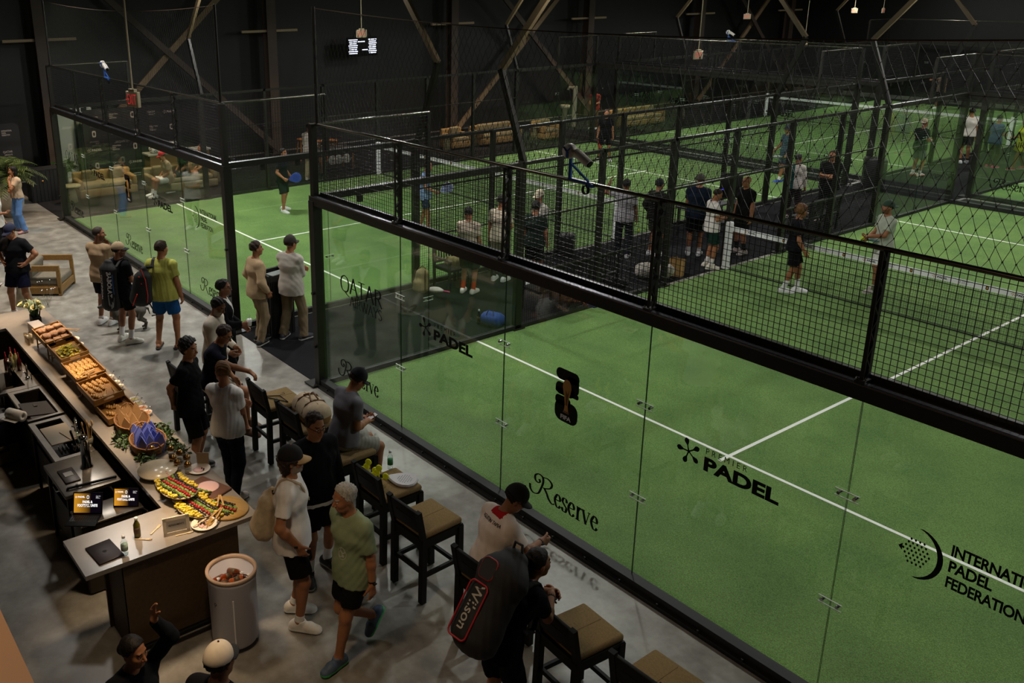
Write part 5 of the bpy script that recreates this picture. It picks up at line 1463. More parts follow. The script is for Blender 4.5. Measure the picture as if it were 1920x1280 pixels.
def nrm(v):
    v = np.array(v, float); return v / (np.linalg.norm(v) + 1e-9)
def ik2(a, t, l1, l2, pole):
    a = np.array(a, float); t = np.array(t, float)
    d = t - a; L = np.linalg.norm(d)
    mx = (l1 + l2) * 0.997
    if L > mx: t = a + d / L * mx; d = t - a; L = mx
    x = (l1 * l1 - l2 * l2 + L * L) / (2 * L)
    h = sqrt(max(l1 * l1 - x * x, 0))
    u = d / L
    p = np.array(pole, float); p = nrm(p - u * (p @ u))
    return a + u * x + p * h, t
def rotm(axis, a):
    return np.array(Matrix.Rotation(a, 3, Vector(axis)))
SKIN = {'l': 'b98562', 'm': '9f6b4a', 'd': '7d4f35', 't': '8d5f45'}
HAIRC = {'black': '15100d', 'brown': '2c1d13', 'grey': 'a9a59c', 'lbrown': '6b4a2a', 'buzz': '2a1e17', 'salt': '4c443d'}
def skin(k): return mat('skin_' + k, SKIN[k], 0.55, var=0.08, scale=14, spec=0.35)
def hairm(k): return mat('hair_' + k, HAIRC[k], 0.6, var=0.35, scale=60, bump=0.5, spec=0.3)

def hand_prims(w, d, nrm_, th, curl, s):
    """w wrist, d finger direction, nrm_ palm normal, th thumb side; list of tapered capsules"""
    d = nrm(d); n = nrm(nrm_ - d * (nrm_ @ d)); t = nrm(th - d * (th @ d) - n * (th @ n))
    out = []
    offs = (0.030, 0.010, -0.010, -0.029); lens = (0.072, 0.080, 0.074, 0.058)
    for i in range(4):
        kn = w + d * (0.092 - 0.004 * abs(i - 1)) * s + t * offs[i] * s
        out.append((w + d * 0.015 * s + t * offs[i] * 0.55 * s, kn, 0.0145 * s, 0.0115 * s, 0.012))
        p = kn; a = curl[0] + 0.06 * i
        dd = nrm(d + t * offs[i] * 1.5)
        for j, fr in enumerate((0.45, 0.31, 0.24)):
            dir_ = dd * cos(a) + n * sin(a)
            q = p + dir_ * lens[i] * fr * s
            out.append((p, q, (0.0098 - 0.0009 * j) * s, (0.0090 - 0.0009 * j) * s, 0.003))
            p = q; a += curl[1] * (1.0 if j == 0 else 0.8)
    b = w + d * 0.022 * s + t * 0.024 * s
    dd = nrm(d * 0.75 + t * (0.75 if curl[0] < 0.9 else 0.3) + n * 0.35)
    q = b + dd * 0.045 * s
    out.append((b - d * 0.01 * s, q, 0.0145 * s, 0.011 * s, 0.01))
    dd = nrm(d * 0.9 + t * 0.2 + n * (0.4 + 0.5 * curl[0]))
    q2 = q + dd * 0.032 * s
    out.append((q, q2, 0.0105 * s, 0.0095 * s, 0.004)); out.append((q2, q2 + nrm(dd + n * 0.3) * 0.022 * s, 0.0095 * s, 0.008 * s, 0.004))
    return out

PEOPLE = {}
def KH(k): return sum((i + 3) * ord(c) for i, c in enumerate(k)) % 100000
def person(key, label, uv=None, pos=None, th=0, H=1.78, w=1.0, fem=False, skin_='m', lean=0.0, side=0.0, twist=0.0, head=(0, 0, 0),
           L='hang', R='hang', feet=None, seat=None, hair='short', hairc='brown', beard=None, cap=None, glasses=None,
           top=('tee', '222222'), bottom=('shorts', '222222'), socks=None, shoes=('eeeeee', 'f4f4f4'), lod=1, bare=False, watch=None, extra=None, uncut=None):
    """uv: picture point between the feet; th: facing, degrees in the floor plane (0 = picture right, 90 = away)"""
    s = H / 1.78
    base = pzl(uv[0], uv[1], 0.0) if pos is None else Vector(pos)
    fwd = IR * cos(radians(th)) + IA * sin(radians(th))
    rz = atan2(fwd.y, fwd.x) - pi / 2
    coarse, fine = ((0.0095, 0.0048), (0.0125, 0.0075), (0.018, 0.012))[lod]
    X = np.array([1, 0, 0.0]); Y = np.array([0, 1, 0.0]); Z = np.array([0, 0, 1.0])
    sh = 0.9 if fem else 1.0
    # feet and pelvis
    pel = np.array([0, 0, 0.945 * s]) if seat is None else np.array([seat[0], seat[1], seat[2] + 0.09 * s])
    if feet is None: feet = [(-0.11, 0.0, 0, -8), (0.11, 0.02, 0, 8)]      # x, y, lift, toe-out degrees
    FT = []
    for f in feet:
        a = radians(-f[3]); fd = np.array([sin(-a) * 1.0, cos(a), 0]) if len(f) < 5 else None
        pitch = f[4] if len(f) > 4 else 0.0
        yaw = radians(f[3])
        fd = np.array([sin(yaw) * cos(pitch), cos(yaw) * cos(pitch), -sin(pitch)])
        FT.append((np.array([f[0] * s, f[1] * s, (0.085 + f[2]) * s]), fd))
    mxy = (FT[0][0] + FT[1][0]) / 2
    if seat is None:
        pel[:2] += mxy[:2] * 0.9
        drop = 0
        for q, sx in ((FT[0][0], -1), (FT[1][0], 1)):
            hp = pel + np.array([sx * 0.09 * s, 0, -0.03 * s])
            L_ = np.linalg.norm(q - hp)
            drop = max(drop, L_ - 0.845 * s)
        pel[2] -= drop * 1.02
    up0 = nrm([sin(side) * 0.6, sin(lean * 0.35), cos(lean * 0.35)])
    up1 = nrm([sin(side), sin(lean * 0.8), cos(lean * 0.8)])
    up2 = nrm([sin(side), sin(lean * 1.1), cos(lean * 1.1)])
    tw = rotm((0, 0, 1), twist)
    rx0 = X; rx = nrm(tw @ X); rx = nrm(rx - up1 * (rx @ up1)); fy = np.cross(up1, rx)
    P0 = pel; P1 = P0 + up0 * 0.155 * s; P2 = P1 + up1 * 0.215 * s; P3 = P2 + up2 * 0.175 * s
    S = {}
    for sx, n_ in ((-1, 'L'), (1, 'R')):
        S[n_] = P2 + up2 * 0.102 * s + rx * sx * 0.172 * s * sh * (0.5 + 0.5 * w) - fy * 0.01
    hy, hp_, hr = head
    HM = rotm((0, 0, 1), hy + twist) @ rotm((1, 0, 0), hp_ - lean * 0.45) @ rotm((0, 1, 0), hr)
    nk = P3 + up2 * 0.02 * s
    hc = nk + (up2 * 0.55 + HM[:, 2] * 0.45) * 0.150 * s + HM[:, 1] * 0.03 * s
    hs = s * 1.0 * (0.96 if fem else 1.0)
    hw = lambda x, y, z: hc + (HM[:, 0] * x + HM[:, 1] * y + HM[:, 2] * z) * hs
    # arms
    ARM = {}
    l1, l2 = 0.285 * s, 0.255 * s
    for n_, sx, spec in (('L', -1, L), ('R', 1, R)):
        sp = S[n_]
        o = {}
        if isinstance(spec, dict): o = spec; spec = o.get('pose', 'at')
        to = lambda x, y, z: sp + rx * sx * x * s + fy * y * s + up1 * z * s
        pole = -fy + rx * sx * 0.3
        curl = (0.35, 0.35); pn = -rx * sx; hd = None
        if spec == 'hang': t = to(0.085, 0.05, -0.53); 
        elif spec == 'swingf': t = to(0.05, 0.26, -0.44)
        elif spec == 'swingb': t = to(0.09, -0.22, -0.47)
        elif spec == 'pocket': t = to(0.07, 0.10, -0.46); pole = -fy * 1 + rx * sx * 0.8; hd = -up1 * 0.9 + fy * 0.35 - rx * sx * 0.1
        elif spec == 'hip': t = to(0.03, 0.06, -0.37); pole = rx * sx * 1.0 - fy * 0.4; hd = -rx * sx * 0.45 + fy * 0.6 - up1 * 0.4; curl = (0.6, 0.5)
        elif spec == 'cross': t = to(-0.26, 0.235, -0.235); pole = -up1 + rx * sx * 0.7; hd = -rx * sx + fy * 0.1 + up1 * 0.1; curl = (0.5, 0.4); pn = -fy
        elif spec == 'cross2': t = to(-0.24, 0.20, -0.28); pole = -up1 + rx * sx * 0.7; hd = -rx * sx * 0.9 - fy * 0.1; curl = (0.5, 0.4); pn = -fy
        elif spec == 'chin': t = to(-0.12, 0.20, 0.03); pole = -up1 + rx * sx * 0.5; hd = up1 * 0.8 - rx * sx * 0.4 - fy * 0.35; curl = (0.7, 0.7); pn = -fy
        elif spec == 'front': t = to(-0.05, 0.30, -0.30); pole = -up1 * 0.8 - fy * 0.3 + rx * sx * 0.3
        elif spec == 'frontlow': t = to(-0.07, 0.27, -0.40); pole = -fy + rx * sx * 0.4
        elif spec == 'phone': t = to(-0.10, 0.26, -0.27); pole = -up1 + rx * sx * 0.4 - fy * 0.3; hd = fy * 0.9 - rx * sx * 0.5; curl = (0.7, 0.6); pn = up1
        elif spec == 'raise': t = to(-0.02, 0.22, 0.42); pole = rx * sx + fy * 0.2; hd = up1; curl = (0.25, 0.25); pn = fy
        elif spec == 'at': t = to(*o['t']) if 't' in o else np.array(o['w'])
        if 'pole' in o: pole = rx * sx * o['pole'][0] + fy * o['pole'][1] + up1 * o['pole'][2]
        if 'hd' in o: hd = rx * sx * o['hd'][0] + fy * o['hd'][1] + up1 * o['hd'][2]
        if 'pn' in o: pn = rx * sx * o['pn'][0] + fy * o['pn'][1] + up1 * o['pn'][2]
        if 'curl' in o: curl = o['curl']
        el, wr = ik2(sp, t, l1, l2, pole)
        fa = nrm(wr - el)
        if hd is None: hd = fa
        thb = fy * 0.8 + up1 * 0.3 if abs(fa @ fy) < 0.75 else up1 - rx * sx * 0.2
        ARM[n_] = dict(s=sp, e=el, w=wr, hd=nrm(hd), pn=pn, curl=curl, th=thb)
    LEG = {}
    for n_, sx, (an, fd) in (('L', -1, FT[0]), ('R', 1, FT[1])):
        hp0 = pel + np.array([sx * 0.09 * s, 0, -0.03 * s])
        kn, an2 = ik2(hp0, an, 0.43 * s, 0.42 * s, np.array([sx * 0.12, 1, 0.15]) if seat is None else np.array([sx * 0.1, 1, 0.8]))
        LEG[n_] = dict(h=hp0, k=kn, a=an2, fd=fd)
    pts = np.array([P0, P3, hc + Z * 0.13 * s, hc] + [v[k] for v in ARM.values() for k in 'sew'] + [v['w'] + v['hd'] * 0.2 * s for v in ARM.values()] + [v[k] for v in LEG.values() for k in 'hka'] + [v['a'] + v['fd'] * 0.2 * s for v in LEG.values()])
    lo = pts.min(0) - 0.22; hi = pts.max(0) + 0.2
    lo[2] = min(lo[2] + 0.1, -0.02)
    lo[2] = max(lo[2], -0.03)
    zones = [(hc - 0.14 * s, hc + 0.15 * s)]
    for v in ARM.values():
        c = v['w'] + v['hd'] * 0.085 * s
        zones.append((c - 0.105 * s, c + 0.105 * s))
    F = Field(lo, hi, coarse, fine, zones)
    tm = w * (0.93 if fem else 1.0) * s
    def torso(F, off=0.0, k=0.05, hips=True):
        F.cone(P0, P1, (0.118 * tm + off), (0.108 * tm + off), k, (rx0, 1.32))
        F.cone(P1, P2, (0.108 * tm + off), (0.122 * tm + off), k, (rx, 1.30))
        F.cone(P2, P2 + up2 * 0.085 * s, (0.122 * tm + off), (0.085 * tm + off), k, (rx, 1.45))
        F.cone(S['L'] * 0.82 + S['R'] * 0.18, S['R'] * 0.82 + S['L'] * 0.18, 0.056 * tm + off * 0.8, 0.056 * tm + off * 0.8, k)
        for n_ in 'LR':
            F.cone(P3 - up2 * 0.012 * s, S[n_] + up2 * 0.008 * s, 0.048 * tm + off * 0.7, 0.042 * tm + off * 0.8, 0.04)
        if fem:
            for sx in (-1, 1): F.ell(P2 + up2 * 0.0 * s + rx * sx * 0.07 * s + fy * 0.085 * s, (0.06 * s + off, 0.055 * s + off, 0.06 * s + off), None, 0.04)
        if hips:
            for sx in (-1, 1): F.ell(P0 + rx0 * sx * 0.07 * s - Y * 0.035 * s - Z * 0.035 * s, (0.092 * tm + off,) * 3, None, 0.05)
    def upper_arm(F, n_, off=0, fr=1.0, k=0.03, flat=None):
        A = ARM[n_]; e = A['s'] + (A['e'] - A['s']) * fr
        F.ell(A['s'] - up1 * 0.012 * s, (0.052 * tm + off * 0.7,) * 3, None, 0.05)
        F.cone(A['s'], e, 0.049 * tm + off * 0.8, (0.050 - 0.010 * fr) * tm + off * 1.25, k, None, 'add', flat)
    def fore_arm(F, n_, off=0, fr=1.0, k=0.02, flat=None):
        A = ARM[n_]; m = A['e'] + (A['w'] - A['e']) * 0.28
        F.cone(A['e'], m, 0.041 * tm + off, 0.043 * tm + off, k)
        F.cone(m, A['e'] + (A['w'] - A['e']) * fr, 0.043 * tm + off, (0.043 - 0.015 * fr) * tm + off, k, None, 'add', flat)
    torso(F)
    F.cone(P3 - up2 * 0.03 * s, hw(0, -0.012, -0.07), 0.062 * s * (0.82 if fem else 1), 0.056 * s * (0.8 if fem else 1), 0.03)
    for n_ in 'LR':
        upper_arm(F, n_); fore_arm(F, n_)
        A = ARM[n_]
        F.cone(A['w'], A['w'] + A['hd'] * 0.02 * s, 0.027 * tm, 0.022 * tm, 0.02)
        if lod < 2:
            for a, b, ra, rb, k in hand_prims(A['w'], A['hd'], np.array(A['pn']), np.array(A['th']), A['curl'], s): F.cone(a, b, ra * 1.06, rb * 1.06, k)
        else:
            F.cone(A['w'], A['w'] + A['hd'] * 0.08 * s, 0.026 * s, 0.03 * s, 0.02); F.cone(A['w'] + A['hd'] * 0.08 * s, A['w'] + nrm(A['hd'] + np.array(A['pn']) * 0.6) * 0.15 * s, 0.026 * s, 0.018 * s, 0.01)
            F.cone(A['w'] + A['hd'] * 0.03 * s, A['w'] + nrm(A['hd'] + nrm(A['th'])) * 0.1 * s, 0.016 * s, 0.013 * s, 0.01)
        G = LEG[n_]
        ft = nrm(G['k'] - G['h'])
        F.cone(G['h'], G['k'], 0.088 * tm, 0.058 * s, 0.04)
        F.cone(G['k'], G['a'], 0.055 * s, 0.038 * s, 0.03)
        sd = nrm(G['a'] - G['k']); bk = nrm(-G['fd'] - sd * (-G['fd'] @ sd))
        F.cone(G['k'] + sd * 0.08 * s + bk * 0.018 * s, G['k'] + sd * 0.2 * s + bk * 0.012 * s, 0.048 * s, 0.040 * s, 0.03)
        fd = G['fd']; fu = nrm(Z - fd * (Z @ fd)) if abs(fd[2]) < 0.9 else nrm(Y)
        G['fu'] = fu
        F.cone(G['a'] - fd * 0.045 * s - fu * 0.045 * s, G['a'] + fd * 0.10 * s - fu * 0.052 * s, 0.034 * s, 0.032 * s, 0.02)
        F.cone(G['a'] + fd * 0.10 * s - fu * 0.052 * s, G['a'] + fd * 0.165 * s - fu * 0.06 * s, 0.032 * s, 0.022 * s, 0.02, (np.cross(fd, fu), 1.3))
        F.cone(G['a'], G['a'] + fd * 0.08 * s - fu * 0.045 * s, 0.04 * s, 0.03 * s, 0.03)
    # head
    e = lambda c, r, k=0.02, op='add': F.ell(hw(*c), [q * hs for q in r], HM, k, op)
    c = lambda a, b, ra, rb, k=0.01, op='add': F.cone(hw(*a), hw(*b), ra * hs, rb * hs, k, None, op)
    e((0, -0.012, 0.035), (0.077, 0.098, 0.088)); e((0, 0.020, -0.03), (0.066, 0.072, 0.085), 0.03)
    c((-0.032, 0.042, -0.082), (0.032, 0.042, -0.082), 0.026, 0.026, 0.03); c((-0.01, 0.068, -0.094), (0.01, 0.068, -0.094), 0.02, 0.02, 0.02)
    c((-0.035, 0.078, 0.026), (0.035, 0.078, 0.026), 0.013, 0.013, 0.015)
    for sx in (-1, 1):
        F.ell(hw(sx * 0.031, 0.101, 0.003), [0.016 * hs, 0.017 * hs, 0.011 * hs], HM, 0.008, 'sub')
        e((sx * 0.031, 0.078, 0.003), (0.0125, 0.0125, 0.0125), 0.002)
        e((sx * 0.042, 0.055, -0.028), (0.024, 0.03, 0.024), 0.03)
        F.ell(hw(sx * 0.077, -0.008, -0.008), [0.011 * hs, 0.02 * hs, 0.032 * hs], HM, 0.006)
    c((0, 0.088, 0.005), (0, 0.113, -0.034), 0.009, 0.0125, 0.01); c((-0.012, 0.098, -0.04), (0.012, 0.098, -0.04), 0.009, 0.009, 0.006)
    c((-0.019, 0.088, -0.062), (0.019, 0.088, -0.062), 0.0075, 0.0075, 0.006); c((-0.017, 0.087, -0.073), (0.017, 0.087, -0.073), 0.008, 0.008, 0.006)
    V, Fc = F.mesh()
    C = V[Fc].mean(1)
    q = ((C - hc) @ HM) / hs
    fm = np.zeros(len(Fc), int)
    ax_ = np.abs(q[:, 0])
    if lod < 2:
        fm[(ax_ > 0.014) & (ax_ < 0.052) & (q[:, 1] > 0.05) & (np.abs(q[:, 2] - 0.0285 - (ax_ - 0.03) * 0.1) < 0.0055)] = 1
        fm[(ax_ < 0.023) & (q[:, 1] > 0.078) & (np.abs(q[:, 2] + 0.067) < 0.0105)] = 2
        de = np.sqrt((ax_ - 0.031) ** 2 + ((q[:, 1] - 0.078)) ** 2 + (q[:, 2] - 0.003) ** 2)
        fm[(de < 0.0145) & (q[:, 1] > 0.08) & (np.abs(q[:, 2] - 0.002) < 0.0055)] = 3
        fm[(fm == 3) & ((ax_ - 0.031) ** 2 + (q[:, 2] - 0.003) ** 2 < 0.0068 ** 2)] = 4
    if beard:
        m = (q[:, 2] < -0.045) & (q[:, 2] > -0.125) & (q[:, 1] > 0.0) & (fm == 0) & ~((ax_ < 0.03) & (q[:, 1] > 0.1))
        m |= (np.abs(q[:, 2] + 0.052) < 0.007) & (ax_ < 0.028) & (q[:, 1] > 0.075) & (fm == 0)
        m |= (ax_ > 0.058) & (q[:, 1] > -0.005) & (q[:, 1] < 0.04) & (q[:, 2] < -0.02) & (q[:, 2] > -0.1)
        fm[m] = 5
    sk = skin(skin_)
    lipc = tuple(v * k for v, k in zip(hexc(SKIN[skin_]), (0.85, 0.55, 0.55)))
    mats = [sk, hairm(hairc), mat('lips_' + skin_, lipc, 0.5), mat('eye_white', 'd8d2c8', 0.3), mat('iris', '1d130d', 0.2), mat('beard_' + str(beard), tuple(0.55 * a + 0.45 * b for a, b in zip(hexc(HAIRC[beard]), hexc(SKIN[skin_]))), 0.8) if beard else sk]
    root = link_mesh('person', mesh_from('person', V, Fc, mats, fm, True), None, base, (0, 0, rz))
    tag(root, label, 'person')
    def child(name, Fd, ms, fmf=None, parent=root):
        V, Fc = Fd.mesh()
        if len(Fc) == 0: return None
        return link_mesh(name, mesh_from(name, V, Fc, ms, fmf(V[Fc].mean(1)) if fmf else None, True), parent)
    cg = (0.0095, 0.012, 0.018)[lod]
    # top
    if top:
        kind, colr = top[0], top[1]
        off = 0.014 + 0.006 * (kind in ('jacket', 'loose', 'suit'))
        Fd = Field(lo, hi, cg)
        torso(Fd, off, 0.06)
        hem = top[2] if len(top) > 2 else {'tee': -0.13, 'loose': -0.16, 'polo': -0.12, 'shirt': -0.14, 'jacket': -0.10, 'suit': -0.22, 'blouse': 0.0, 'dress': -0.45}.get(kind, -0.1)
        hb = P0 + up0 * hem * s
        Fd.cone(P0 + up0 * 0.04, hb - up0 * 0.06, 0.118 * tm + off + 0.02, 0.118 * tm + off + (0.034 if kind != 'dress' else 0.10), 0.06, (rx0, 1.36))
        Fd.plane(hb, -up0)
        for n_ in 'LR':
            if kind in ('tee', 'polo', 'loose', 'blouse'): upper_arm(Fd, n_, off + 0.004, 0.66 if kind != 'loose' else 0.82, 0.04, 1)
            elif kind == 'dress': pass
            else:
                upper_arm(Fd, n_, off); fore_arm(Fd, n_, off, 0.97 if kind != 'rolled' else 0.4, 0.02, 1)
        Fd.folds((0.0024, 0.0028, 0.003)[lod], KH(key) % 1000, 1.15)
        F2 = Fd
        F2.cone(P3 - up2 * 0.02 * s, hw(0, -0.012, -0.06), 0.066 * s * (0.85 if fem else 1), 0.08 * s, 0.01, None, 'sub')
        cm = [cloth(colr)]
        fmf = None
        if len(top) > 3:
            fn, c2 = top[3], top[4]
            cm.append(cloth(c2))
            fmf = lambda Cn: fn((Cn - P2) @ np.stack([rx, fy, up1], 1) / s, Cn).astype(int)
        child({'tee': 'tee_shirt', 'polo': 'polo_shirt', 'loose': 'tee_shirt', 'shirt': 'shirt', 'jacket': 'jacket', 'suit': 'suit_jacket', 'blouse': 'blouse', 'dress': 'dress', 'rolled': 'shirt'}[kind], Fd, cm, fmf)
    if bottom:
        kind, colr = bottom[0], bottom[1]
        Fd = Field(lo, hi, cg)
        off = 0.013
        Fd.cone(P0 - Z * 0.02, P1, 0.118 * tm + off, 0.108 * tm + off * 0.6, 0.05, (rx0, 1.32))
        for sx in (-1, 1): Fd.ell(P0 + rx0 * sx * 0.07 * s - Y * 0.035 * s - Z * 0.035 * s, (0.092 * tm + off,) * 3, None, 0.05)
        Fd.plane(P0 + up0 * 0.10 * s, up0)
        for n_ in 'LR':
            G = LEG[n_]
            if kind == 'shorts':
                fr = bottom[2] if len(bottom) > 2 else 0.78
                Fd.cone(G['h'], G['h'] + (G['k'] - G['h']) * fr, 0.09 * tm + off, 0.088 * tm + off, 0.03, None, 'add', 1)
            else:
                sl = bottom[2] if len(bottom) > 2 else 0.062
                Fd.cone(G['h'], G['k'], 0.09 * tm + off, 0.072 * s + off * 0.6, 0.03)
                sd = nrm(G['a'] - G['k']); bk = nrm(-G['fd'] - sd * (-G['fd'] @ sd))
                Fd.cone(G['k'] + sd * 0.06 * s + bk * 0.016 * s, G['k'] + sd * 0.22 * s + bk * 0.012 * s, 0.062 * s, 0.054 * s, 0.03)
                Fd.cone(G['k'], G['a'] + (G['a'] - G['k']) * 0.06, 0.070 * s + off * 0.6, sl * s, 0.03, None, 'add', 1)
        Fd.folds((0.0032, 0.0032, 0.003)[lod], KH(key) % 1000 + 5, 1.1)
        cm = [cloth(colr)]
        child({'shorts': 'shorts', 'trousers': 'trousers', 'jeans': 'jeans', 'skirt': 'skirt'}[kind], Fd, cm)
    for n_ in 'LR':
        G = LEG[n_]; fd = G['fd']; fu = G['fu']; a = G['a']; sdv = np.cross(fd, fu)
        fc = (0.006, 0.009, 0.014)[lod]
        if socks:
            Fd = Field(a - 0.24, a + 0.24, fc)
            sd = nrm(G['k'] - a)
            Fd.cone(a - sd * 0.02, a + sd * socks[1] * s, 0.046 * s, (0.043 + 0.06 * max(0, socks[1] - 0.12)) * s, 0.02, None, 'add', 1)
            child('sock', Fd, [cloth(socks[0])])
        if shoes:
            Fd = Field(a - 0.27 * s, a + 0.27 * s, fc)
            sole = a - fu * 0.085 * s
            b = lambda f_, u_, x_=0: sole + fd * f_ * s + fu * u_ * s + sdv * x_ * s
            if len(shoes) > 2 and shoes[2] == 'flip':
                Fd.cone(b(-0.06, 0.008), b(0.17, 0.008), 0.042 * s, 0.048 * s, 0.01)
                Fd.plane(b(0, 0.022), fu); Fd.plane(b(0, 0.0), -fu)
                Fd.cone(b(0.12, 0.02, -0.05), b(0.09, 0.075, 0.0), 0.012, 0.012, 0.01); Fd.cone(b(0.12, 0.02, 0.05), b(0.09, 0.075, 0.0), 0.012, 0.012, 0.01)
                child('flip_flop', Fd, [mat('shoe_' + shoes[0], shoes[0], 0.7)])
            else:
                lowc = len(shoes) > 2 and shoes[2] == 'flat'
                Fd.cone(b(-0.055, 0.04), b(0.10, 0.038), 0.046 * s, 0.048 * s, 0.02, (sdv, 0.95))
                Fd.cone(b(0.10, 0.036), b(0.185, 0.024), 0.048 * s, 0.032 * s, 0.02, (sdv, 1.15))
                if not lowc: Fd.cone(b(-0.03, 0.06), b(0.02, 0.085), 0.05 * s, 0.045 * s, 0.02)
                Fd.cone(b(-0.06, 0.015), b(0.16, 0.015), 0.043 * s, 0.050 * s, 0.012)
                Fd.plane(b(0, 0.105 if not lowc else 0.055), fu); Fd.plane(b(0, -0.0), -fu)
                so = sole
                child('shoe', Fd, [mat('shoe_' + shoes[0], shoes[0], 0.6), mat('sole_' + shoes[1], shoes[1], 0.6)], lambda Cn: (((Cn - so) @ fu) < 0.028 * s).astype(int))
    # hair
    if hair:
        Fd = Field(hc - 0.26 * s, hc + 0.24 * s, (0.006, 0.009, 0.014)[lod])
        t = {'buzz': 0.004, 'short': 0.012, 'curly': 0.026, 'wavy': 0.024, 'long': 0.018, 'bun': 0.01}.get(hair, 0.012)
        hcut = [((0, 0.82, -0.57), 0.030 if hair != 'bald' else 0), ((0, -0.12, -1), 0.075 if hair not in ('wavy', 'long') else 0.12)]
        Fd.ell(hw(0, -0.012, 0.035), [(0.077 + t) * hs, (0.098 + t) * hs, (0.088 + t * (1.4 if hair != 'bun' else 1)) * hs], HM, 0.0, 'add', [((0, 0.82, -0.57), 0.028), ((0, -0.25, -1), 0.10 if hair in ('wavy', 'long', 'curly') else 0.066)])
        if hair in ('wavy', 'long'):
            Fd.ell(hw(0, -0.055, -0.05), [0.088 * hs, 0.06 * hs, 0.10 * hs if hair == 'wavy' else 0.17 * hs], HM, 0.02, 'add', [((0, 1, 0), 0.045)])
        if hair == 'bun': Fd.ell(hw(0, -0.105, -0.02), [0.045 * hs, 0.04 * hs, 0.05 * hs], HM, 0.01)
        if hair in ('curly', 'wavy'):
            rr = np.random.default_rng(KH(key) % 997)
            for _ in range(46):
                v = rr.normal(size=3); v /= np.linalg.norm(v)
                p = (v[0] * 0.088, -0.014 + v[1] * 0.106, 0.038 + v[2] * 0.102)
                if p[1] * 0.82 - p[2] * 0.57 > 0.022 or p[2] < (-0.05 if hair == 'curly' else -0.1): continue
                Fd.ell(hw(*p), [0.024 * hs] * 3, HM, 0.012)
        Fd.folds({'buzz': 0.0005, 'bun': 0.001}.get(hair, 0.0036), KH(key) % 991, 3.4)
        if cap: Fd.plane(hw(0, 0, 0.035), HM[:, 2])
        child('hair', Fd, [hairm(hairc)])
    if cap:
        cc, bc = cap[0], cap[1]
        back = len(cap) > 2 and cap[2] == 'back'
        CM = HM @ rotm((0, 0, 1), pi) if back else HM
        CM = CM @ rotm((1, 0, 0), -0.12 if not back else 0.05)
        Fd = Field(hc - 0.2 * s, hc + 0.24 * s, (0.006, 0.009, 0.014)[lod])
        t = 0.016
        o = np.array(hw(0, -0.012, 0.035))
        Fd.ell(o, [(0.077 + t) * hs, (0.098 + t) * hs, (0.088 + t + 0.012) * hs], CM, 0.0, 'add', [((0, 0, -1), 0.005)])
        kp = child('cap', Fd, [mat('cap_' + cc, cc, 0.85, var=0.06)])
        b = MB(); Vb = []
        nx, ny = 12, 6
        for lay in (0, 1):
            for i in range(nx + 1):
                a = -1.15 + 2.3 * i / nx
                for j in range(ny + 1):
                    r_ = j / ny
                    x = sin(a) * 0.092; y0_ = cos(a) * 0.104
                    ln = 0.085 * cos(a * 1.12) ** 0.6 if abs(a) < 1.3 else 0
                    y = y0_ + ln * r_
                    z = 0.006 - 0.9 * x * x * 3 - 0.02 * r_ + (0.006 if lay else 0)
                    p = o + (CM[:, 0] * x + CM[:, 1] * y + CM[:, 2] * z) * hs
                    Vb.append(p)
        n2 = (nx + 1) * (ny + 1)
        Fb = [(i * (ny + 1) + j, (i + 1) * (ny + 1) + j, (i + 1) * (ny + 1) + j + 1, i * (ny + 1) + j + 1) for i in range(nx) for j in range(ny)]
        Fa = [tuple(n2 + k for k in f[::-1]) for f in Fb]
        rim = [(i * (ny + 1) + ny, (i + 1) * (ny + 1) + ny, n2 + (i + 1) * (ny + 1) + ny, n2 + i * (ny + 1) + ny) for i in range(nx)]
        b.add(Vb, Fb + Fa + rim, 0, True)
        b.build('brim', mat('cap_' + bc, bc, 0.85, var=0.06), kp)
        bt = MB(); bt.ball(o + CM[:, 2] * (0.088 + t + 0.013) * hs, 0.008, 8); bt.build('cap_button', mat('cap_' + bc, bc, 0.85), kp)
    if glasses:
        b = MB(); gm = mat('glasses_frame', '17120f', 0.35)
        for sx in (-1, 1):
            ring = [hw(sx * 0.031 + 0.023 * cos(a), 0.108, 0.002 + 0.017 * sin(a)) for a in np.linspace(0, 2 * pi, 13)]
            b.tube(ring, 0.0026 * hs, 5)
            b.tube([hw(sx * 0.054, 0.106, 0.006), hw(sx * 0.078, 0.05, 0.008), hw(sx * 0.084, -0.01, 0.006)], 0.0028 * hs, 5)
        b.tube([hw(-0.009, 0.109, 0.004), hw(0.009, 0.109, 0.004)], 0.0026 * hs, 5)
        g = b.build('glasses', gm, root)
        if glasses == 'sun':
            b = MB()
            for sx in (-1, 1): b.add([hw(sx * 0.031 + 0.024 * cos(a), 0.109, 0.002 + 0.018 * sin(a)) for a in np.linspace(0, 2 * pi, 12, endpoint=False)], [list(range(12))])
            b.build('lens', mat('dark_lens', '0b0b0c', 0.15), g)
    if watch:
        A = ARM[watch]; fa = nrm(A['w'] - A['e'])
        b = MB(); b.tube([A['w'] - fa * 0.035, A['w'] - fa * 0.012], 0.032 * s, 12); b.rbox(A['w'] - fa * 0.024 + nrm(-np.array(A['pn'])) * 0.032, (0.034, 0.034, 0.014), 0.004, M=Matrix.Identity(3))
        b.build('watch', BLACK, root)
    info = dict(root=root, ARM=ARM, LEG=LEG, hc=hc, HM=HM, P=(P0, P1, P2, P3), S=S, rx=rx, fy=fy, up=up1, s=s, base=base, rz=rz, fwd=fwd)
    PEOPLE[key] = info
    info['top'] = next((c for c in root.children if c.name.split('.')[0] in ('tee_shirt', 'shirt', 'polo_shirt')), None)
    return info
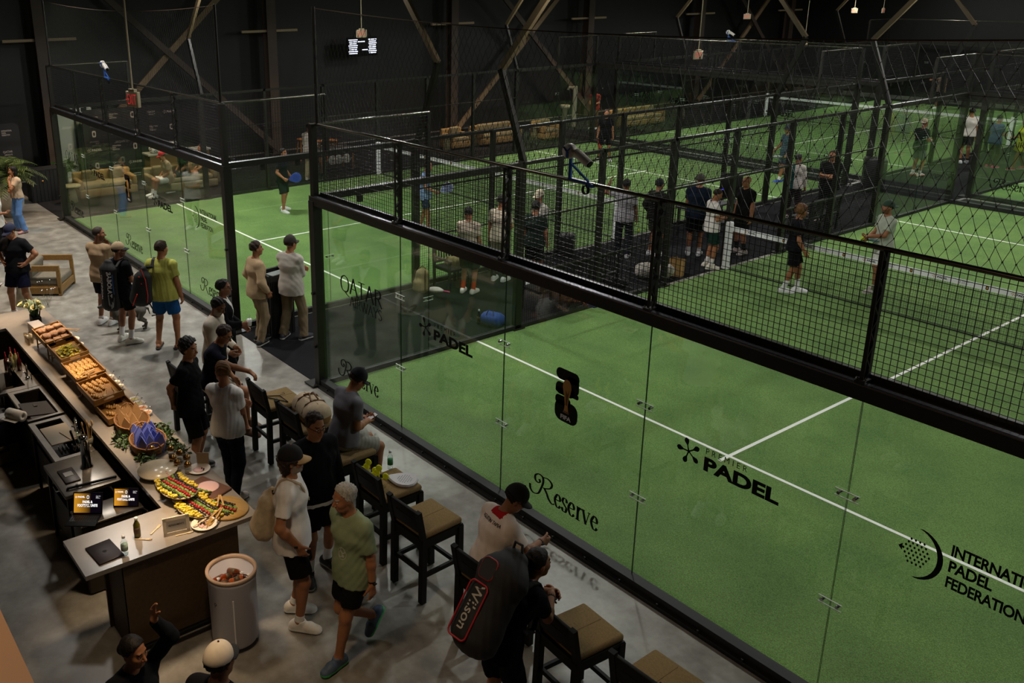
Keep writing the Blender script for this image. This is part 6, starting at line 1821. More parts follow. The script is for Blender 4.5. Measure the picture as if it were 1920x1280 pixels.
def p_world(inf, p):
    """a point of the figure's own frame, in the hall"""
    c, s_ = cos(inf['rz']), sin(inf['rz'])
    return Vector((inf['base'].x + c * p[0] - s_ * p[1], inf['base'].y + s_ * p[0] + c * p[1], inf['base'].z + p[2]))

def stick(mb, obj, V, F, d, mi=0, gap=0.0035):
    """lay flat shapes V onto the surface of obj along direction d (all in obj's own frame)"""
    from mathutils.bvhtree import BVHTree
    t = BVHTree.FromPolygons([v.co for v in obj.data.vertices], [p.vertices[:] for p in obj.data.polygons])
    d = Vector(d).normalized(); out = []
    for v in V:
        h = t.ray_cast(Vector(v) - d * 0.6, d)
        out.append(h[0] - d * gap if h[0] is not None else Vector(v))
    mb.add(out, F, mi)
def fine_text(s, M, x, z, wd, ht, **kw):
    V, F = text_mesh(s, **kw)
    return [M @ Vector((x + a * wd, 0, z + b * ht)) for a, _, b in V], F
# ---------------------------------------------------------------- the people
WS = ('eeeeee', 0.13)
def collar(c2, zmin=0.145):
    return (lambda q, C: (q[:, 2] > zmin) & (np.abs(q[:, 0]) < 0.085))
def vneck(q, C): return (np.abs(q[:, 0]) < 0.02 + np.maximum(q[:, 2] - 0.0, 0) * 0.35) & (q[:, 1] > 0.03) & (q[:, 2] > -0.12)
# by the left glass wall
person('beige', 'man in beige tee with black beard and buzz cut, hand at his chin', uv=(200, 607), th=70, H=1.82, skin_='t', head=(-0.9, 0, 0), R='chin', L='cross2',
       hair='buzz', hairc='buzz', beard='black', top=('tee', '9a8265'), bottom=('shorts', '15151a'), socks=('dddddd', 0.06), lod=0)
person('babo', 'man in black with beige cap, carrying a black and white racket backpack', uv=(236, 641), th=62, H=1.77, skin_='t', head=(-0.75, 0.05, 0), R='front', L='hang',
       hair='short', hairc='black', beard='black', cap=('a08a6c', '15151a'), top=('tee', '101116'), bottom=('shorts', '0d0d10', 0.7), socks=('eeeeee', 0.17), shoes=('e6e4da', 'f0efe8'), lod=0,
       feet=[(-0.13, 0.05, 0, -5), (0.13, 0.0, 0, 40)])
person('yellow', 'man in yellow tee and blue shorts with black and red bag on his shoulder', uv=(316, 652), th=82, H=1.87, w=1.12, head=(-0.45, 0.0, 0), R='hang', L='pocket',
       hairc='brown', top=('tee', 'a9a952', -0.1), bottom=('shorts', '1c4f86', 0.75), shoes=('26211c', '26211c', 'flip'), lod=0, feet=[(-0.16, 0, 0, -10), (0.16, 0.03, 0, 25)])
# beside the black post
person('suit', 'man in black suit and sunglasses holding a white cup beside the black post', pos=(-0.74, -1.28, 0), th=2, H=1.76, skin_='t', hairc='black', glasses='sun', R={'pose': 'front', 't': (-0.12, 0.3, -0.16), 'curl': (0.9, 0.8)}, L='frontlow',
       top=('suit', '0e0e11', -0.2, vneck, 'e8e6e0'), bottom=('trousers', '0d0d10'), shoes=('0c0c0c', '0c0c0c'), lod=0)
person('greybeard', 'man with grey beard in pale shirt, head bowed, behind the navy tee man', pos=(-0.12, -1.72, 0), th=-12, H=1.77, w=1.06, head=(-0.1, -0.4, 0), lean=0.08, hairc='black', beard='grey', skin_='t', R='frontlow', L='frontlow',
       top=('shirt', 'd8cbbb'), bottom=('trousers', '14151d'), shoes=('2a1d14', '1a1410'), lod=0)
person('navy', 'seated man in navy tee and glasses leaning his arm on a bar stool back', pos=(0.74, -2.04, 0), th=-8, H=1.76, seat=(0.0, -0.1, 0.80), lean=0.28, head=(-0.1, -0.35, 0), glasses=1, hairc='brown',
       R={'pose': 'at', 't': (0.02, 0.52, -0.10), 'hd': (0, 0.9, -0.4), 'curl': (0.4, 0.4), 'pn': (0, 0, -1)}, L='frontlow', top=('tee', '141623', -0.05), bottom=('shorts', 'c9bfae', 0.8), shoes=('6a4a34', '4d3524'), lod=0,
       feet=[(-0.14, 0.30, 0.20, 0, 0.2), (0.12, 0.36, 0.2, 0, 0.2)])
person('curly', 'man in black tee with dark curls, hands joined behind, beside the bar', pos=(1.2, -2.66, 0), th=-8, H=1.78, head=(-0.15, -0.05, 0), hair='curly', hairc='black',
       R={'pose': 'at', 't': (-0.08, -0.18, -0.47), 'curl': (0.7, 0.6)}, L={'pose': 'at', 't': (-0.10, -0.16, -0.49), 'curl': (0.7, 0.6)}, top=('tee', '0f0f11'), bottom=('shorts', '0d0d0f', 0.92), shoes=('1d1d20', 'd0d0d0'), lod=0)
person('whiteback', 'man in white tee and navy trousers seen from behind, beside the bar', uv=(432, 934), th=68, H=1.75, head=(1.05, 0.05, 0), L='cross', R='cross2', hairc='lbrown', top=('polo', 'e4e0da', -0.06), bottom=('trousers', '121829', 0.05), shoes=('c9c0b4', 'e6e2dc'), lod=0,
       feet=[(-0.07, 0.12, 0, -5), (0.1, -0.05, 0, 15)])
# around the near end of the bar
person('jacket', 'smiling man with glasses in black track jacket and black shorts', uv=(598, 1072), th=-58, H=1.84, w=1.08, head=(0.15, -0.12, 0), glasses=1, hairc='brown', L='hang', R='hang',
       top=('jacket', '0f0f12', -0.1, lambda q, C: q[:, 2] < -0.43, 'e8e8e8'), bottom=('shorts', '0f1013', 0.8), socks=('e4e4e4', 0.18), shoes=('131316', 'a8a29a'), lod=0, feet=[(-0.13, -0.06, 0, -15), (0.13, 0.05, 0, 25)])
person('whitecap', 'man in white tee with black and tan cap, cream bag on his back', uv=(545, 1160), th=-2, H=1.86, w=1.08, head=(0.12, 0.02, 0), cap=('121216', 'b99a6a'), hair='wavy', hairc='brown', beard='grey', R='pocket', L='hang',
       top=('tee', 'e8e4e0', -0.12), bottom=('shorts', '0e0e10', 0.8), socks=('e8e6e2', 0.08), shoes=('e2ded6', 'f2f0ea'), lod=0, feet=[(0.14, 0.10, 0, 10), (-0.12, 0.02, 0, 0)][::-1], watch='R')
person('sage', 'grey haired man in sage green tee striding past the bar stools', uv=(648, 1243), th=222, H=1.78, head=(-0.28, -0.12, 0), hairc='grey', L={'pose': 'at', 't': (0.09, 0.02, -0.53)}, R='swingb',
       top=('loose', '8a9877', -0.13), bottom=('shorts', '0e0f12', 0.72), shoes=('4d5f78', '49c46a'), lod=0, feet=[(0.02, 0.06, 0.0, -5), (0.10, -0.42, 0.16, 5, 0.95)][::1], watch='L', lean=0.06)
person('phone', 'man in grey tee and navy cap seated on a bar stool with a phone', pos=(3.03, -1.5, 0), th=32, H=1.76, w=1.05, seat=(0, -0.06, 0.81), lean=0.26, head=(-0.1, -0.45, 0), cap=('14161f', '14161f'), hairc='brown',
       L='phone', R='phone', top=('tee', '75737a', -0.06), bottom=('shorts', '9c9a92', 0.86), shoes=('d8d4cc', 'e6e6e0'), lod=0, feet=[(-0.13, 0.34, 0.22, 0, 0.3), (0.14, 0.30, 0.22, 0, 0.3)])
person('point', 'man in white and red collared tee, black cap and pink shorts pointing at the court', pos=(5.84, -1.80, 0), th=28, H=1.74, seat=(0, -0.02, 0.775), lean=0.42, head=(-0.55, -0.35, 0), cap=('101012', '101012'), hairc='black', glasses=1, skin_='t',
       R={'pose': 'at', 't': (-0.02, 0.42, -0.12), 'pole': (0.6, 0, -1), 'hd': (-0.1, 1, -0.1), 'curl': (0.5, 0.7)}, L='frontlow', top=('tee', 'e6d9d2', -0.06, collar(0), 'b01c24'), bottom=('shorts', 'e8486a', 0.8), shoes=('dddddd', 'eeeeee'), lod=0,
       feet=[(-0.13, 0.34, 0.22, 0, 0.3), (0.14, 0.30, 0.22, 0, 0.3)], watch='R')
person('wilson', 'person in navy with slick dark hair wearing a large black and red racket backpack', pos=(6.70, -2.46, 0), th=40, H=1.74, lean=0.82, head=(-0.25, 0.35, 0), hair='bun', hairc='black', skin_='m',
       L={'pose': 'at', 't': (-0.14, 0.40, 0.04), 'pole': (0.6, 0, -1), 'curl': (0.8, 0.7), 'hd': (-0.6, 0.7, 0.3)}, R={'pose': 'at', 't': (-0.14, 0.40, 0.04), 'pole': (0.6, 0, -1), 'curl': (0.7, 0.7), 'hd': (-0.6, 0.7, 0.3)},
       top=('tee', '13151d', -0.1), bottom=('shorts', '10131f', 0.8), socks=('0f0f12', 0.3), shoes=('1a1a1e', 'c8c8c8'), lod=0, watch='R')
person('wave', 'woman in dark top with black hair raising her hand, in the near corner', pos=(5.82, -5.06, 0), th=-38, H=1.66, fem=True, head=(0.25, -0.1, 0), hair='bun', hairc='black', skin_='m', L={'pose': 'at', 't': (0.02, 0.10, 0.44), 'pole': (1, 0.4, -0.2), 'hd': (0, 0, 1), 'curl': (0.3, 0.3), 'pn': (0, 1, 0)}, R='cross',
       top=('shirt', '101216', -0.1), bottom=('trousers', '101014'), shoes=('161616', '161616'), lod=0)
person('offwhite', 'man in dark tee with off-white black-brimmed cap seen from above', pos=(6.41, -4.68, 0), th=62, H=1.76, w=1.08, head=(0.0, 0.0, 0), cap=('cfc2ae', '131313'), hairc='black', skin_='t', L='hang', R='front', top=('tee', '121218'), bottom=('shorts', '101014'), lod=0)
# left edge
person('navycap', 'man in black tee and navy cap, hands on hips, beside the wooden armchair', pos=(-6.02, -2.92, 0), th=258, H=1.80, w=1.12, head=(-0.25, -0.3, 0), cap=('1d2440', '1d2440'), hairc='brown', L='hip', R='hip', top=('tee', '15161a', -0.06), bottom=('shorts', '10142a', 0.75), socks=('dddddd', 0.05), lod=0, feet=[(-0.2, 0.02, 0, -20), (0.2, 0, 0, 20)])
person('jeans', 'woman in tan blouse and blue jeans beside the potted palm', uv=(42, 434), th=225, H=1.66, fem=True, head=(-0.3, 0, 0), hair='long', hairc='black', L='chin', R={'pose': 'at', 't': (-0.16, 0.22, -0.28), 'pole': (0.6, 0, -1), 'hd': (-1, 0.1, 0)}, top=('blouse', 'b59d84'), bottom=('jeans', '5f83b8', 0.085), shoes=('b98a8a', '9a7070', 'flat'), lod=1,
       feet=[(-0.16, 0, 0, -10), (0.22, 0.0, 0, 60)][::1])
person('edgephone', 'person in white top and black trousers cut by the left picture edge', pos=(-10.2, -2.35, 0), th=-5, H=1.72, R='phone', L='hang', hairc='brown', top=('tee', 'e4e2de'), bottom=('trousers', '121216'), lod=1)
person('edgeleg', 'person in dark shorts holding a phone low, cut by the left picture edge', pos=(-5.35, -3.72, 0), th=40, H=1.76, R={'pose': 'at', 't': (0.0, 0.2, -0.44)}, hairc='brown', top=('tee', '8f8a84'), bottom=('shorts', '17181f', 0.85), socks=('e8e8e8', 0.12), lod=1)
# between the courts, near end
person('tan', 'man in beige jacket and khaki trousers left of the black bin', uv=(486, 642), th=32, H=1.80, head=(-0.15, 0.05, 0), hairc='brown', R='pocket', L='pocket', top=('jacket', 'b79c7a', -0.1), bottom=('trousers', '8d7a5e'), shoes=('131313', 'cfcac2'), lod=0, feet=[(-0.12, 0.06, 0, 0), (0.12, -0.02, 0, -30)])
person('khaki', 'man in pale shirt, brown cap and khaki trousers, arms folded, right of the black bin', uv=(548, 636), th=62, H=1.84, w=1.08, head=(-0.25, 0.08, 0), cap=('2f2621', '2f2621'), hairc='brown', L='cross', R='cross2', top=('rolled', 'b9b2a8', -0.14), bottom=('trousers', '7f6f56', 0.075), shoes=('2a2a33', 'd8d4cc'), lod=0, feet=[(-0.17, 0.0, 0, -10), (0.17, 0.1, 0, 20)])
# left court
person('blueracket', 'player in black with white shoes carrying a blue racket on the left court', uv=(532, 396), th=-28, H=1.72, lean=0.08, R={'pose': 'at', 't': (0.08, 0.24, -0.40), 'curl': (1.0, 0.9)}, L={'pose': 'at', 't': (0.0, 0.18, -0.42)}, hairc='black', head=(0.0, 0.0, 0), top=('tee', '151a1d', -0.1), bottom=('shorts', '1b2526', 0.9), lod=1, feet=[(-0.17, -0.12, 0, -20), (0.17, 0.12, 0, 10)])
person('lightblue', 'player in light blue tee with a white and blue racket on the left court', pos=(-6.53, 6.9, 0), th=-20, H=1.74, lean=0.1, R={'pose': 'at', 't': (0.04, 0.34, -0.34), 'curl': (1.0, 0.9)}, L='hang', hairc='brown', top=('tee', '7f98bf'), bottom=('shorts', '1f2a44'), lod=1, feet=[(-0.12, -0.15, 0, 0), (0.14, 0.15, 0, 0)])
person('farblack', 'player in black holding a red racket at the back of the left court', uv=(1132, 302), th=255, H=1.76, head=(0, 0, 0), R={'pose': 'hang', 'curl': (1, 0.9)}, L='hang', hairc='salt', top=('tee', '101114'), bottom=('shorts', '0e0f12', 0.8), socks=('1a1a1a', 0.12), lod=2, feet=[(-0.2, 0, 0, -10), (0.2, 0, 0, 10)])
person('darkblue', 'player in dark blue tee and cap striding at the far end of the left court', uv=(1466, 341), th=-170, H=1.74, cap=('1b2230', '1b2230'), head=(0, 0.1, 0), L={'pose': 'at', 't': (0.05, 0.12, -0.5)}, R='swingf', top=('tee', '2a3d52'), bottom=('shorts', '26354a'), socks=('e6e6e6', 0.13), shoes=('2a4fb0', 'd8e03a'), lod=2, feet=[(-0.1, 0.18, 0, 0), (0.1, -0.22, 0.05, 0, 0.4)])
# on the walkway between the courts
person('orange', 'man in beige tee with orange socks on the walkway beside the tan backpack', uv=(877, 549), th=62, H=1.74, head=(0.7, -0.25, 0), hairc='black', L='front', R='hang', top=('tee', 'c0b09c', -0.1), bottom=('shorts', '1b2324', 0.9), socks=('c2451f', 0.16), shoes=('e2ded2', 'dcd8cc'), lod=1, w=1.06)
person('beigeshorts', 'man in cream tee and shorts with dark hair, right of the orange sock man', uv=(935, 526), th=58, H=1.80, head=(-0.3, -0.05, 0), hairc='black', L='hang', R='front', top=('tee', 'cbbda8', -0.1), bottom=('shorts', 'b3a58e', 0.9), socks=('222222', 0.2), shoes=('c8c8c8', 'f0f0f0'), lod=1)
person('creamcap', 'man in grey tee and cream cap facing the camera behind the cream tee man', pos=(-2.35, 6.75, 0), th=205, H=1.74, head=(0.2, -0.05, 0), cap=('cdbfa6', 'cdbfa6'), hairc='brown', R='front', L='hang', top=('tee', 'b7b2a8'), bottom=('shorts', '33463c'), lod=1)
person('darkgreen', 'man in dark green tee and shorts half hidden by the fence post', pos=(-1.66, 5.95, 0), th=70, H=1.74, hairc='black', L='hang', R='hang', top=('tee', '1c2a22', -0.1), bottom=('shorts', '172019', 0.85), lod=1)
person('checked', 'man in checked white shirt raising his arm by the left net post', uv=(1166, 482), th=72, H=1.76, hairc='black', skin_='d', head=(0.3, 0.05, 0), L={'pose': 'at', 't': (0.20, 0.12, 0.26), 'pole': (1, -0.3, -0.3), 'hd': (-0.1, 0.5, 0.8)}, R='hang', top=('polo', 'a9a4aa', -0.1), bottom=('trousers', '1d1f28'), shoes=('d4d0d0', 'eeeeee'), lod=1)
person('darkcap', 'man in dark jacket, shorts and dark cap behind a fence post', pos=(-1.6, 9.6, 0), th=35, H=1.73, w=1.08, cap=('17191f', '17191f'), hairc='black', L='pocket', R='pocket', top=('jacket', '1a1917'), bottom=('shorts', '3a3a2c', 0.8), lod=1)
person('navyback', 'man in navy tee and black shorts seen from behind, by the court gate', uv=(1299, 478), th=65, H=1.84, w=1.1, hair='short', hairc='salt', head=(-0.5, 0, 0), L='front', R='hang', top=('tee', '141d2c', -0.12), bottom=('shorts', '101114', 0.9), socks=('e0e0e0', 0.1), lod=1)
person('greenshorts', 'man in white tee and green shorts looking down beside the white net post', uv=(1326, 502), th=0, H=1.74, head=(-0.1, -0.4, 0), hair='buzz', hairc='brown', R='phone', L='phone', top=('tee', 'e2dcd4', -0.1), bottom=('shorts', '17362b', 0.8), socks=('ece8e2', 0.17), shoes=('d8d2bc', 'e8e4d4'), lod=1)
person('bald', 'bald man with glasses in black tee behind the white net post', uv=(1388, 474), th=200, H=1.76, w=1.1, head=(0.05, 0.0, 0), hair=None, hairc='black', glasses=1, R='hang', L='hang', top=('tee', '131313', -0.1), bottom=('shorts', '1a1a1c', 0.9), socks=('1a1a1a', 0.2), shoes=('b9ada4', 'd8cec6'), lod=1)
person('tealstripe', 'young man in white jacket with teal stripe beyond the near fence', pos=(-1.69, 15.13, 0), th=60, H=1.66, head=(-0.5, 0, 0), hairc='black', L='hang', R='hang', top=('jacket', 'c4bbb4', -0.1, lambda q, C: (q[:, 0] > -0.1) & (q[:, 0] < -0.02), '16504c'), bottom=('trousers', '2a1322'), shoes=('c8b0b0', 'e0d8d8'), lod=2)
person('folded', 'large man in black polo with folded arms beyond the near fence', pos=(-1.01, 15.54, 0), th=225, H=1.80, w=1.2, head=(0.1, 0.05, 0), hairc='brown', skin_='m', L='cross', R='cross2', top=('polo', '121113', -0.12), bottom=('trousers', '111113', 0.075), shoes=('d8b8b8', 'e8d8d8'), lod=2)
# right court
person('blackcurls', 'player in black with blond curls and white socks at the net', uv=(1477, 547), th=-18, H=1.76, head=(0.05, -0.05, 0), hair='curly', hairc='lbrown', beard='lbrown', skin_='m', R={'pose': 'at', 't': (0.06, 0.16, -0.5)}, L='hang', top=('tee', '14151a', -0.06), bottom=('shorts', '0f1013', 0.78), socks=('f0f0f0', 0.2), shoes=('f2f2f2', 'f6f6f6'), lod=0, feet=[(-0.05, 0.16, 0, 0), (0.06, -0.1, 0, 5)])
person('sagepolo', 'player in pale green polo and backwards green cap holding a racket at the net', uv=(1643, 546), th=183, H=1.82, head=(0, 0.08, 0), cap=('2f4634', '2f4634', 'back'), hairc='black', beard='brown', skin_='m',
       L={'pose': 'at', 't': (-0.06, 0.37, -0.28), 'pole': (0.3, -0.4, -1), 'curl': (0.6, 0.6), 'pn': (0, 0, 1)}, R={'pose': 'at', 't': (-0.08, 0.30, -0.36), 'pole': (0.4, -0.3, -1), 'curl': (1, 0.9)}, top=('polo', 'b4bba8', -0.1), bottom=('shorts', 'e4e2dc', 0.8), socks=('e8e0d4', 0.1), shoes=('d8d0c8', 'f0e6dc'), lod=0, feet=[(-0.1, 0.12, 0, 0), (0.1, -0.1, 0, 10)])
# beyond the right court
person('capback', 'man in dark green tee and beige cap worn backwards, beyond the right court', uv=(1716, 329), th=25, H=1.76, cap=('b8a98e', 'b8a98e', 'back'), hairc='brown', R='front', L='front', top=('tee', '1e2a22', -0.12), bottom=('shorts', '5e6a60', 0.9), socks=('e6e6e6', 0.1), shoes=('d8d0c8', 'e2624a'), lod=2)
person('whitetee', 'man in white tee and black shorts seen from behind in the far gap', uv=(1806, 306), th=80, H=1.82, hairc='black', R='hang', L='front', top=('tee', 'd9cfc6', -0.06), bottom=('shorts', '101012', 0.75), socks=('222222', 0.08), shoes=('d8d8dc', 'e8e8ec'), lod=2)
person('yellowdress', 'woman in yellow sports dress walking behind the far right court glass', pos=(-0.9, 26.6, 0), th=175, H=1.66, fem=True, hair='long', hairc='lbrown', skin_='m', R='front', L='hang', top=('dress', 'b5b52a', -0.28), bottom=None, shoes=('c83a6a', 'e8e8e8'), lod=2, feet=[(-0.1, 0.25, 0, 0), (0.1, -0.2, 0, 0)])
person('greytop', 'person in blue and grey top standing behind the woman in yellow', pos=(-1.6, 26.3, 0), th=20, H=1.7, hair='short', hairc='black', R='front', L='front', top=('tee', '3b4a70'), bottom=('trousers', '332a2c'), shoes=('c83a6a', 'dddddd'), lod=2)
person('farorange', 'distant player with raised arm in the far dark', pos=(-9.5, 39.8, 0), th=190, H=1.75, hairc='brown', R={'pose': 'at', 't': (0.1, 0.42, -0.05)}, L='hang', top=('tee', '6a5a48'), bottom=('shorts', '14141c'), lod=2)
# lounge
person('whitelounge', 'person in white shirt and pale trousers standing between tall wooden stools', pos=(-13.6, 7.75, 0), th=70, H=1.78, hairc='black', L='front', R='front', top=('shirt', 'c8bfb6'), bottom=('trousers', 'a89c80', 0.075), shoes=('d8d2c8', 'e2e2e2'), lod=2)
person('redcap', 'seated person in red cap and tan top on the lounge sofa', pos=(-14.3, 3.25, 0), th=215, H=1.72, seat=(0, -0.1, 0.42), lean=0.2, head=(-0.2, -0.1, 0), cap=('c01c2c', 'c01c2c'), hairc='brown', L='frontlow', R='frontlow', top=('tee', 'a58d70'), bottom=('shorts', 'd8d4ce', 0.85), socks=('e8e8e8', 0.15), lod=1, feet=[(-0.13, 0.42, 0, 0), (0.16, 0.38, 0, 10)])
person('greentop', 'seated person in dark green top on the lounge seat, beside the red cap', pos=(-14.75, 3.95, 0), th=220, H=1.78, seat=(0, -0.1, 0.42), lean=0.15, head=(-0.3, 0, 0), hairc='black', skin_='d', L='frontlow', R='frontlow', top=('tee', '12261f'), bottom=('shorts', '1d1d22', 0.9), socks=('e8e8e8', 0.15), lod=1, feet=[(-0.13, 0.42, 0, 0), (0.16, 0.38, 0, 10)])
person('brownhair', 'seated woman with crossed bare legs at the end of the lounge seat', pos=(-14.85, 4.6, 0), th=230, H=1.66, fem=True, seat=(0, -0.1, 0.42), head=(-0.2, 0, 0), hair='long', hairc='brown', L='frontlow', R='frontlow', top=('tee', '8a744e'), bottom=('shorts', '3a2f22', 0.7), lod=1, feet=[(0.05, 0.5, 0.05, 0), (0.25, 0.45, 0, 10)])
person('loungered', 'person in red top standing by the far lounge sofa', pos=(-15.4, 22.6, 0), th=240, H=1.72, hairc='brown', L='front', R='front', top=('tee', '8a3a2c'), bottom=('trousers', '57472f'), lod=2)

# prints on shirts
f = PEOPLE['point']; M = Matrix((tuple(-f['rx']), tuple(-f['fy']), tuple(f['up']))).transposed()
b = MB(); o = Vector(f['P'][2]) + Vector(f['up']) * 0.075
M2 = M @ Matrix(((-1, 0, 0), (0, -1, 0), (0, 0, 1)))
V, F = fine_text('AGUSTIN TAPIA', M2, -0.13, 0.0, 0.26, 0.03, bold=0.02)
stick(b, f['top'], [v + o for v in V], F, f['fy']); b.build('shirt_print', BLACK, f['top'])
f = PEOPLE['sage']; b = MB(); o = Vector(f['P'][1]) + Vector(f['up']) * 0.06 - Vector(f['rx']) * 0.03
for (cx, cz, r0, r1) in ((0, 0, 0.045, 0.05), (-0.01, 0.035, 0.02, 0.03), (0.015, -0.01, 0.018, 0.026), (-0.015, -0.02, 0.0, 0.012)):
    n = 18; V = []
    for r_ in (r0, r1): V += [o + Vector(f['rx']) * (cx + r_ * cos(2 * pi * k / n)) + Vector(f['up']) * (cz + r_ * 1.2 * sin(2 * pi * k / n)) for k in range(n)]
    stick(b, f['top'], V, [(k, (k + 1) % n, n + (k + 1) % n, n + k) for k in range(n)], -f['fy'])
b.build('shirt_print', mat('print_pale', 'b9c0ae', 0.8), f['top'])
# ---------------------------------------------------------------- balcony edge beside the viewer
b = MB(); b.box((-1.0, -6.49, 4.6), (40, 0.16, 1.2))
tag(b.build('wall_balcony', mat('tan_plaster', 'b08a6c', 0.8, var=0.05, scale=3)), 'tan balcony parapet in the near corner', 'parapet', kind='structure')
b = MB(); b.box((-1.0, -9.35, 4.08), (40, 5.56, 0.16))
tag(b.build('floor_balcony', mat('balcony_slab', '4a443d', 0.8)), 'balcony slab', 'floor', kind='structure')
area_light('balcony_fill', (7.5, -7.4, 7.4), (9.5, -6.5, 5.2), 0.4, 55, WARM, 140)  # unseen warm light added to brighten the parapet

# ---------------------------------------------------------------- bags carried by people
def at_person(key, name, label, cat, off=(0, 0, 0), group=None):
    f = PEOPLE[key]
    return empty(name, p_world(f, off), f['rz'], label, cat, group), f, Vector(off)
def soft_box(parts, coarse=0.012, cuts=(), folds=0.003, seed=1):
    """soft bag shape: list of (a, b, ra, rb, squash)"""
    P = np.array([p for q in parts for p in q[:2]], float)
    F = Field(P.min(0) - 0.25, P.max(0) + 0.25, coarse)
    for q in parts: F.cone(q[0], q[1], q[2], q[3], 0.05, q[4] if len(q) > 4 else None)
    for p, n in cuts: F.plane(p, nrm(n))
    F.folds(folds, seed, 0.7)
    return F.mesh()
def bag_body(r, name, parts, m, fn=None, **kw):
    V, Fc = soft_box(parts, **kw)
    return link_mesh(name, mesh_from(name, V, Fc, m, fn(V[Fc].mean(1)).astype(int) if fn else None, True), r)
BAGK = mat('bag_black', '101012', 0.75, var=0.15, scale=30)
# large black and white racket backpack
f = PEOPLE['babo']; P2 = f['P'][2]; bk = -f['fy']
r, f, o = at_person('babo', 'racket_backpack', 'black racket backpack with white lettering and grey shield, worn by the man in black', 'backpack', tuple(f['P'][1] + bk * 0.24))
S_ = lambda p: tuple(Vector(p))
body = bag_body(r, 'bag_body', [((-0.03, 0, -0.36), (-0.03, 0.02, 0.28), 0.105, 0.09, ((1, 0, 0), 1.75)), ((-0.03, 0.02, 0.28), (-0.02, 0.03, 0.40), 0.09, 0.05, ((1, 0, 0), 1.6))], [BAGK], cuts=[((0, 0, -0.43), (0, 0, -1))])
b = MB()
M = Matrix.Rotation(-pi / 2, 3, 'Y')
put_text(b, 'BABOLAT', -0.3, 0.02, 0.5, 0.09, -0.105, M=Matrix.Rotation(pi / 2, 3, 'Y') @ Matrix.Rotation(0, 3, 'X'), bold=0.04) if False else None
RT = Matrix(((0, 0, 1), (0, 1, 0), (-1, 0, 0)))
for t_, a_, z_, w_, h_ in (('BABOLAT', -0.26, 0.02, 0.44, 0.075), ('TECHNICAL', -0.2, -0.13, 0.44, 0.045)):
    V, F = fine_text(t_, RT, a_, z_, w_, h_, bold=0.03); stick(b, body, V, F, (0, 1, 0))
for pl, mi_ in (([(0.12, -0.18), (0.02, -0.15), (0.03, -0.3), (0.075, -0.38), (0.11, -0.34)], 1), ([(0.09, -0.22), (0.05, -0.21), (0.055, -0.28), (0.085, -0.31)], 2)):
    stick(b, body, [(x, 0, z) for x, z in pl], [list(range(len(pl)))], (0, 1, 0), mi_, 0.003 + 0.002 * mi_)
for k in range(8): pass
b.build('bag_print', [mat('print_white', 'd8d8d8', 0.6), mat('print_grey', '8c8f92', 0.5), BAGK], body)
b = MB(); b.tube([(0.12, -0.05, -0.12), (0.145, -0.08, 0.05), (0.13, -0.06, 0.22)], 0.006, 6); b.build('piping', mat('piping_blue', '2c5fb0', 0.5), body)
def straps(r, f, o, xs, m=BAGK, wd=0.045):
    for x in xs:
        b = MB()
        sgn = -1 if x < 0 else 1
        S0 = f['S']['L'] if x < 0 else f['S']['R']
        a = Vector(S0 * 0.62 + f['P'][3] * 0.38) - o
        up, fy = Vector(f['up']), Vector(f['fy'])
        b_ = [a - up * 0.02 - fy * 0.16, a + up * 0.055 - fy * 0.07, a + up * 0.078, a + up * 0.03 + fy * 0.1, a - up * 0.12 + fy * 0.165, a - up * 0.27 + fy * 0.13 + Vector((sgn * 0.06, 0, 0)), a - up * 0.30 - fy * 0.02 + Vector((sgn * 0.09, 0, 0))]
        for i in range(len(b_) - 1): b.bar(b_[i], b_[i + 1], wd, 0.014, up=(0.0, 0.3, 1) if i in (1, 2) else (0, 1, 0))
        b.build('strap', m, r)
straps(r, f, o, (-1, 1))
# black and red bag on the shoulder
f = PEOPLE['yellow']
r, f, o = at_person('yellow', 'racket_bag', 'black racket bag with red lines hanging behind the man in the yellow tee', 'bag', tuple(f['P'][1] - f['fy'] * 0.26 - f['rx'] * 0.26 + np.array([0, 0, -0.02])))
body = bag_body(r, 'bag_body', [((0.03, 0, 0.2), (-0.03, 0, -0.17), 0.10, 0.135, ((1, 0, 0), 1.45)), ((0.04, 0, 0.2), (0.06, 0, 0.34), 0.10, 0.05)], [BAGK])
b = MB(); b.tube([(0.05, -0.09, 0.36), (0.12, -0.11, 0.18), (0.135, -0.105, -0.08), (0.12, -0.11, -0.2)], 0.009, 6); b.tube([(-0.03, -0.14, -0.05), (-0.08, -0.135, -0.15), (-0.13, -0.125, -0.26)], 0.009, 6)
for x, z in ((0.02, 0.24), (0.0, -0.14), (0.05, 0.12)): b.ball((x, -0.12, z), 0.014, 8, sq=(1, .4, 1))
b.build('piping', mat('piping_red', 'c23018', 0.5), body)
b = MB(); a = Vector(f['S']['L'] * 0.55 + f['P'][3] * 0.45) - o; up, fy = Vector(f['up']), Vector(f['fy'])
pts = [Vector((0.06, 0, 0.36)), a - fy * 0.14 - up * 0.05, a + up * 0.055 - fy * 0.07, a + up * 0.078, a + up * 0.0 + fy * 0.13, a - up * 0.25 + fy * 0.2 - Vector((0.1, 0, 0))]
for i in range(len(pts) - 1): b.bar(pts[i], pts[i + 1], 0.05, 0.012, up=(0, 1, 0.2))
b.build('strap', BAGK, r)
b = MB(); b.tube([(0.12, -0.06, -0.2), (0.2, -0.08, -0.35), (0.24, -0.07, -0.42), (0.16, -0.08, -0.44)], 0.012, 6); b.build('loose_strap', BAGK, r)
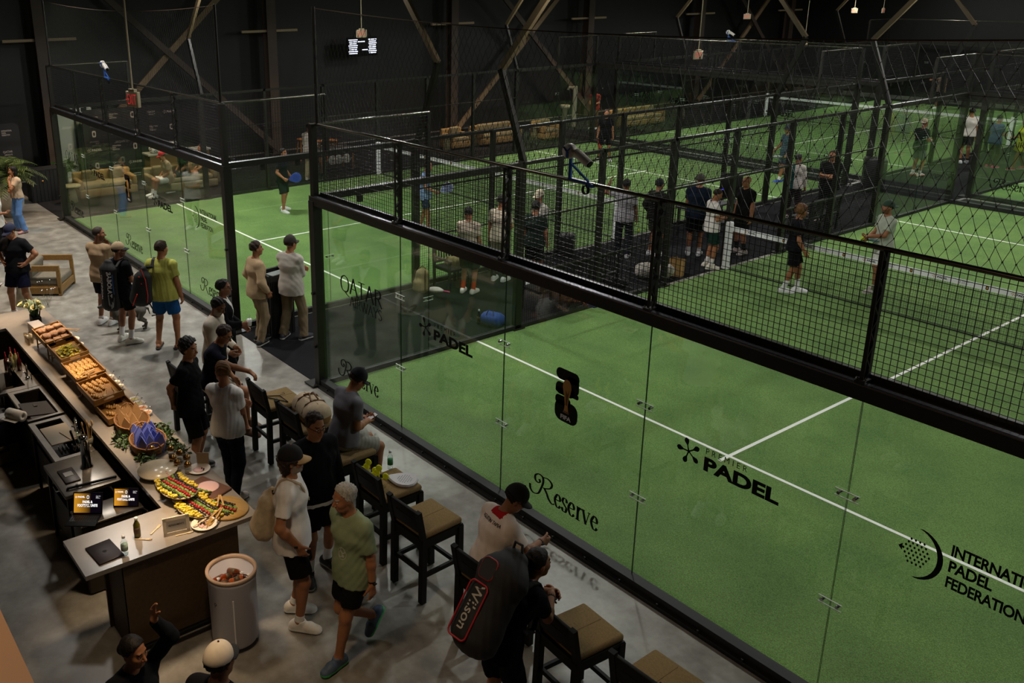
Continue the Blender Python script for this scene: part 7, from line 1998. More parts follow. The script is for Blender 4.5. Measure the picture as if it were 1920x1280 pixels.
# big backpack with red piping
f = PEOPLE['wilson']; up = Vector(f['up'])
r, f, o = at_person('wilson', 'racket_backpack', 'large black racket backpack with red piping and white script, worn by the leaning person', 'backpack', tuple((f['P'][1] + f['P'][2]) / 2 - f['fy'] * 0.27 + np.array(f['up']) * 0.02))
WM = Matrix((tuple(f['rx']), tuple(f['fy']), tuple(f['up']))).transposed()
Wp = lambda x, y, z: tuple(WM @ Vector((x, y, z)))
body = bag_body(r, 'bag_body', [(Wp(-0.02, 0, -0.28), Wp(-0.02, 0.0, 0.22), 0.15, 0.14, (tuple(f['rx']), 1.45)), (Wp(-0.02, 0.0, 0.22), Wp(-0.02, 0.05, 0.38), 0.14, 0.07, (tuple(f['rx']), 1.6))], [BAGK], coarse=0.011)
b = MB()
def wring(b, poly, y, rad=0.008):
    pts = [WM @ Vector((x, y, z)) for x, z in poly]; b.tube(pts + [pts[0]], rad, 6, caps=False)
RED = mat('piping_scarlet', 'a31722', 0.5)
wring(b, rrect(-0.16, -0.34, 0.02, 0.10, 0.04), -0.152); wring(b, rrect(-0.14, 0.14, 0.0, 0.30, 0.04), -0.145, 0.007)
b.build('piping', RED, body)
b = MB(); b.add([WM @ Vector((x, -0.153, z)) for x, z in rrect(-0.14, 0.14, 0.0, 0.30, 0.04)], [list(range(20))]); b.build('pocket', mat('pocket_grey', '1d1e22', 0.7), body)
b = MB(); V, F = fine_text('Wilson', WM @ RT, -0.09, -0.115, 0.36, 0.10, bold=0.01); stick(b, body, V, F, f['fy']); b.build('bag_print', mat('print_silver', 'a9a49c', 0.5), body)
b = MB(); b.tube([Wp(-0.06, 0.03, 0.43), Wp(-0.05, 0.0, 0.49), Wp(0.02, 0.0, 0.49), Wp(0.03, 0.03, 0.43)], 0.012, 6); b.build('handle', BAGK, r)
straps(r, f, o, (-1, 1))
# cream drawstring bag
f = PEOPLE['whitecap']
CREAM = mat('cream_canvas', 'b5a488', 0.9, var=0.15, scale=20, bump=0.3)
r, f, o = at_person('whitecap', 'sling_bag', 'cream canvas sling bag on the back of the man with the black and tan cap', 'bag', tuple(f['P'][1] - f['fy'] * 0.22 + np.array([0.04, 0, 0.06])))
body = bag_body(r, 'bag_body', [((0, -0.03, -0.14), (0, 0.02, 0.12), 0.13, 0.085, ((1, 0, 0), 1.35)), ((0, 0.02, 0.12), (0, 0.06, 0.24), 0.085, 0.03)], [CREAM], folds=0.006, seed=4)
b = MB(); a = Vector(f['S']['R'] * 0.5 + f['P'][3] * 0.5) - o; up, fy = Vector(f['up']), Vector(f['fy'])
pts = [Vector((0.0, 0.06, 0.22)), a - fy * 0.13 - up * 0.06, a + up * 0.05 - fy * 0.07, a + up * 0.078, a + up * 0.02 + fy * 0.12, a - up * 0.2 + fy * 0.175 - Vector((0.12, 0, 0))]
for i in range(len(pts) - 1): b.bar(pts[i], pts[i + 1], 0.03, 0.01, up=(0, 1, 0.2))
b.build('strap', CREAM, r)
b = MB(); b.bar(pts[0], pts[1], 0.034, 0.014, up=(0, 1, .2)); b.build('strap_band', BLACK, r)

# ---------------------------------------------------------------- things in hands
def racket(key, side, label, face, frame, d=None, n=None, sc=1.0, pos=None, rot=None):
    """padel racket: solid perforated face, short throat, handle"""
    r = empty('padel_racket', (0, 0, 0), 0, label, 'racket', 'padel rackets')
    if key:
        f = PEOPLE[key]; A = f['ARM'][side]
        g = A['w'] + A['hd'] * 0.085 * f['s'] + np.array(A['pn']) * 0.03
        r.location = p_world(f, g)
        dd = Vector(d).normalized(); nn = Vector(n); nn = (nn - dd * nn.dot(dd)).normalized()
        r.rotation_euler = Matrix((dd.cross(nn), nn, dd)).transposed().to_euler()
    else:
        r.location = pos; r.rotation_euler = rot
    b = MB(); b.tube([(0, 0, -0.07), (0, 0, 0.07)], 0.016, 10); b.build('grip', mat('racket_grip', '17171a', 0.8) if face != 'e8e2d8' or key else mat('pink_grip', 'd0387a', 0.7), r)
    b = MB()
    out = [(0.0, 0.07), (0.03, 0.09), (0.085, 0.16), (0.12, 0.22), (0.128, 0.28), (0.11, 0.345), (0.06, 0.385), (0, 0.393)]
    poly = out + [(-x, z) for x, z in out[-2:0:-1]]
    b.prism(poly, -0.018, 0.018)
    b.build('head', [mat('racket_' + face, face, 0.4)], r)
    b = MB()
    for i in range(-3, 4):
        for j in range(-3, 4):
            if i * i + j * j < 12:
                for y in (-0.0185, 0.0185): flat_poly(b, disc_poly(i * 0.024, 0.265 + j * 0.024, 0.006, 0.006, 8), y)
    b.build('holes', BLACK, r)
    b = MB(); pts = [(x * 0.97, 0, z) for x, z in poly]; b.tube(pts + [pts[0]], 0.012, 6, caps=False); b.build('rim', mat('racket_rim_' + frame, frame, 0.4), r)
    return r
racket('blueracket', 'R', 'blue racket held by the player in black on the left court', '3148a8', '2a3f9c', IR * 0.9 + Vector((0, 0, 0.25)), IA * -1)
racket('lightblue', 'R', 'white and blue racket held by the light blue player', '8f9cc8', 'dfe4ee', IR * 0.85 + Vector((0, 0, 0.5)), IA * -1)
racket('farblack', 'R', 'red racket held by the distant player in black', 'c02a1c', 'd8401c', Vector((0, 0, -1)) - IR * 0.2, IR)
racket('sagepolo', 'R', 'white and teal racket held flat by the player in the pale green polo', '9fb3b8', '5f8f96', -IR * 0.95 - IA * 0.1, Vector((0.1, 0.1, 1)))
racket('darkblue', 'L', 'pale racket held by the striding player in dark blue', 'c9ccd0', '8a8d92', IR * 0.9 - IA * 0.2, Vector((0, 0, 1)))
racket(None, None, 'white racket with dark perforations lying on a stool cushion', 'b9b4b8', 'c4bcc4', pos=(3.88, -1.62, 0.80), rot=(-pi / 2, 0, -1.0))
racket(None, None, 'white racket with a pink grip lying on the black walkway carpet', 'e8e2d8', 'b8b0a0', pos=(-2.35, 4.26, 0.02), rot=(-pi / 2, 0, 2.0))
BALLY = mat('padel_ball', 'c9d62a', 0.9)
def ball(p, lb):
    b = MB(); b.ball((0, 0, 0), 0.033, 14); tag(b.build('padel_ball', BALLY, None, p), lb, 'ball', 'yellow padel balls')
f = PEOPLE['sagepolo']; A = f['ARM']['L']; ball(p_world(f, A['w'] + A['hd'] * 0.12 + np.array([0, 0, -0.035])), 'yellow ball in the hand of the player in the pale green polo')
ball(tuple(pzl(1197, 432, 0.04)), 'yellow ball on the left court turf beside the net post')
ball(tuple(pzl(1709, 250, 0.04)), 'distant yellow ball on the far court turf')
def phone(key, side, lb):
    f = PEOPLE[key]; A = f['ARM'][side]
    r = empty('phone', p_world(f, A['w'] + A['hd'] * 0.10 + np.array([0, 0, 0.025])), f['rz'], lb, 'phone', 'phones held in hands')
    b = MB(); M = Matrix.Rotation(0.35, 3, 'X'); b.rbox((0, 0, 0), (0.072, 0.15, 0.009), 0.004, M=M); b.build('case', BLACK, r)
    b = MB(); b.box(M @ Vector((0, 0, 0.005)), (0.066, 0.14, 0.001), M=M); b.build('screen', mat('phone_screen', 'b8b4b0', 0.2, emit=0.25), r)
phone('phone', 'R', 'phone in the hands of the seated man in the grey tee')
phone('greenshorts', 'R', 'phone in the hands of the man in green shorts')
phone('edgephone', 'R', 'phone held by the person in white at the left picture edge')
phone('edgeleg', 'R', 'phone held low by the person in dark shorts at the left picture edge')
f = PEOPLE['suit']; A = f['ARM']['R']
r = empty('paper_cup', p_world(f, A['w'] + A['hd'] * 0.08 + np.array(f['fy']) * 0.03 + np.array([0, 0, -0.02])), 0, 'white cup with a straw held by the man in the black suit', 'cup')
b = MB(); b.lathe([(0, 0), (0.028, 0), (0.038, 0.1), (0, 0.1)], n=16); b.build('cup', WHITE, r)
b = MB(); b.tube([(0.01, 0, 0.1), (0.02, 0, 0.17)], 0.004, 6); b.build('straw', WHITE, r)
f = PEOPLE['babo']; A = f['ARM']['R']
r = empty('paper_cup', p_world(f, A['w'] + A['hd'] * 0.07 + np.array([0, 0.02, -0.06])), 0, 'white cup held by the man with the black and white backpack', 'cup')
b = MB(); b.lathe([(0, 0), (0.028, 0), (0.038, 0.1), (0, 0.1)], n=16); b.build('cup', WHITE, r)

# ---------------------------------------------------------------- on the stools
r = empty('duffel_bag', (2.19, -1.5, 0.782), -0.1, 'cream and tan duffel bag with brown straps on a bar stool', 'duffel bag')
body = bag_body(r, 'bag_body', [((-0.17, 0, 0.13), (0.17, 0, 0.13), 0.135, 0.135, ((0, 1, 0), 1.25)), ((-0.17, 0, 0.06), (0.17, 0, 0.06), 0.11, 0.11, ((0, 1, 0), 1.5))], [mat('duffel_cream', 'bfa98c', 0.85, var=0.12, scale=12), mat('duffel_tan', '8a6530', 0.8)], fn=lambda C: C[:, 2] < 0.10, cuts=[((0, 0, 0.003), (0, 0, -1))])
b = MB()
for x in (-0.1, 0.1): b.tube([(x, -0.17, 0.14), (x, -0.12, 0.24), (x, 0, 0.275), (x, 0.12, 0.24), (x, 0.17, 0.14)], 0.012, 6)
b.tube([(-0.1, -0.05, 0.275), (0.0, -0.02, 0.33), (0.1, -0.05, 0.275)], 0.011, 6); b.tube([(-0.1, 0.05, 0.275), (0.0, 0.03, 0.33), (0.1, 0.05, 0.275)], 0.011, 6)
b.build('strap', mat('strap_brown', '6a4526', 0.6), r)
b = MB(); b.tube([(-0.3, 0, 0.16), (-0.2, 0, 0.262), (0.2, 0, 0.262), (0.3, 0, 0.16)], 0.005, 6); b.ball((0.24, -0.12, 0.15), 0.025, 10, sq=(1, 0.4, 0.6)); b.build('zip', mat('zip_metal', '8d7a5c', 0.4, 0.6), r)
r = empty('clothes_hanger', (1.45, -1.58, 0.785), 0.5, 'black clothes hanger lying on a stool cushion', 'hanger')
b = MB(); b.tube([(-0.2, -0.05, 0.006), (0, 0.06, 0.008), (0.2, -0.05, 0.006), (-0.2, -0.05, 0.006)], 0.007, 6); b.build('hanger_body', BLACK, r)
b = MB(); b.tube([(0, 0.06, 0.01), (0, 0.1, 0.01), (0.03, 0.13, 0.012), (0.0, 0.16, 0.012), (-0.02, 0.14, 0.012)], 0.004, 6); b.build('hook', CHROME, r)
bottle(3.78, -1.44, 0.782, 'clear water bottle standing on the stool cushion behind the white racket', '2f7a4a', False, None, 0.22)
YEL = mat('yellow_acrylic', 'c9c81e', 0.2, emit=0.08)
for k, (x, y, lb) in enumerate(((4.03, -1.76, 'yellow trophy of round discs on the stool cushion, nearer of two'), (3.86, -1.78, 'yellow trophy of round discs on the stool cushion, farther of two'))):
    r = empty('acrylic_trophy', (x, y, 0.784), 0.5, lb, 'trophy', 'yellow acrylic trophies')
    b = MB(); b.rbox((0, 0, 0.006), (0.13, 0.08, 0.012), 0.003); b.build('base', glass_mat('clear_base', (0.9, 0.92, 0.85)), r)
    b = MB(); b.tube([(0, 0, 0.01), (0, 0, 0.2)], 0.008, 6); b.tube([(-0.055, 0, 0.1), (0, 0, 0.08), (0.055, 0, 0.12)], 0.006, 6); b.build('stalk', YEL, r)
    for q, (dx, dz) in enumerate(((0, 0.225), (-0.07, 0.12), (0.075, 0.14), (-0.03, 0.16))):
        b = MB(); M = Matrix.Rotation(pi / 2, 3, 'X'); b.lathe([(0, -0.006), (0.036, -0.006), (0.036, 0.006), (0, 0.006)], (dx, 0.004 * q, dz), 16, M=M); b.build('disc', YEL, r)

# ---------------------------------------------------------------- dog
def dog():
    p = pzl(258, 617, 0)
    F = Field((-0.3, -0.55, -0.01), (0.3, 0.6, 0.75), 0.0085)
    c = lambda a, b, ra, rb, k=0.03, sq=None: F.cone(a, b, ra, rb, k, sq)
    c((0, -0.2, 0.36), (0, 0.02, 0.36), 0.075, 0.072, 0.05); c((0, 0.0, 0.36), (0, 0.2, 0.35), 0.074, 0.095, 0.05); c((0, 0.2, 0.34), (0, 0.24, 0.3), 0.085, 0.075, 0.04)
    c((0, 0.24, 0.40), (0, 0.36, 0.50), 0.065, 0.05, 0.04); F.ell((0, 0.40, 0.535), (0.052, 0.07, 0.055), None, 0.03); c((0, 0.44, 0.52), (0, 0.52, 0.505), 0.036, 0.026, 0.02)
    for s in (-1, 1):
        c((s * 0.04, 0.37, 0.575), (s * 0.062, 0.355, 0.53), 0.018, 0.012, 0.01)
        c((s * 0.06, 0.20, 0.32), (s * 0.065, 0.19, 0.2), 0.048, 0.03); c((s * 0.065, 0.19, 0.2), (s * 0.065, 0.2, 0.04), 0.025, 0.02); c((s * 0.065, 0.205, 0.025), (s * 0.065, 0.235, 0.022), 0.024, 0.02, 0.01)
        c((s * 0.055, -0.2, 0.34), (s * 0.075, -0.14, 0.22), 0.065, 0.036, 0.04); c((s * 0.075, -0.14, 0.22), (s * 0.07, -0.26, 0.13), 0.032, 0.02); c((s * 0.07, -0.26, 0.13), (s * 0.07, -0.24, 0.035), 0.019, 0.018, 0.015); c((s * 0.07, -0.235, 0.024), (s * 0.07, -0.2, 0.02), 0.022, 0.019, 0.01)
    c((0, -0.25, 0.40), (0, -0.31, 0.37), 0.024, 0.018, 0.02); c((0, -0.31, 0.37), (0.01, -0.335, 0.26), 0.016, 0.009, 0.015)
    V, Fc = F.mesh()
    d = -IR * 0.9 - IA * 0.35
    o = link_mesh('dog', mesh_from('dog', V, Fc, [mat('grey_fur', '4a463f', 0.85, var=0.25, scale=25, bump=0.3)], None, True), None, p + d * 0.1, (0, 0, atan2(d.y, d.x) - pi / 2))
    tag(o, 'grey short-haired dog standing behind the man with the backpack', 'dog')
    b = MB(); b.tube([(0.058 * cos(t), 0.285 + 0.03 * sin(t) - 0.02 * sin(t), 0.45 + 0.055 * sin(t)) for t in np.linspace(0, 2 * pi, 15)], 0.01, 6, caps=False); b.build('collar', mat('collar_blue', '25307a', 0.6), o)
dog()

# ---------------------------------------------------------------- left corner: armchair, palm, cabinets, backdrops
OAK = wood('oak', '8a6a3c', 4)
GREYC = mat('grey_cushion', '6d6658', 0.9, var=0.12, scale=20)
def armchair(x, y, rz, lab, w_=0.78, name='armchair', cush=GREYC, wd_m=OAK, grp=None, cat='armchair'):
    r = empty(name, (x, y, 0), rz, lab, cat, grp)
    for s in (-1, 1):
        b = MB(); X = s * w_ / 2
        b.box((X, -0.02, 0.56), (0.05, 0.76, 0.11)); b.bar((X, 0.33, 0.0), (X, 0.33, 0.52), 0.05, 0.07, up=(0, 1, 0)); b.bar((X, -0.37, 0.0), (X, -0.37, 0.62), 0.05, 0.07, up=(0, 1, 0)); b.box((X, -0.02, 0.1), (0.05, 0.72, 0.13)); b.build('arm', wd_m, r)
    b = MB(); b.box((0, -0.39, 0.57), (w_ + 0.05, 0.05, 0.16)); b.box((0, 0.34, 0.12), (w_ - 0.05, 0.04, 0.14)); b.box((0, -0.36, 0.12), (w_ - 0.05, 0.04, 0.14)); b.box((0, 0, 0.17), (w_ - 0.05, 0.7, 0.03)); b.build('frame', wd_m, r)
    b = MB(); b.rbox((0, 0.0, 0.265), (w_ - 0.07, 0.68, 0.17), 0.05, seg=3); b.build('seat_cushion', cush, r)
    b = MB(); b.rbox((0, -0.29, 0.47), (w_ - 0.1, 0.15, 0.34), 0.05, seg=3, M=Matrix.Rotation(-0.15, 3, 'X')); b.build('back_cushion', cush, r)
    return r
armchair(-7.38, -2.04, -0.615, 'oak armchair with grey cushions beside the man with hands on hips')
bottle(-6.75, -2.72, 0.74, 'clear water bottle on the stool beside the oak armchair', '9fc0b0', False, None, 0.22)
r = empty('side_stool', (-6.75, -2.72, 0), 0, 'pale round side stool carrying a water bottle, beside the oak armchair', 'stool')
b = MB(); b.lathe([(0.17, 0), (0.12, 0.3), (0.14, 0.68), (0.2, 0.7), (0.2, 0.738), (0, 0.738)], n=24); b.build('pedestal', mat('travertine', 'a39a86', 0.7, var=0.15), r)
# potted palm
px_, py_ = pzl(24, 404, 0).x, pzl(24, 404, 0).y
r = empty('potted_palm', (px_, py_, 0), 0, 'leafy palm in a large pale urn at the left edge of the hall', 'potted palm')
b = MB(); b.lathe([(0, 0), (0.2, 0), (0.33, 0.3), (0.36, 0.52), (0.3, 0.66), (0.19, 0.72), (0.22, 0.76), (0.17, 0.76), (0, 0.7)], n=32); b.build('urn', mat('urn_plaster', 'a39684', 0.85, var=0.1, scale=5), r)
b = MB(); b.tube([(0, 0, 0.7), (0.02, 0, 1.1), (0.0, 0.02, 1.4)], [0.05, 0.04, 0.03], 8); b.build('trunk', mat('palm_trunk', '4a3826', 0.9), r)
b = MB(); rn = np.random.default_rng(8)
for k in range(30):
    a = rn.uniform(0, 6.28); L = rn.uniform(0.6, 1.05); e_ = rn.uniform(0.1, 1.1); z0 = rn.uniform(0.95, 1.45)
    P = [Vector((cos(a) * L * t * cos(e_ * (1 - 0.9 * t)), sin(a) * L * t * cos(e_ * (1 - 0.9 * t)), z0 + L * (sin(e_) * t - 0.55 * t * t))) for t in np.linspace(0, 1, 8)]
    b.tube(P, 0.006, 4, 0)
    for i in range(1, 8):
        d = (P[i] - P[i - 1]).normalized(); sd = d.cross(Vector((0, 0, 1))).normalized()
        for s in (-1, 1):
            for q in (0, 0.5):
                p = P[i - 1].lerp(P[i], q); LL = 0.34 * (1 - abs(i / 8 - 0.4))
                t = (sd * s + d * 0.75 - Vector((0, 0, 0.25))).normalized()
                n_ = d * 0.012
                b.add([p - n_, p + n_, p + t * LL * 0.6 + n_ * 1.3, p + t * LL, p + t * LL * 0.6 - n_ * 1.3], [(0, 1, 2, 3, 4)], int(rn.uniform() < 0.5))
b.build('fronds', [mat('palm_green', '43562a', 0.5, var=0.25), mat('palm_green_light', '64733a', 0.5, var=0.2)], r)
# ribbed black cabinets and sponsor backdrops
RIB = mat('ribbed_black', '121212', 0.55)
r = empty('ribbed_cabinet', (-15.95, 0.33, 0), 0, 'black ribbed bin cabinet beyond the left court corner', 'cabinet')
b = MB(); b.box((0, 0, 0.45), (0.5, 1.05, 0.9))
for k in range(10): b.box((0.255, -0.47 + k * 0.104, 0.45), (0.02, 0.05, 0.88)); 
for k in range(5): b.box((-0.2 + k * 0.1, -0.53, 0.45), (0.05, 0.02, 0.88))
b.build('body', RIB, r)
b = MB(); b.box((0, 0, 0.915), (0.54, 1.09, 0.03)); b.box((0, 0.1, 0.932), (0.2, 0.5, 0.006)); b.build('lid', STEEL2, r)
b = MB(); b.ball((0.27, -0.2, 0.6), 0.025, 8); b.build('knob', GOLD, r)
def backdrop(x, y0, y1, z0, z1, lab, cols, rows, seed):
    r = empty('sponsor_backdrop', (x, (y0 + y1) / 2, z0), pi / 2, lab, 'backdrop', 'dark backdrops with rows of white marks')
    W_ = y1 - y0; H_ = z1 - z0
    b = MB(); b.prism(rrect(-W_ / 2, 0, W_ / 2, H_, 0.18, 6), -0.03, 0.03); b.build('panel', mat('backdrop_black', '120f14', 0.6), r)
    b = MB()
    for i in range(cols):
        for j in range(rows):
            cx, cz = -W_ / 2 + W_ * (i + 0.5) / cols, H_ * (j + 0.5) / rows
            k = (i + 2 * j) % 4
            if k == 0: flat_poly(b, rrect(cx - 0.06, cz - 0.1, cx + 0.06, cz + 0.1, 0.04), -0.032); flat_poly(b, rrect(cx - 0.03, cz - 0.05, cx + 0.03, cz + 0.05, 0.02), -0.034, 1)
            elif k == 1: put_text(b, 'QATAR', cx - 0.13, cz, 0.26, 0.07, -0.032); put_text(b, 'AIRWAYS', cx - 0.1, cz - 0.07, 0.22, 0.045, -0.032)
            elif k == 2: star_mark(b, cx - 0.2, cz, 0.06, -0.032); put_text(b, 'PADEL', cx - 0.12, cz - 0.035, 0.32, 0.07, -0.032, bold=0.04)
            else:
                for q, t in enumerate(('INTERNATIONAL', 'PADEL', 'FEDERATION')): put_text(b, t, cx - 0.1, cz + 0.05 - q * 0.06, (0.28, 0.12, 0.22)[q], 0.045, -0.032, bold=0.02)
    b.build('panel_print', [mat('print_cream', 'a89f98', 0.7), mat('backdrop_black', '120f14', 0.6)], r)
    for s in (-1, 1): b = MB(); b.bar((s * W_ * 0.35, 0.05, -z0), (s * W_ * 0.35, 0.05, H_ * 0.5), 0.06, 0.04, up=(0, 1, 0)); b.box((s * W_ * 0.35, 0.1, -z0 + 0.012), (0.1, 0.5, 0.024)); b.build('foot', STEEL2, r)
backdrop(-17.6, 2.0, 5.2, 0.25, 2.25, 'dark sponsor backdrop behind the lounge sofa, seen through the left court glass', 5, 4, 1)
backdrop(-16.6, -3.2, -0.12, 0.5, 2.2, 'dark sponsor backdrop behind the potted palm at the left edge', 4, 3, 2)
r = empty('white_partition', (-18.2, 1.95, 0), pi / 2, 'white partition panel behind the lounge, seen through the left court glass', 'partition')
b = MB(); b.rbox((0, 0, 1.2), (1.1, 0.08, 2.4), 0.01); b.build('panel', mat('partition_white', 'b4bdb8', 0.7), r)
for q in (0.0, 0.36): b = MB(); b.box((q, -0.045, 1.2), (0.07, 0.02, 2.4)); b.build('stile', STEEL2, r)
# lounge seats seen through the left court glass
TANS = mat('lounge_tan', '8a6a3a', 0.85, var=0.15, scale=6); KHAK = mat('lounge_khaki', '7a6c4c', 0.9, var=0.15, scale=6)
def sofa(x, y, rz, L, lab, name='sofa', m1=TANS, m2=KHAK, pil=2, cat='sofa'):
    r = empty(name, (x, y, 0), rz, lab, cat, 'lounge seats along the hall wall')
    b = MB(); b.rbox((0, 0, 0.17), (L, 0.8, 0.26), 0.06, seg=3); b.build('base', m1, r)
    b = MB(); b.rbox((0, -0.33, 0.5), (L, 0.16, 0.42), 0.06, seg=3); b.build('backrest', m1, r)
    for s in (-1, 1): b = MB(); b.rbox((s * (L / 2 - 0.07), 0.0, 0.42), (0.15, 0.78, 0.28), 0.05, seg=3); b.build('arm', m1, r)
    b = MB(); b.rbox((0, 0.06, 0.36), (L - 0.3, 0.66, 0.15), 0.05, seg=3); b.build('seat_cushion', m2, r)
    for k in range(pil): b = MB(); b.rbox((-L / 2 + 0.45 + k * (L - 0.9) / max(1, pil - 1), -0.18, 0.58), (0.44, 0.14, 0.38), 0.06, seg=3, M=Matrix.Rotation(-0.25, 3, 'X')); b.build('pillow', m2, r)
    return r
sofa(-15.5, 1.85, -pi / 2 - 0.05, 1.7, 'long tan lounge sofa behind the left court glass, left of the seated people')
sofa(-14.85, 3.95, -pi / 2 - 0.05, 2.1, 'lounge sofa under the three seated people', m1=KHAK)
def side_table(x, y, lab, h=0.5, grp='pale pedestal tables in the lounge'):
    r = empty('side_table', (x, y, 0), 0, lab, 'side table', grp)
    T_ = mat('pedestal_cream', 'a39870', 0.7, var=0.1)
    b = MB(); b.lathe([(0.15, 0), (0.09, h - 0.08), (0.09, h - 0.04)], n=20); b.build('pedestal', T_, r)
    b = MB(); b.lathe([(0, h - 0.05), (0.25, h - 0.05), (0.26, h - 0.02), (0.25, h), (0, h)], n=28); b.build('table_top', T_, r)
side_table(-15.1, 0.75, 'pale pedestal table left of the tan lounge sofa')
side_table(-15.3, 5.3, 'pale pedestal table with a drink, right of the seated people')
b = MB(); b.lathe([(0, 0), (0.03, 0), (0.036, 0.12), (0, 0.12)], (-15.25, 5.25, 0.5), 12); tag(b.build('drink_glass', mat('amber_drink', 'a8803a', 0.3)), 'amber drink on the pale table right of the seated people', 'drink')
r = empty('potted_plant', (-16.4, 1.0, 0), 0, 'dark leafy plant in a white printed pot by the partition', 'potted plant')
b = MB(); b.rbox((0, 0, 0.22), (0.46, 0.46, 0.44), 0.06, seg=3); b.build('pot', mat('pot_white', '9d9d92', 0.7), r)
b = MB(); b.tube([(0, 0, 0.44), (0, 0, 0.75)], 0.02, 6); b.build('stem', mat('palm_trunk', '4a3826', 0.9), r)
b = MB(); leaves(b, (0, 0, 0.75), 80, (0.35, 0.35, 0.4), 0.16, np.random.default_rng(3)); b.build('foliage', LEAF, r)
r = empty('white_counter', (-16.6, 4.6, 0), pi / 2, 'tan counter with a pale top carrying two footballs, behind the seated people', 'counter')
b = MB(); b.box((0, 0, 0.42), (2.0, 0.5, 0.84)); b.build('body', mat('counter_tan', '6d522c', 0.7), r)
b = MB(); b.box((0, 0, 0.86), (2.1, 0.56, 0.05)); b.build('counter_top', mat('pot_white', '9d9d92', 0.7), r)
def football(x, y, z, lb):
    b = MB(); b.ball((0, 0, 0), 0.15, 20)
    o = b.build('football', WHITE, None, (x, y, z)); tag(o, lb, 'football', 'footballs on the counter')
    b = MB(); ph = (1 + sqrt(5)) / 2
    for q in [(0, s * 1, t * ph) for s in (-1, 1) for t in (-1, 1)] + [(s * 1, t * ph, 0) for s in (-1, 1) for t in (-1, 1)] + [(t * ph, 0, s * 1) for s in (-1, 1) for t in (-1, 1)]:
        n_ = Vector(q).normalized(); u = n_.orthogonal().normalized(); v = n_.cross(u)
        b.add([n_ * 0.1515 + (u * cos(k * 1.2566) + v * sin(k * 1.2566)) * 0.05 - n_ * 0.006 for k in range(5)], [list(range(5))])
    b.build('patches', BLACK, o)
football(-16.5, 4.4, 1.035, 'football on the pale counter, right of two'); football(-16.5, 3.8, 1.035, 'football on the pale counter, left of two')
r = empty('tub_chair', (-15.2, 4.95, 0), -1.2, 'round tan tub chair beside the pale pedestal table', 'chair') if False else None
# lounge along the dark wall
for (u, v, k, lb) in ((866, 279, 'a', 'tan tub armchair by the dark wall, nearest of the far lounge'), (1035, 262, 'a', 'tan armchair with cushions, in front of the column')):
    p = pzl(u, v, 0); sofa(p.x - 0.35, p.y, -pi / 2, 0.95, lb, 'lounge_armchair', pil=1, cat='armchair')
for (u, v, L, lb) in ((940, 270, 2.1, 'long tan sofa between the two lounge armchairs'), (1205, 236, 2.8, 'long tan sofa with pillows beyond the left court corner')):
    p = pzl(u, v, 0); sofa(p.x - 0.35, p.y, -pi / 2, L, lb, pil=4)
for (u, v, lb) in ((838, 281, 'white pedestal table left of the tub armchair'), (892, 273, 'white block table right of the tub armchair'), (1001, 262, 'white block table between sofa and armchair'), (1152, 240, 'white table beside the far sofa'), (1278, 222, 'tan block table at the end of the far sofa')):
    p = pzl(u, v, 0); side_table(p.x, p.y, lb, 0.55, 'white tables in the far lounge')
p = pzl(1436, 222, 0)
p = pzl(1075, 237, 0)
r = empty('shower_stand', (p.x, p.y, 0), -0.6, 'tall pale stand with a basin and overhead arm by the dark wall', 'stand')
SD = mat('stand_pale', '9a917a', 0.7)
b = MB(); b.box((0, 0, 0.85), (0.16, 0.16, 1.7)); b.build('column', SD, r)
b = MB(); b.tube([(0, -0.0, 1.62), (0, -0.25, 1.66), (0, -0.3, 1.55)], 0.05, 8); b.build('arm', SD, r)
b = MB(); b.lathe([(0.1, 0), (0.1, 0.75), (0.2, 0.8), (0.22, 0.92), (0.18, 0.92), (0, 0.84)], (0, -0.4, 0), 18); b.build('basin', SD, r)
# tall wooden stools by the white lounge person
for k, (u, v) in enumerate(((568, 300), (600, 304), (625, 302))):
    p = pzl(u, v, 0)
    r = empty('tall_stool', (p.x, p.y, 0), 0.3 * k, 'tall wooden stool beyond the left court fence, ' + ('left', 'middle', 'right')[k] + ' of three', 'stool', 'tall wooden stools in the lounge')
    b = MB(); b.lathe([(0, 0.72), (0.19, 0.72), (0.19, 0.76), (0, 0.76)], n=18); b.build('seat', mat('stool_orange', '8a5a28', 0.6), r)
    for q in range(4): a = q * pi / 2 + 0.78; b = MB(); b.bar((0.24 * cos(a), 0.24 * sin(a), 0), (0.13 * cos(a), 0.13 * sin(a), 0.73), 0.035); b.build('leg', mat('stool_orange', '8a5a28', 0.6), r)
r = empty('round_table', (-14.6, 9.2, 0), 0, 'dark table with white rackets leaned on it, beyond the left net', 'table')
b = MB(); b.box((0, 0, 0.72), (0.7, 1.4, 0.04)); b.build('table_top', STEEL2, r)
for sx in (-1, 1):
    for sy in (-1, 1): b = MB(); b.bar((sx * 0.3, sy * 0.62, 0), (sx * 0.3, sy * 0.62, 0.71), 0.04); b.build('leg', mat('stool_orange', '8a5a28', 0.6), r)
for k, y in enumerate((8.95, 9.2, 9.5)):
    racket(None, None, 'white racket leaning on the dark lounge table, ' + ('left', 'middle', 'right')[k] + ' of three', 'c4bfb4', 'b0a898', pos=(-14.2, y, 0.66), rot=(0, pi, 0.956))
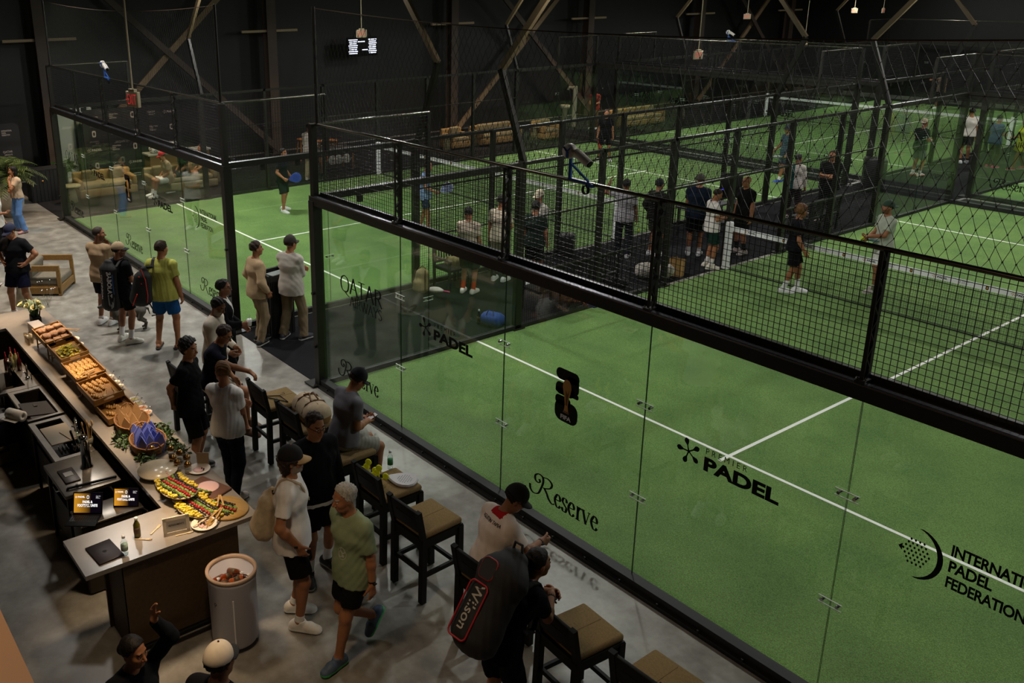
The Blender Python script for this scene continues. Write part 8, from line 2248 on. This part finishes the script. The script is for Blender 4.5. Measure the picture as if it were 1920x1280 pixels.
# chairs, bags and bins on the walkway between the courts
r = empty('litter_bin', (-2.5, 0.52, 0), 0.1, 'tall black ribbed bin with a tray top between the two standing men', 'bin')
b = MB(); b.box((0, 0, 0.5), (0.48, 0.46, 1.0))
for k in range(6): b.box((-0.2 + k * 0.08, -0.235, 0.5), (0.04, 0.012, 0.98)); b.box((0.245, -0.19 + k * 0.076, 0.5), (0.012, 0.04, 0.98))
b.build('body', RIB, r)
b = MB()
for s in (-1, 1): b.box((s * 0.22, 0, 1.06), (0.05, 0.5, 0.1)); b.box((0, s * 0.22, 1.06), (0.5, 0.05, 0.1))
b.box((0, 0, 1.01), (0.46, 0.46, 0.02)); b.build('tray_rim', STEEL2, r)
b = MB(); b.box((0.12, 0.05, 1.12), (0.2, 0.5, 0.012), rz=0.1); b.build('grey_flap', mat('grey_flap', '7d8683', 0.5), r)
def slat_chair(x, y, rz, lab, grp='black slatted chairs on the walkway'):
    r = empty('slatted_chair', (x, y, 0), rz, lab, 'chair', grp)
    K = mat('chair_black', '141414', 0.55)
    for sx in (-1, 1):
        b = MB(); b.bar((sx * 0.26, 0.24, 0), (sx * 0.26, 0.24, 0.62), 0.045); b.build('leg', K, r)
        b = MB(); b.bar((sx * 0.26, -0.24, 0), (sx * 0.26, -0.28, 0.85), 0.045); b.build('leg', K, r)
        b = MB(); b.bar((sx * 0.26, -0.28, 0.62), (sx * 0.26, 0.28, 0.62), 0.05, 0.03); b.build('arm', K, r)
    b = MB(); b.box((0, 0, 0.41), (0.54, 0.5, 0.05)); b.build('seat', K, r)
    b = MB(); b.bar((-0.26, -0.28, 0.84), (0.26, -0.28, 0.84), 0.03, 0.06); b.bar((-0.26, -0.26, 0.5), (0.26, -0.26, 0.5), 0.03, 0.05)
    for k in range(7): b.bar((-0.2 + k * 0.067, -0.262, 0.5), (-0.2 + k * 0.067, -0.28, 0.82), 0.03, 0.015)
    b.build('backrest', K, r)
    return r
slat_chair(-2.6, 4.6, -pi / 2, 'black slatted chair beside the tan backpack, nearest on the left'); slat_chair(-2.65, 5.25, -pi / 2, 'black slatted chair behind the orange sock man')
slat_chair(-0.55, 5.1, pi / 2, 'black slatted chair by the near right fence, first of three'); slat_chair(-0.55, 5.85, pi / 2, 'black slatted chair by the near right fence, second of three'); slat_chair(-0.6, 6.7, pi / 2, 'black slatted chair by the near right fence, third of three')
slat_chair(-0.65, 14.0, pi / 2, 'black slatted chair in front of the folded arms man, left of two'); slat_chair(-0.65, 14.75, pi / 2, 'black slatted chair in front of the folded arms man, right of two')
slat_chair(-2.55, 12.6, -pi / 2, 'black slatted chair behind the bald man, left of two'); slat_chair(-2.55, 14.0, -pi / 2, 'black slatted chair behind the bald man, right of two')
BEIGE = mat('bag_beige', 'a8956a', 0.85, var=0.15, scale=14, bump=0.2)
r = empty('backpack', tuple(pzl(790, 548, 0)), 0.5, 'tan canvas backpack standing on the walkway beside the glass corner', 'backpack')
bag_body(r, 'bag_body', [((0, 0, 0.12), (0.03, 0, 0.4), 0.14, 0.11, ((1, 0, 0), 1.25)), ((0, -0.1, 0.12), (0, -0.1, 0.22), 0.09, 0.08, ((1, 0, 0), 1.5))], [BEIGE], cuts=[((0, 0, 0.004), (0, 0, -1))])
b = MB(); b.tube([(-0.12, -0.13, 0.1), (-0.12, -0.15, 0.3), (-0.08, -0.08, 0.5)], 0.01, 6); b.tube([(0.14, -0.13, 0.1), (0.15, -0.13, 0.3), (0.12, -0.08, 0.5)], 0.01, 6); b.tube([(-0.05, 0.0, 0.5), (0.03, 0, 0.56), (0.1, 0, 0.5)], 0.012, 6); b.build('strap', mat('strap_brown', '6a4526', 0.6), r)
r = empty('cloth_bag', (-2.6, 4.6, 0.436), 0.3, 'crumpled cream cloth bag on the nearest slatted chair', 'bag')
bag_body(r, 'bag_body', [((-0.08, 0, 0.09), (0.1, 0, 0.09), 0.10, 0.12)], [mat('cloth_cream', 'a8986a', 0.9, var=0.2)], folds=0.012, cuts=[((0, 0, 0.003), (0, 0, -1))])
r = empty('tote_bag', (-2.65, 5.25, 0.436), 0.0, 'beige tote bag on the second slatted chair', 'bag')
bag_body(r, 'bag_body', [((0, -0.1, 0.14), (0, 0.1, 0.14), 0.13, 0.13), ((0, -0.1, 0.03), (0, 0.1, 0.03), 0.11, 0.11)], [BEIGE], cuts=[((0, 0, 0.003), (0, 0, -1)), ((0, 0, 0.24), (0, 0, 1))])
r = empty('sports_bag', (-0.42, 3.78, 0), 0.3, 'bright blue sports bag behind the side glass of the right court', 'bag')
bag_body(r, 'bag_body', [((-0.1, 0, 0.12), (0.1, 0, 0.12), 0.13, 0.13, ((0, 1, 0), 1.2))], [mat('bag_blue', '1f479c', 0.7, var=0.15)], folds=0.006, cuts=[((0, 0, 0.004), (0, 0, -1))])
b = MB(); b.tube([(-0.1, -0.14, 0.14), (-0.05, -0.08, 0.3), (0.05, -0.08, 0.3), (0.1, -0.14, 0.14)], 0.01, 6); b.build('strap', mat('bag_blue_dark', '15306a', 0.7), r)
r = bottle(-0.62, 3.62, 0.0, 'dark steel bottle beside the blue sports bag', '1a1a1c', True, None, 0.28)
for (u, v, col, w_, lb) in ((1212, 522, 'c4bcb0', 0.17, 'white sports bag on the walkway below the mesh post, left of two'), (1243, 524, 'b8b0a4', 0.16, 'white sports bag on the walkway below the mesh post, right of two')):
    p = pzl(u, v, 0)
    r = empty('sports_bag', (p.x, p.y, 0), 0.4, lb, 'bag', 'white sports bags on the walkway')
    bag_body(r, 'bag_body', [((-0.08, 0, w_), (0.08, 0, w_ * 1.3), w_, w_ * 0.85)], [mat('canvas_' + col, col, 0.85, var=0.12)], folds=0.012, cuts=[((0, 0, 0.004), (0, 0, -1))])
    b = MB(); b.tube([(-0.1, 0, w_ * 1.9), (0, 0, w_ * 2.4), (0.1, 0, w_ * 2.0)], 0.01, 6); b.build('handle', BLACK, r)
p = pzl(1272, 517, 0)
r = empty('paper_bag', (p.x - 0.05, p.y, 0), 0.3, 'brown paper carrier bag right of the white sports bags', 'bag')
b = MB(); V_ = [(-0.13, -0.09, 0), (0.13, -0.09, 0), (0.13, 0.09, 0), (-0.13, 0.09, 0), (-0.15, -0.08, 0.36), (0.15, -0.08, 0.36), (0.15, 0.08, 0.36), (-0.15, 0.08, 0.36)]
b.add(V_, [(0, 1, 5, 4), (1, 2, 6, 5), (2, 3, 7, 6), (3, 0, 4, 7), (3, 2, 1, 0)]); b.build('bag_body', mat('kraft_bag', '9a7a44', 0.85), r)
b = MB(); b.tube([(-0.06, -0.08, 0.36), (0, -0.08, 0.44), (0.06, -0.08, 0.36)], 0.005, 5); b.build('handle', mat('kraft_bag', '9a7a44', 0.85), r)
for (u, v, lb) in ((1168, 548, 'black sports bag lying by the near right fence, right of two'), (1135, 562, 'black sports bag lying by the near right fence, left of two')):
    p = pzl(u, v, 0)
    r = empty('sports_bag', (p.x - 0.25, p.y, 0), 1.2, lb, 'bag', 'black sports bags by the fence')
    bag_body(r, 'bag_body', [((-0.2, 0, 0.12), (0.2, 0, 0.12), 0.13, 0.12)], [BAGK], folds=0.006, cuts=[((0, 0, 0.004), (0, 0, -1))])
    b = MB(); b.tube([(-0.15, -0.1, 0.14), (-0.05, -0.06, 0.3), (0.1, -0.06, 0.3), (0.18, -0.1, 0.14)], 0.01, 6); b.build('strap', mat('strap_grey', '3a3a3e', 0.6), r)
def speaker(x, y, w_, h, lab):
    r = empty('loudspeaker', (x, y, 0), -1.0, lab, 'speaker', 'black boxes on the walkway')
    b = MB(); b.rbox((0, 0, h / 2), (w_, w_ * 0.9, h), 0.02); b.build('case', RIB, r)
    b = MB(); b.box((0, -w_ * 0.455, h / 2), (w_ * 0.86, 0.01, h * 0.88)); b.build('grille', STEEL2, r)
    b = MB(); b.tube([(-0.06, 0, h), (-0.05, 0, h + 0.03), (0.05, 0, h + 0.03), (0.06, 0, h)], 0.01, 6); b.build('handle', BLACK, r)
p = pzl(1046, 474, 0); speaker(p.x + 0.25, p.y, 0.36, 0.5, 'black box speaker on the walkway beside the left court fence')
p = pzl(1632, 350, 0); speaker(p.x + 0.3, p.y - 0.5, 0.62, 0.95, 'tall black box at the far end of the walkway')
# flat screen cart behind the bald man
p = pzl(1372, 392, 0)
r = empty('screen_trolley', (-2.3, 13.3, 0), 0.9, 'black screen trolley between the slatted chairs behind the bald man', 'trolley')
b = MB(); b.rbox((0, 0, 1.0), (0.55, 0.05, 0.62), 0.01); b.build('screen', RIB, r)
b = MB(); b.bar((0, 0.04, 0.05), (0, 0.04, 0.9), 0.06); b.box((0, 0.05, 0.04), (0.5, 0.4, 0.05)); b.build('stand', STEEL2, r)
b = MB(); b.box((-0.2, -0.028, 0.9), (0.05, 0.004, 0.012)); b.build('status_light', mat('violet_led', '3a30d0', 0.4, emit=2.5), r)
r = empty('folding_table', (-2.1, 12.0, 0), pi / 2, 'black folding table with cloth bags by the walkway', 'table')
b = MB(); b.box((0, 0, 0.72), (1.4, 0.6, 0.04)); b.build('table_top', STEEL2, r)
for sx in (-1, 1):
    for sy in (-1, 1): b = MB(); b.bar((sx * 0.62, sy * 0.25, 0), (sx * 0.62, sy * 0.25, 0.71), 0.04); b.build('leg', STEEL2, r)
for k, (x, y, c_) in enumerate(((-2.1, 11.6, 'c4bcae'), (-2.0, 12.1, 'd0c8bc'))):
    r = empty('folded_cloth', (x, y, 0.742), 0.2 * k, 'pale crumpled towel on the black folding table, ' + ('left' if k == 0 else 'right') + ' of two', 'towel', 'towels on the folding table')
    bag_body(r, 'towel_body', [((-0.1, 0, 0.05), (0.12, 0, 0.04), 0.07, 0.06)], [mat('towel_' + c_, c_, 0.9)], folds=0.012, cuts=[((0, 0, 0.003), (0, 0, -1))])
r = empty('folded_cloth', (-0.62, 14.0, 0.436), 0.2, 'pale pink towel on the left slatted chair before the folded arms man', 'towel')
bag_body(r, 'towel_body', [((-0.1, 0, 0.05), (0.12, 0, 0.04), 0.07, 0.06)], [mat('towel_pink', 'c0a8a0', 0.9)], folds=0.012, cuts=[((0, 0, 0.003), (0, 0, -1))])
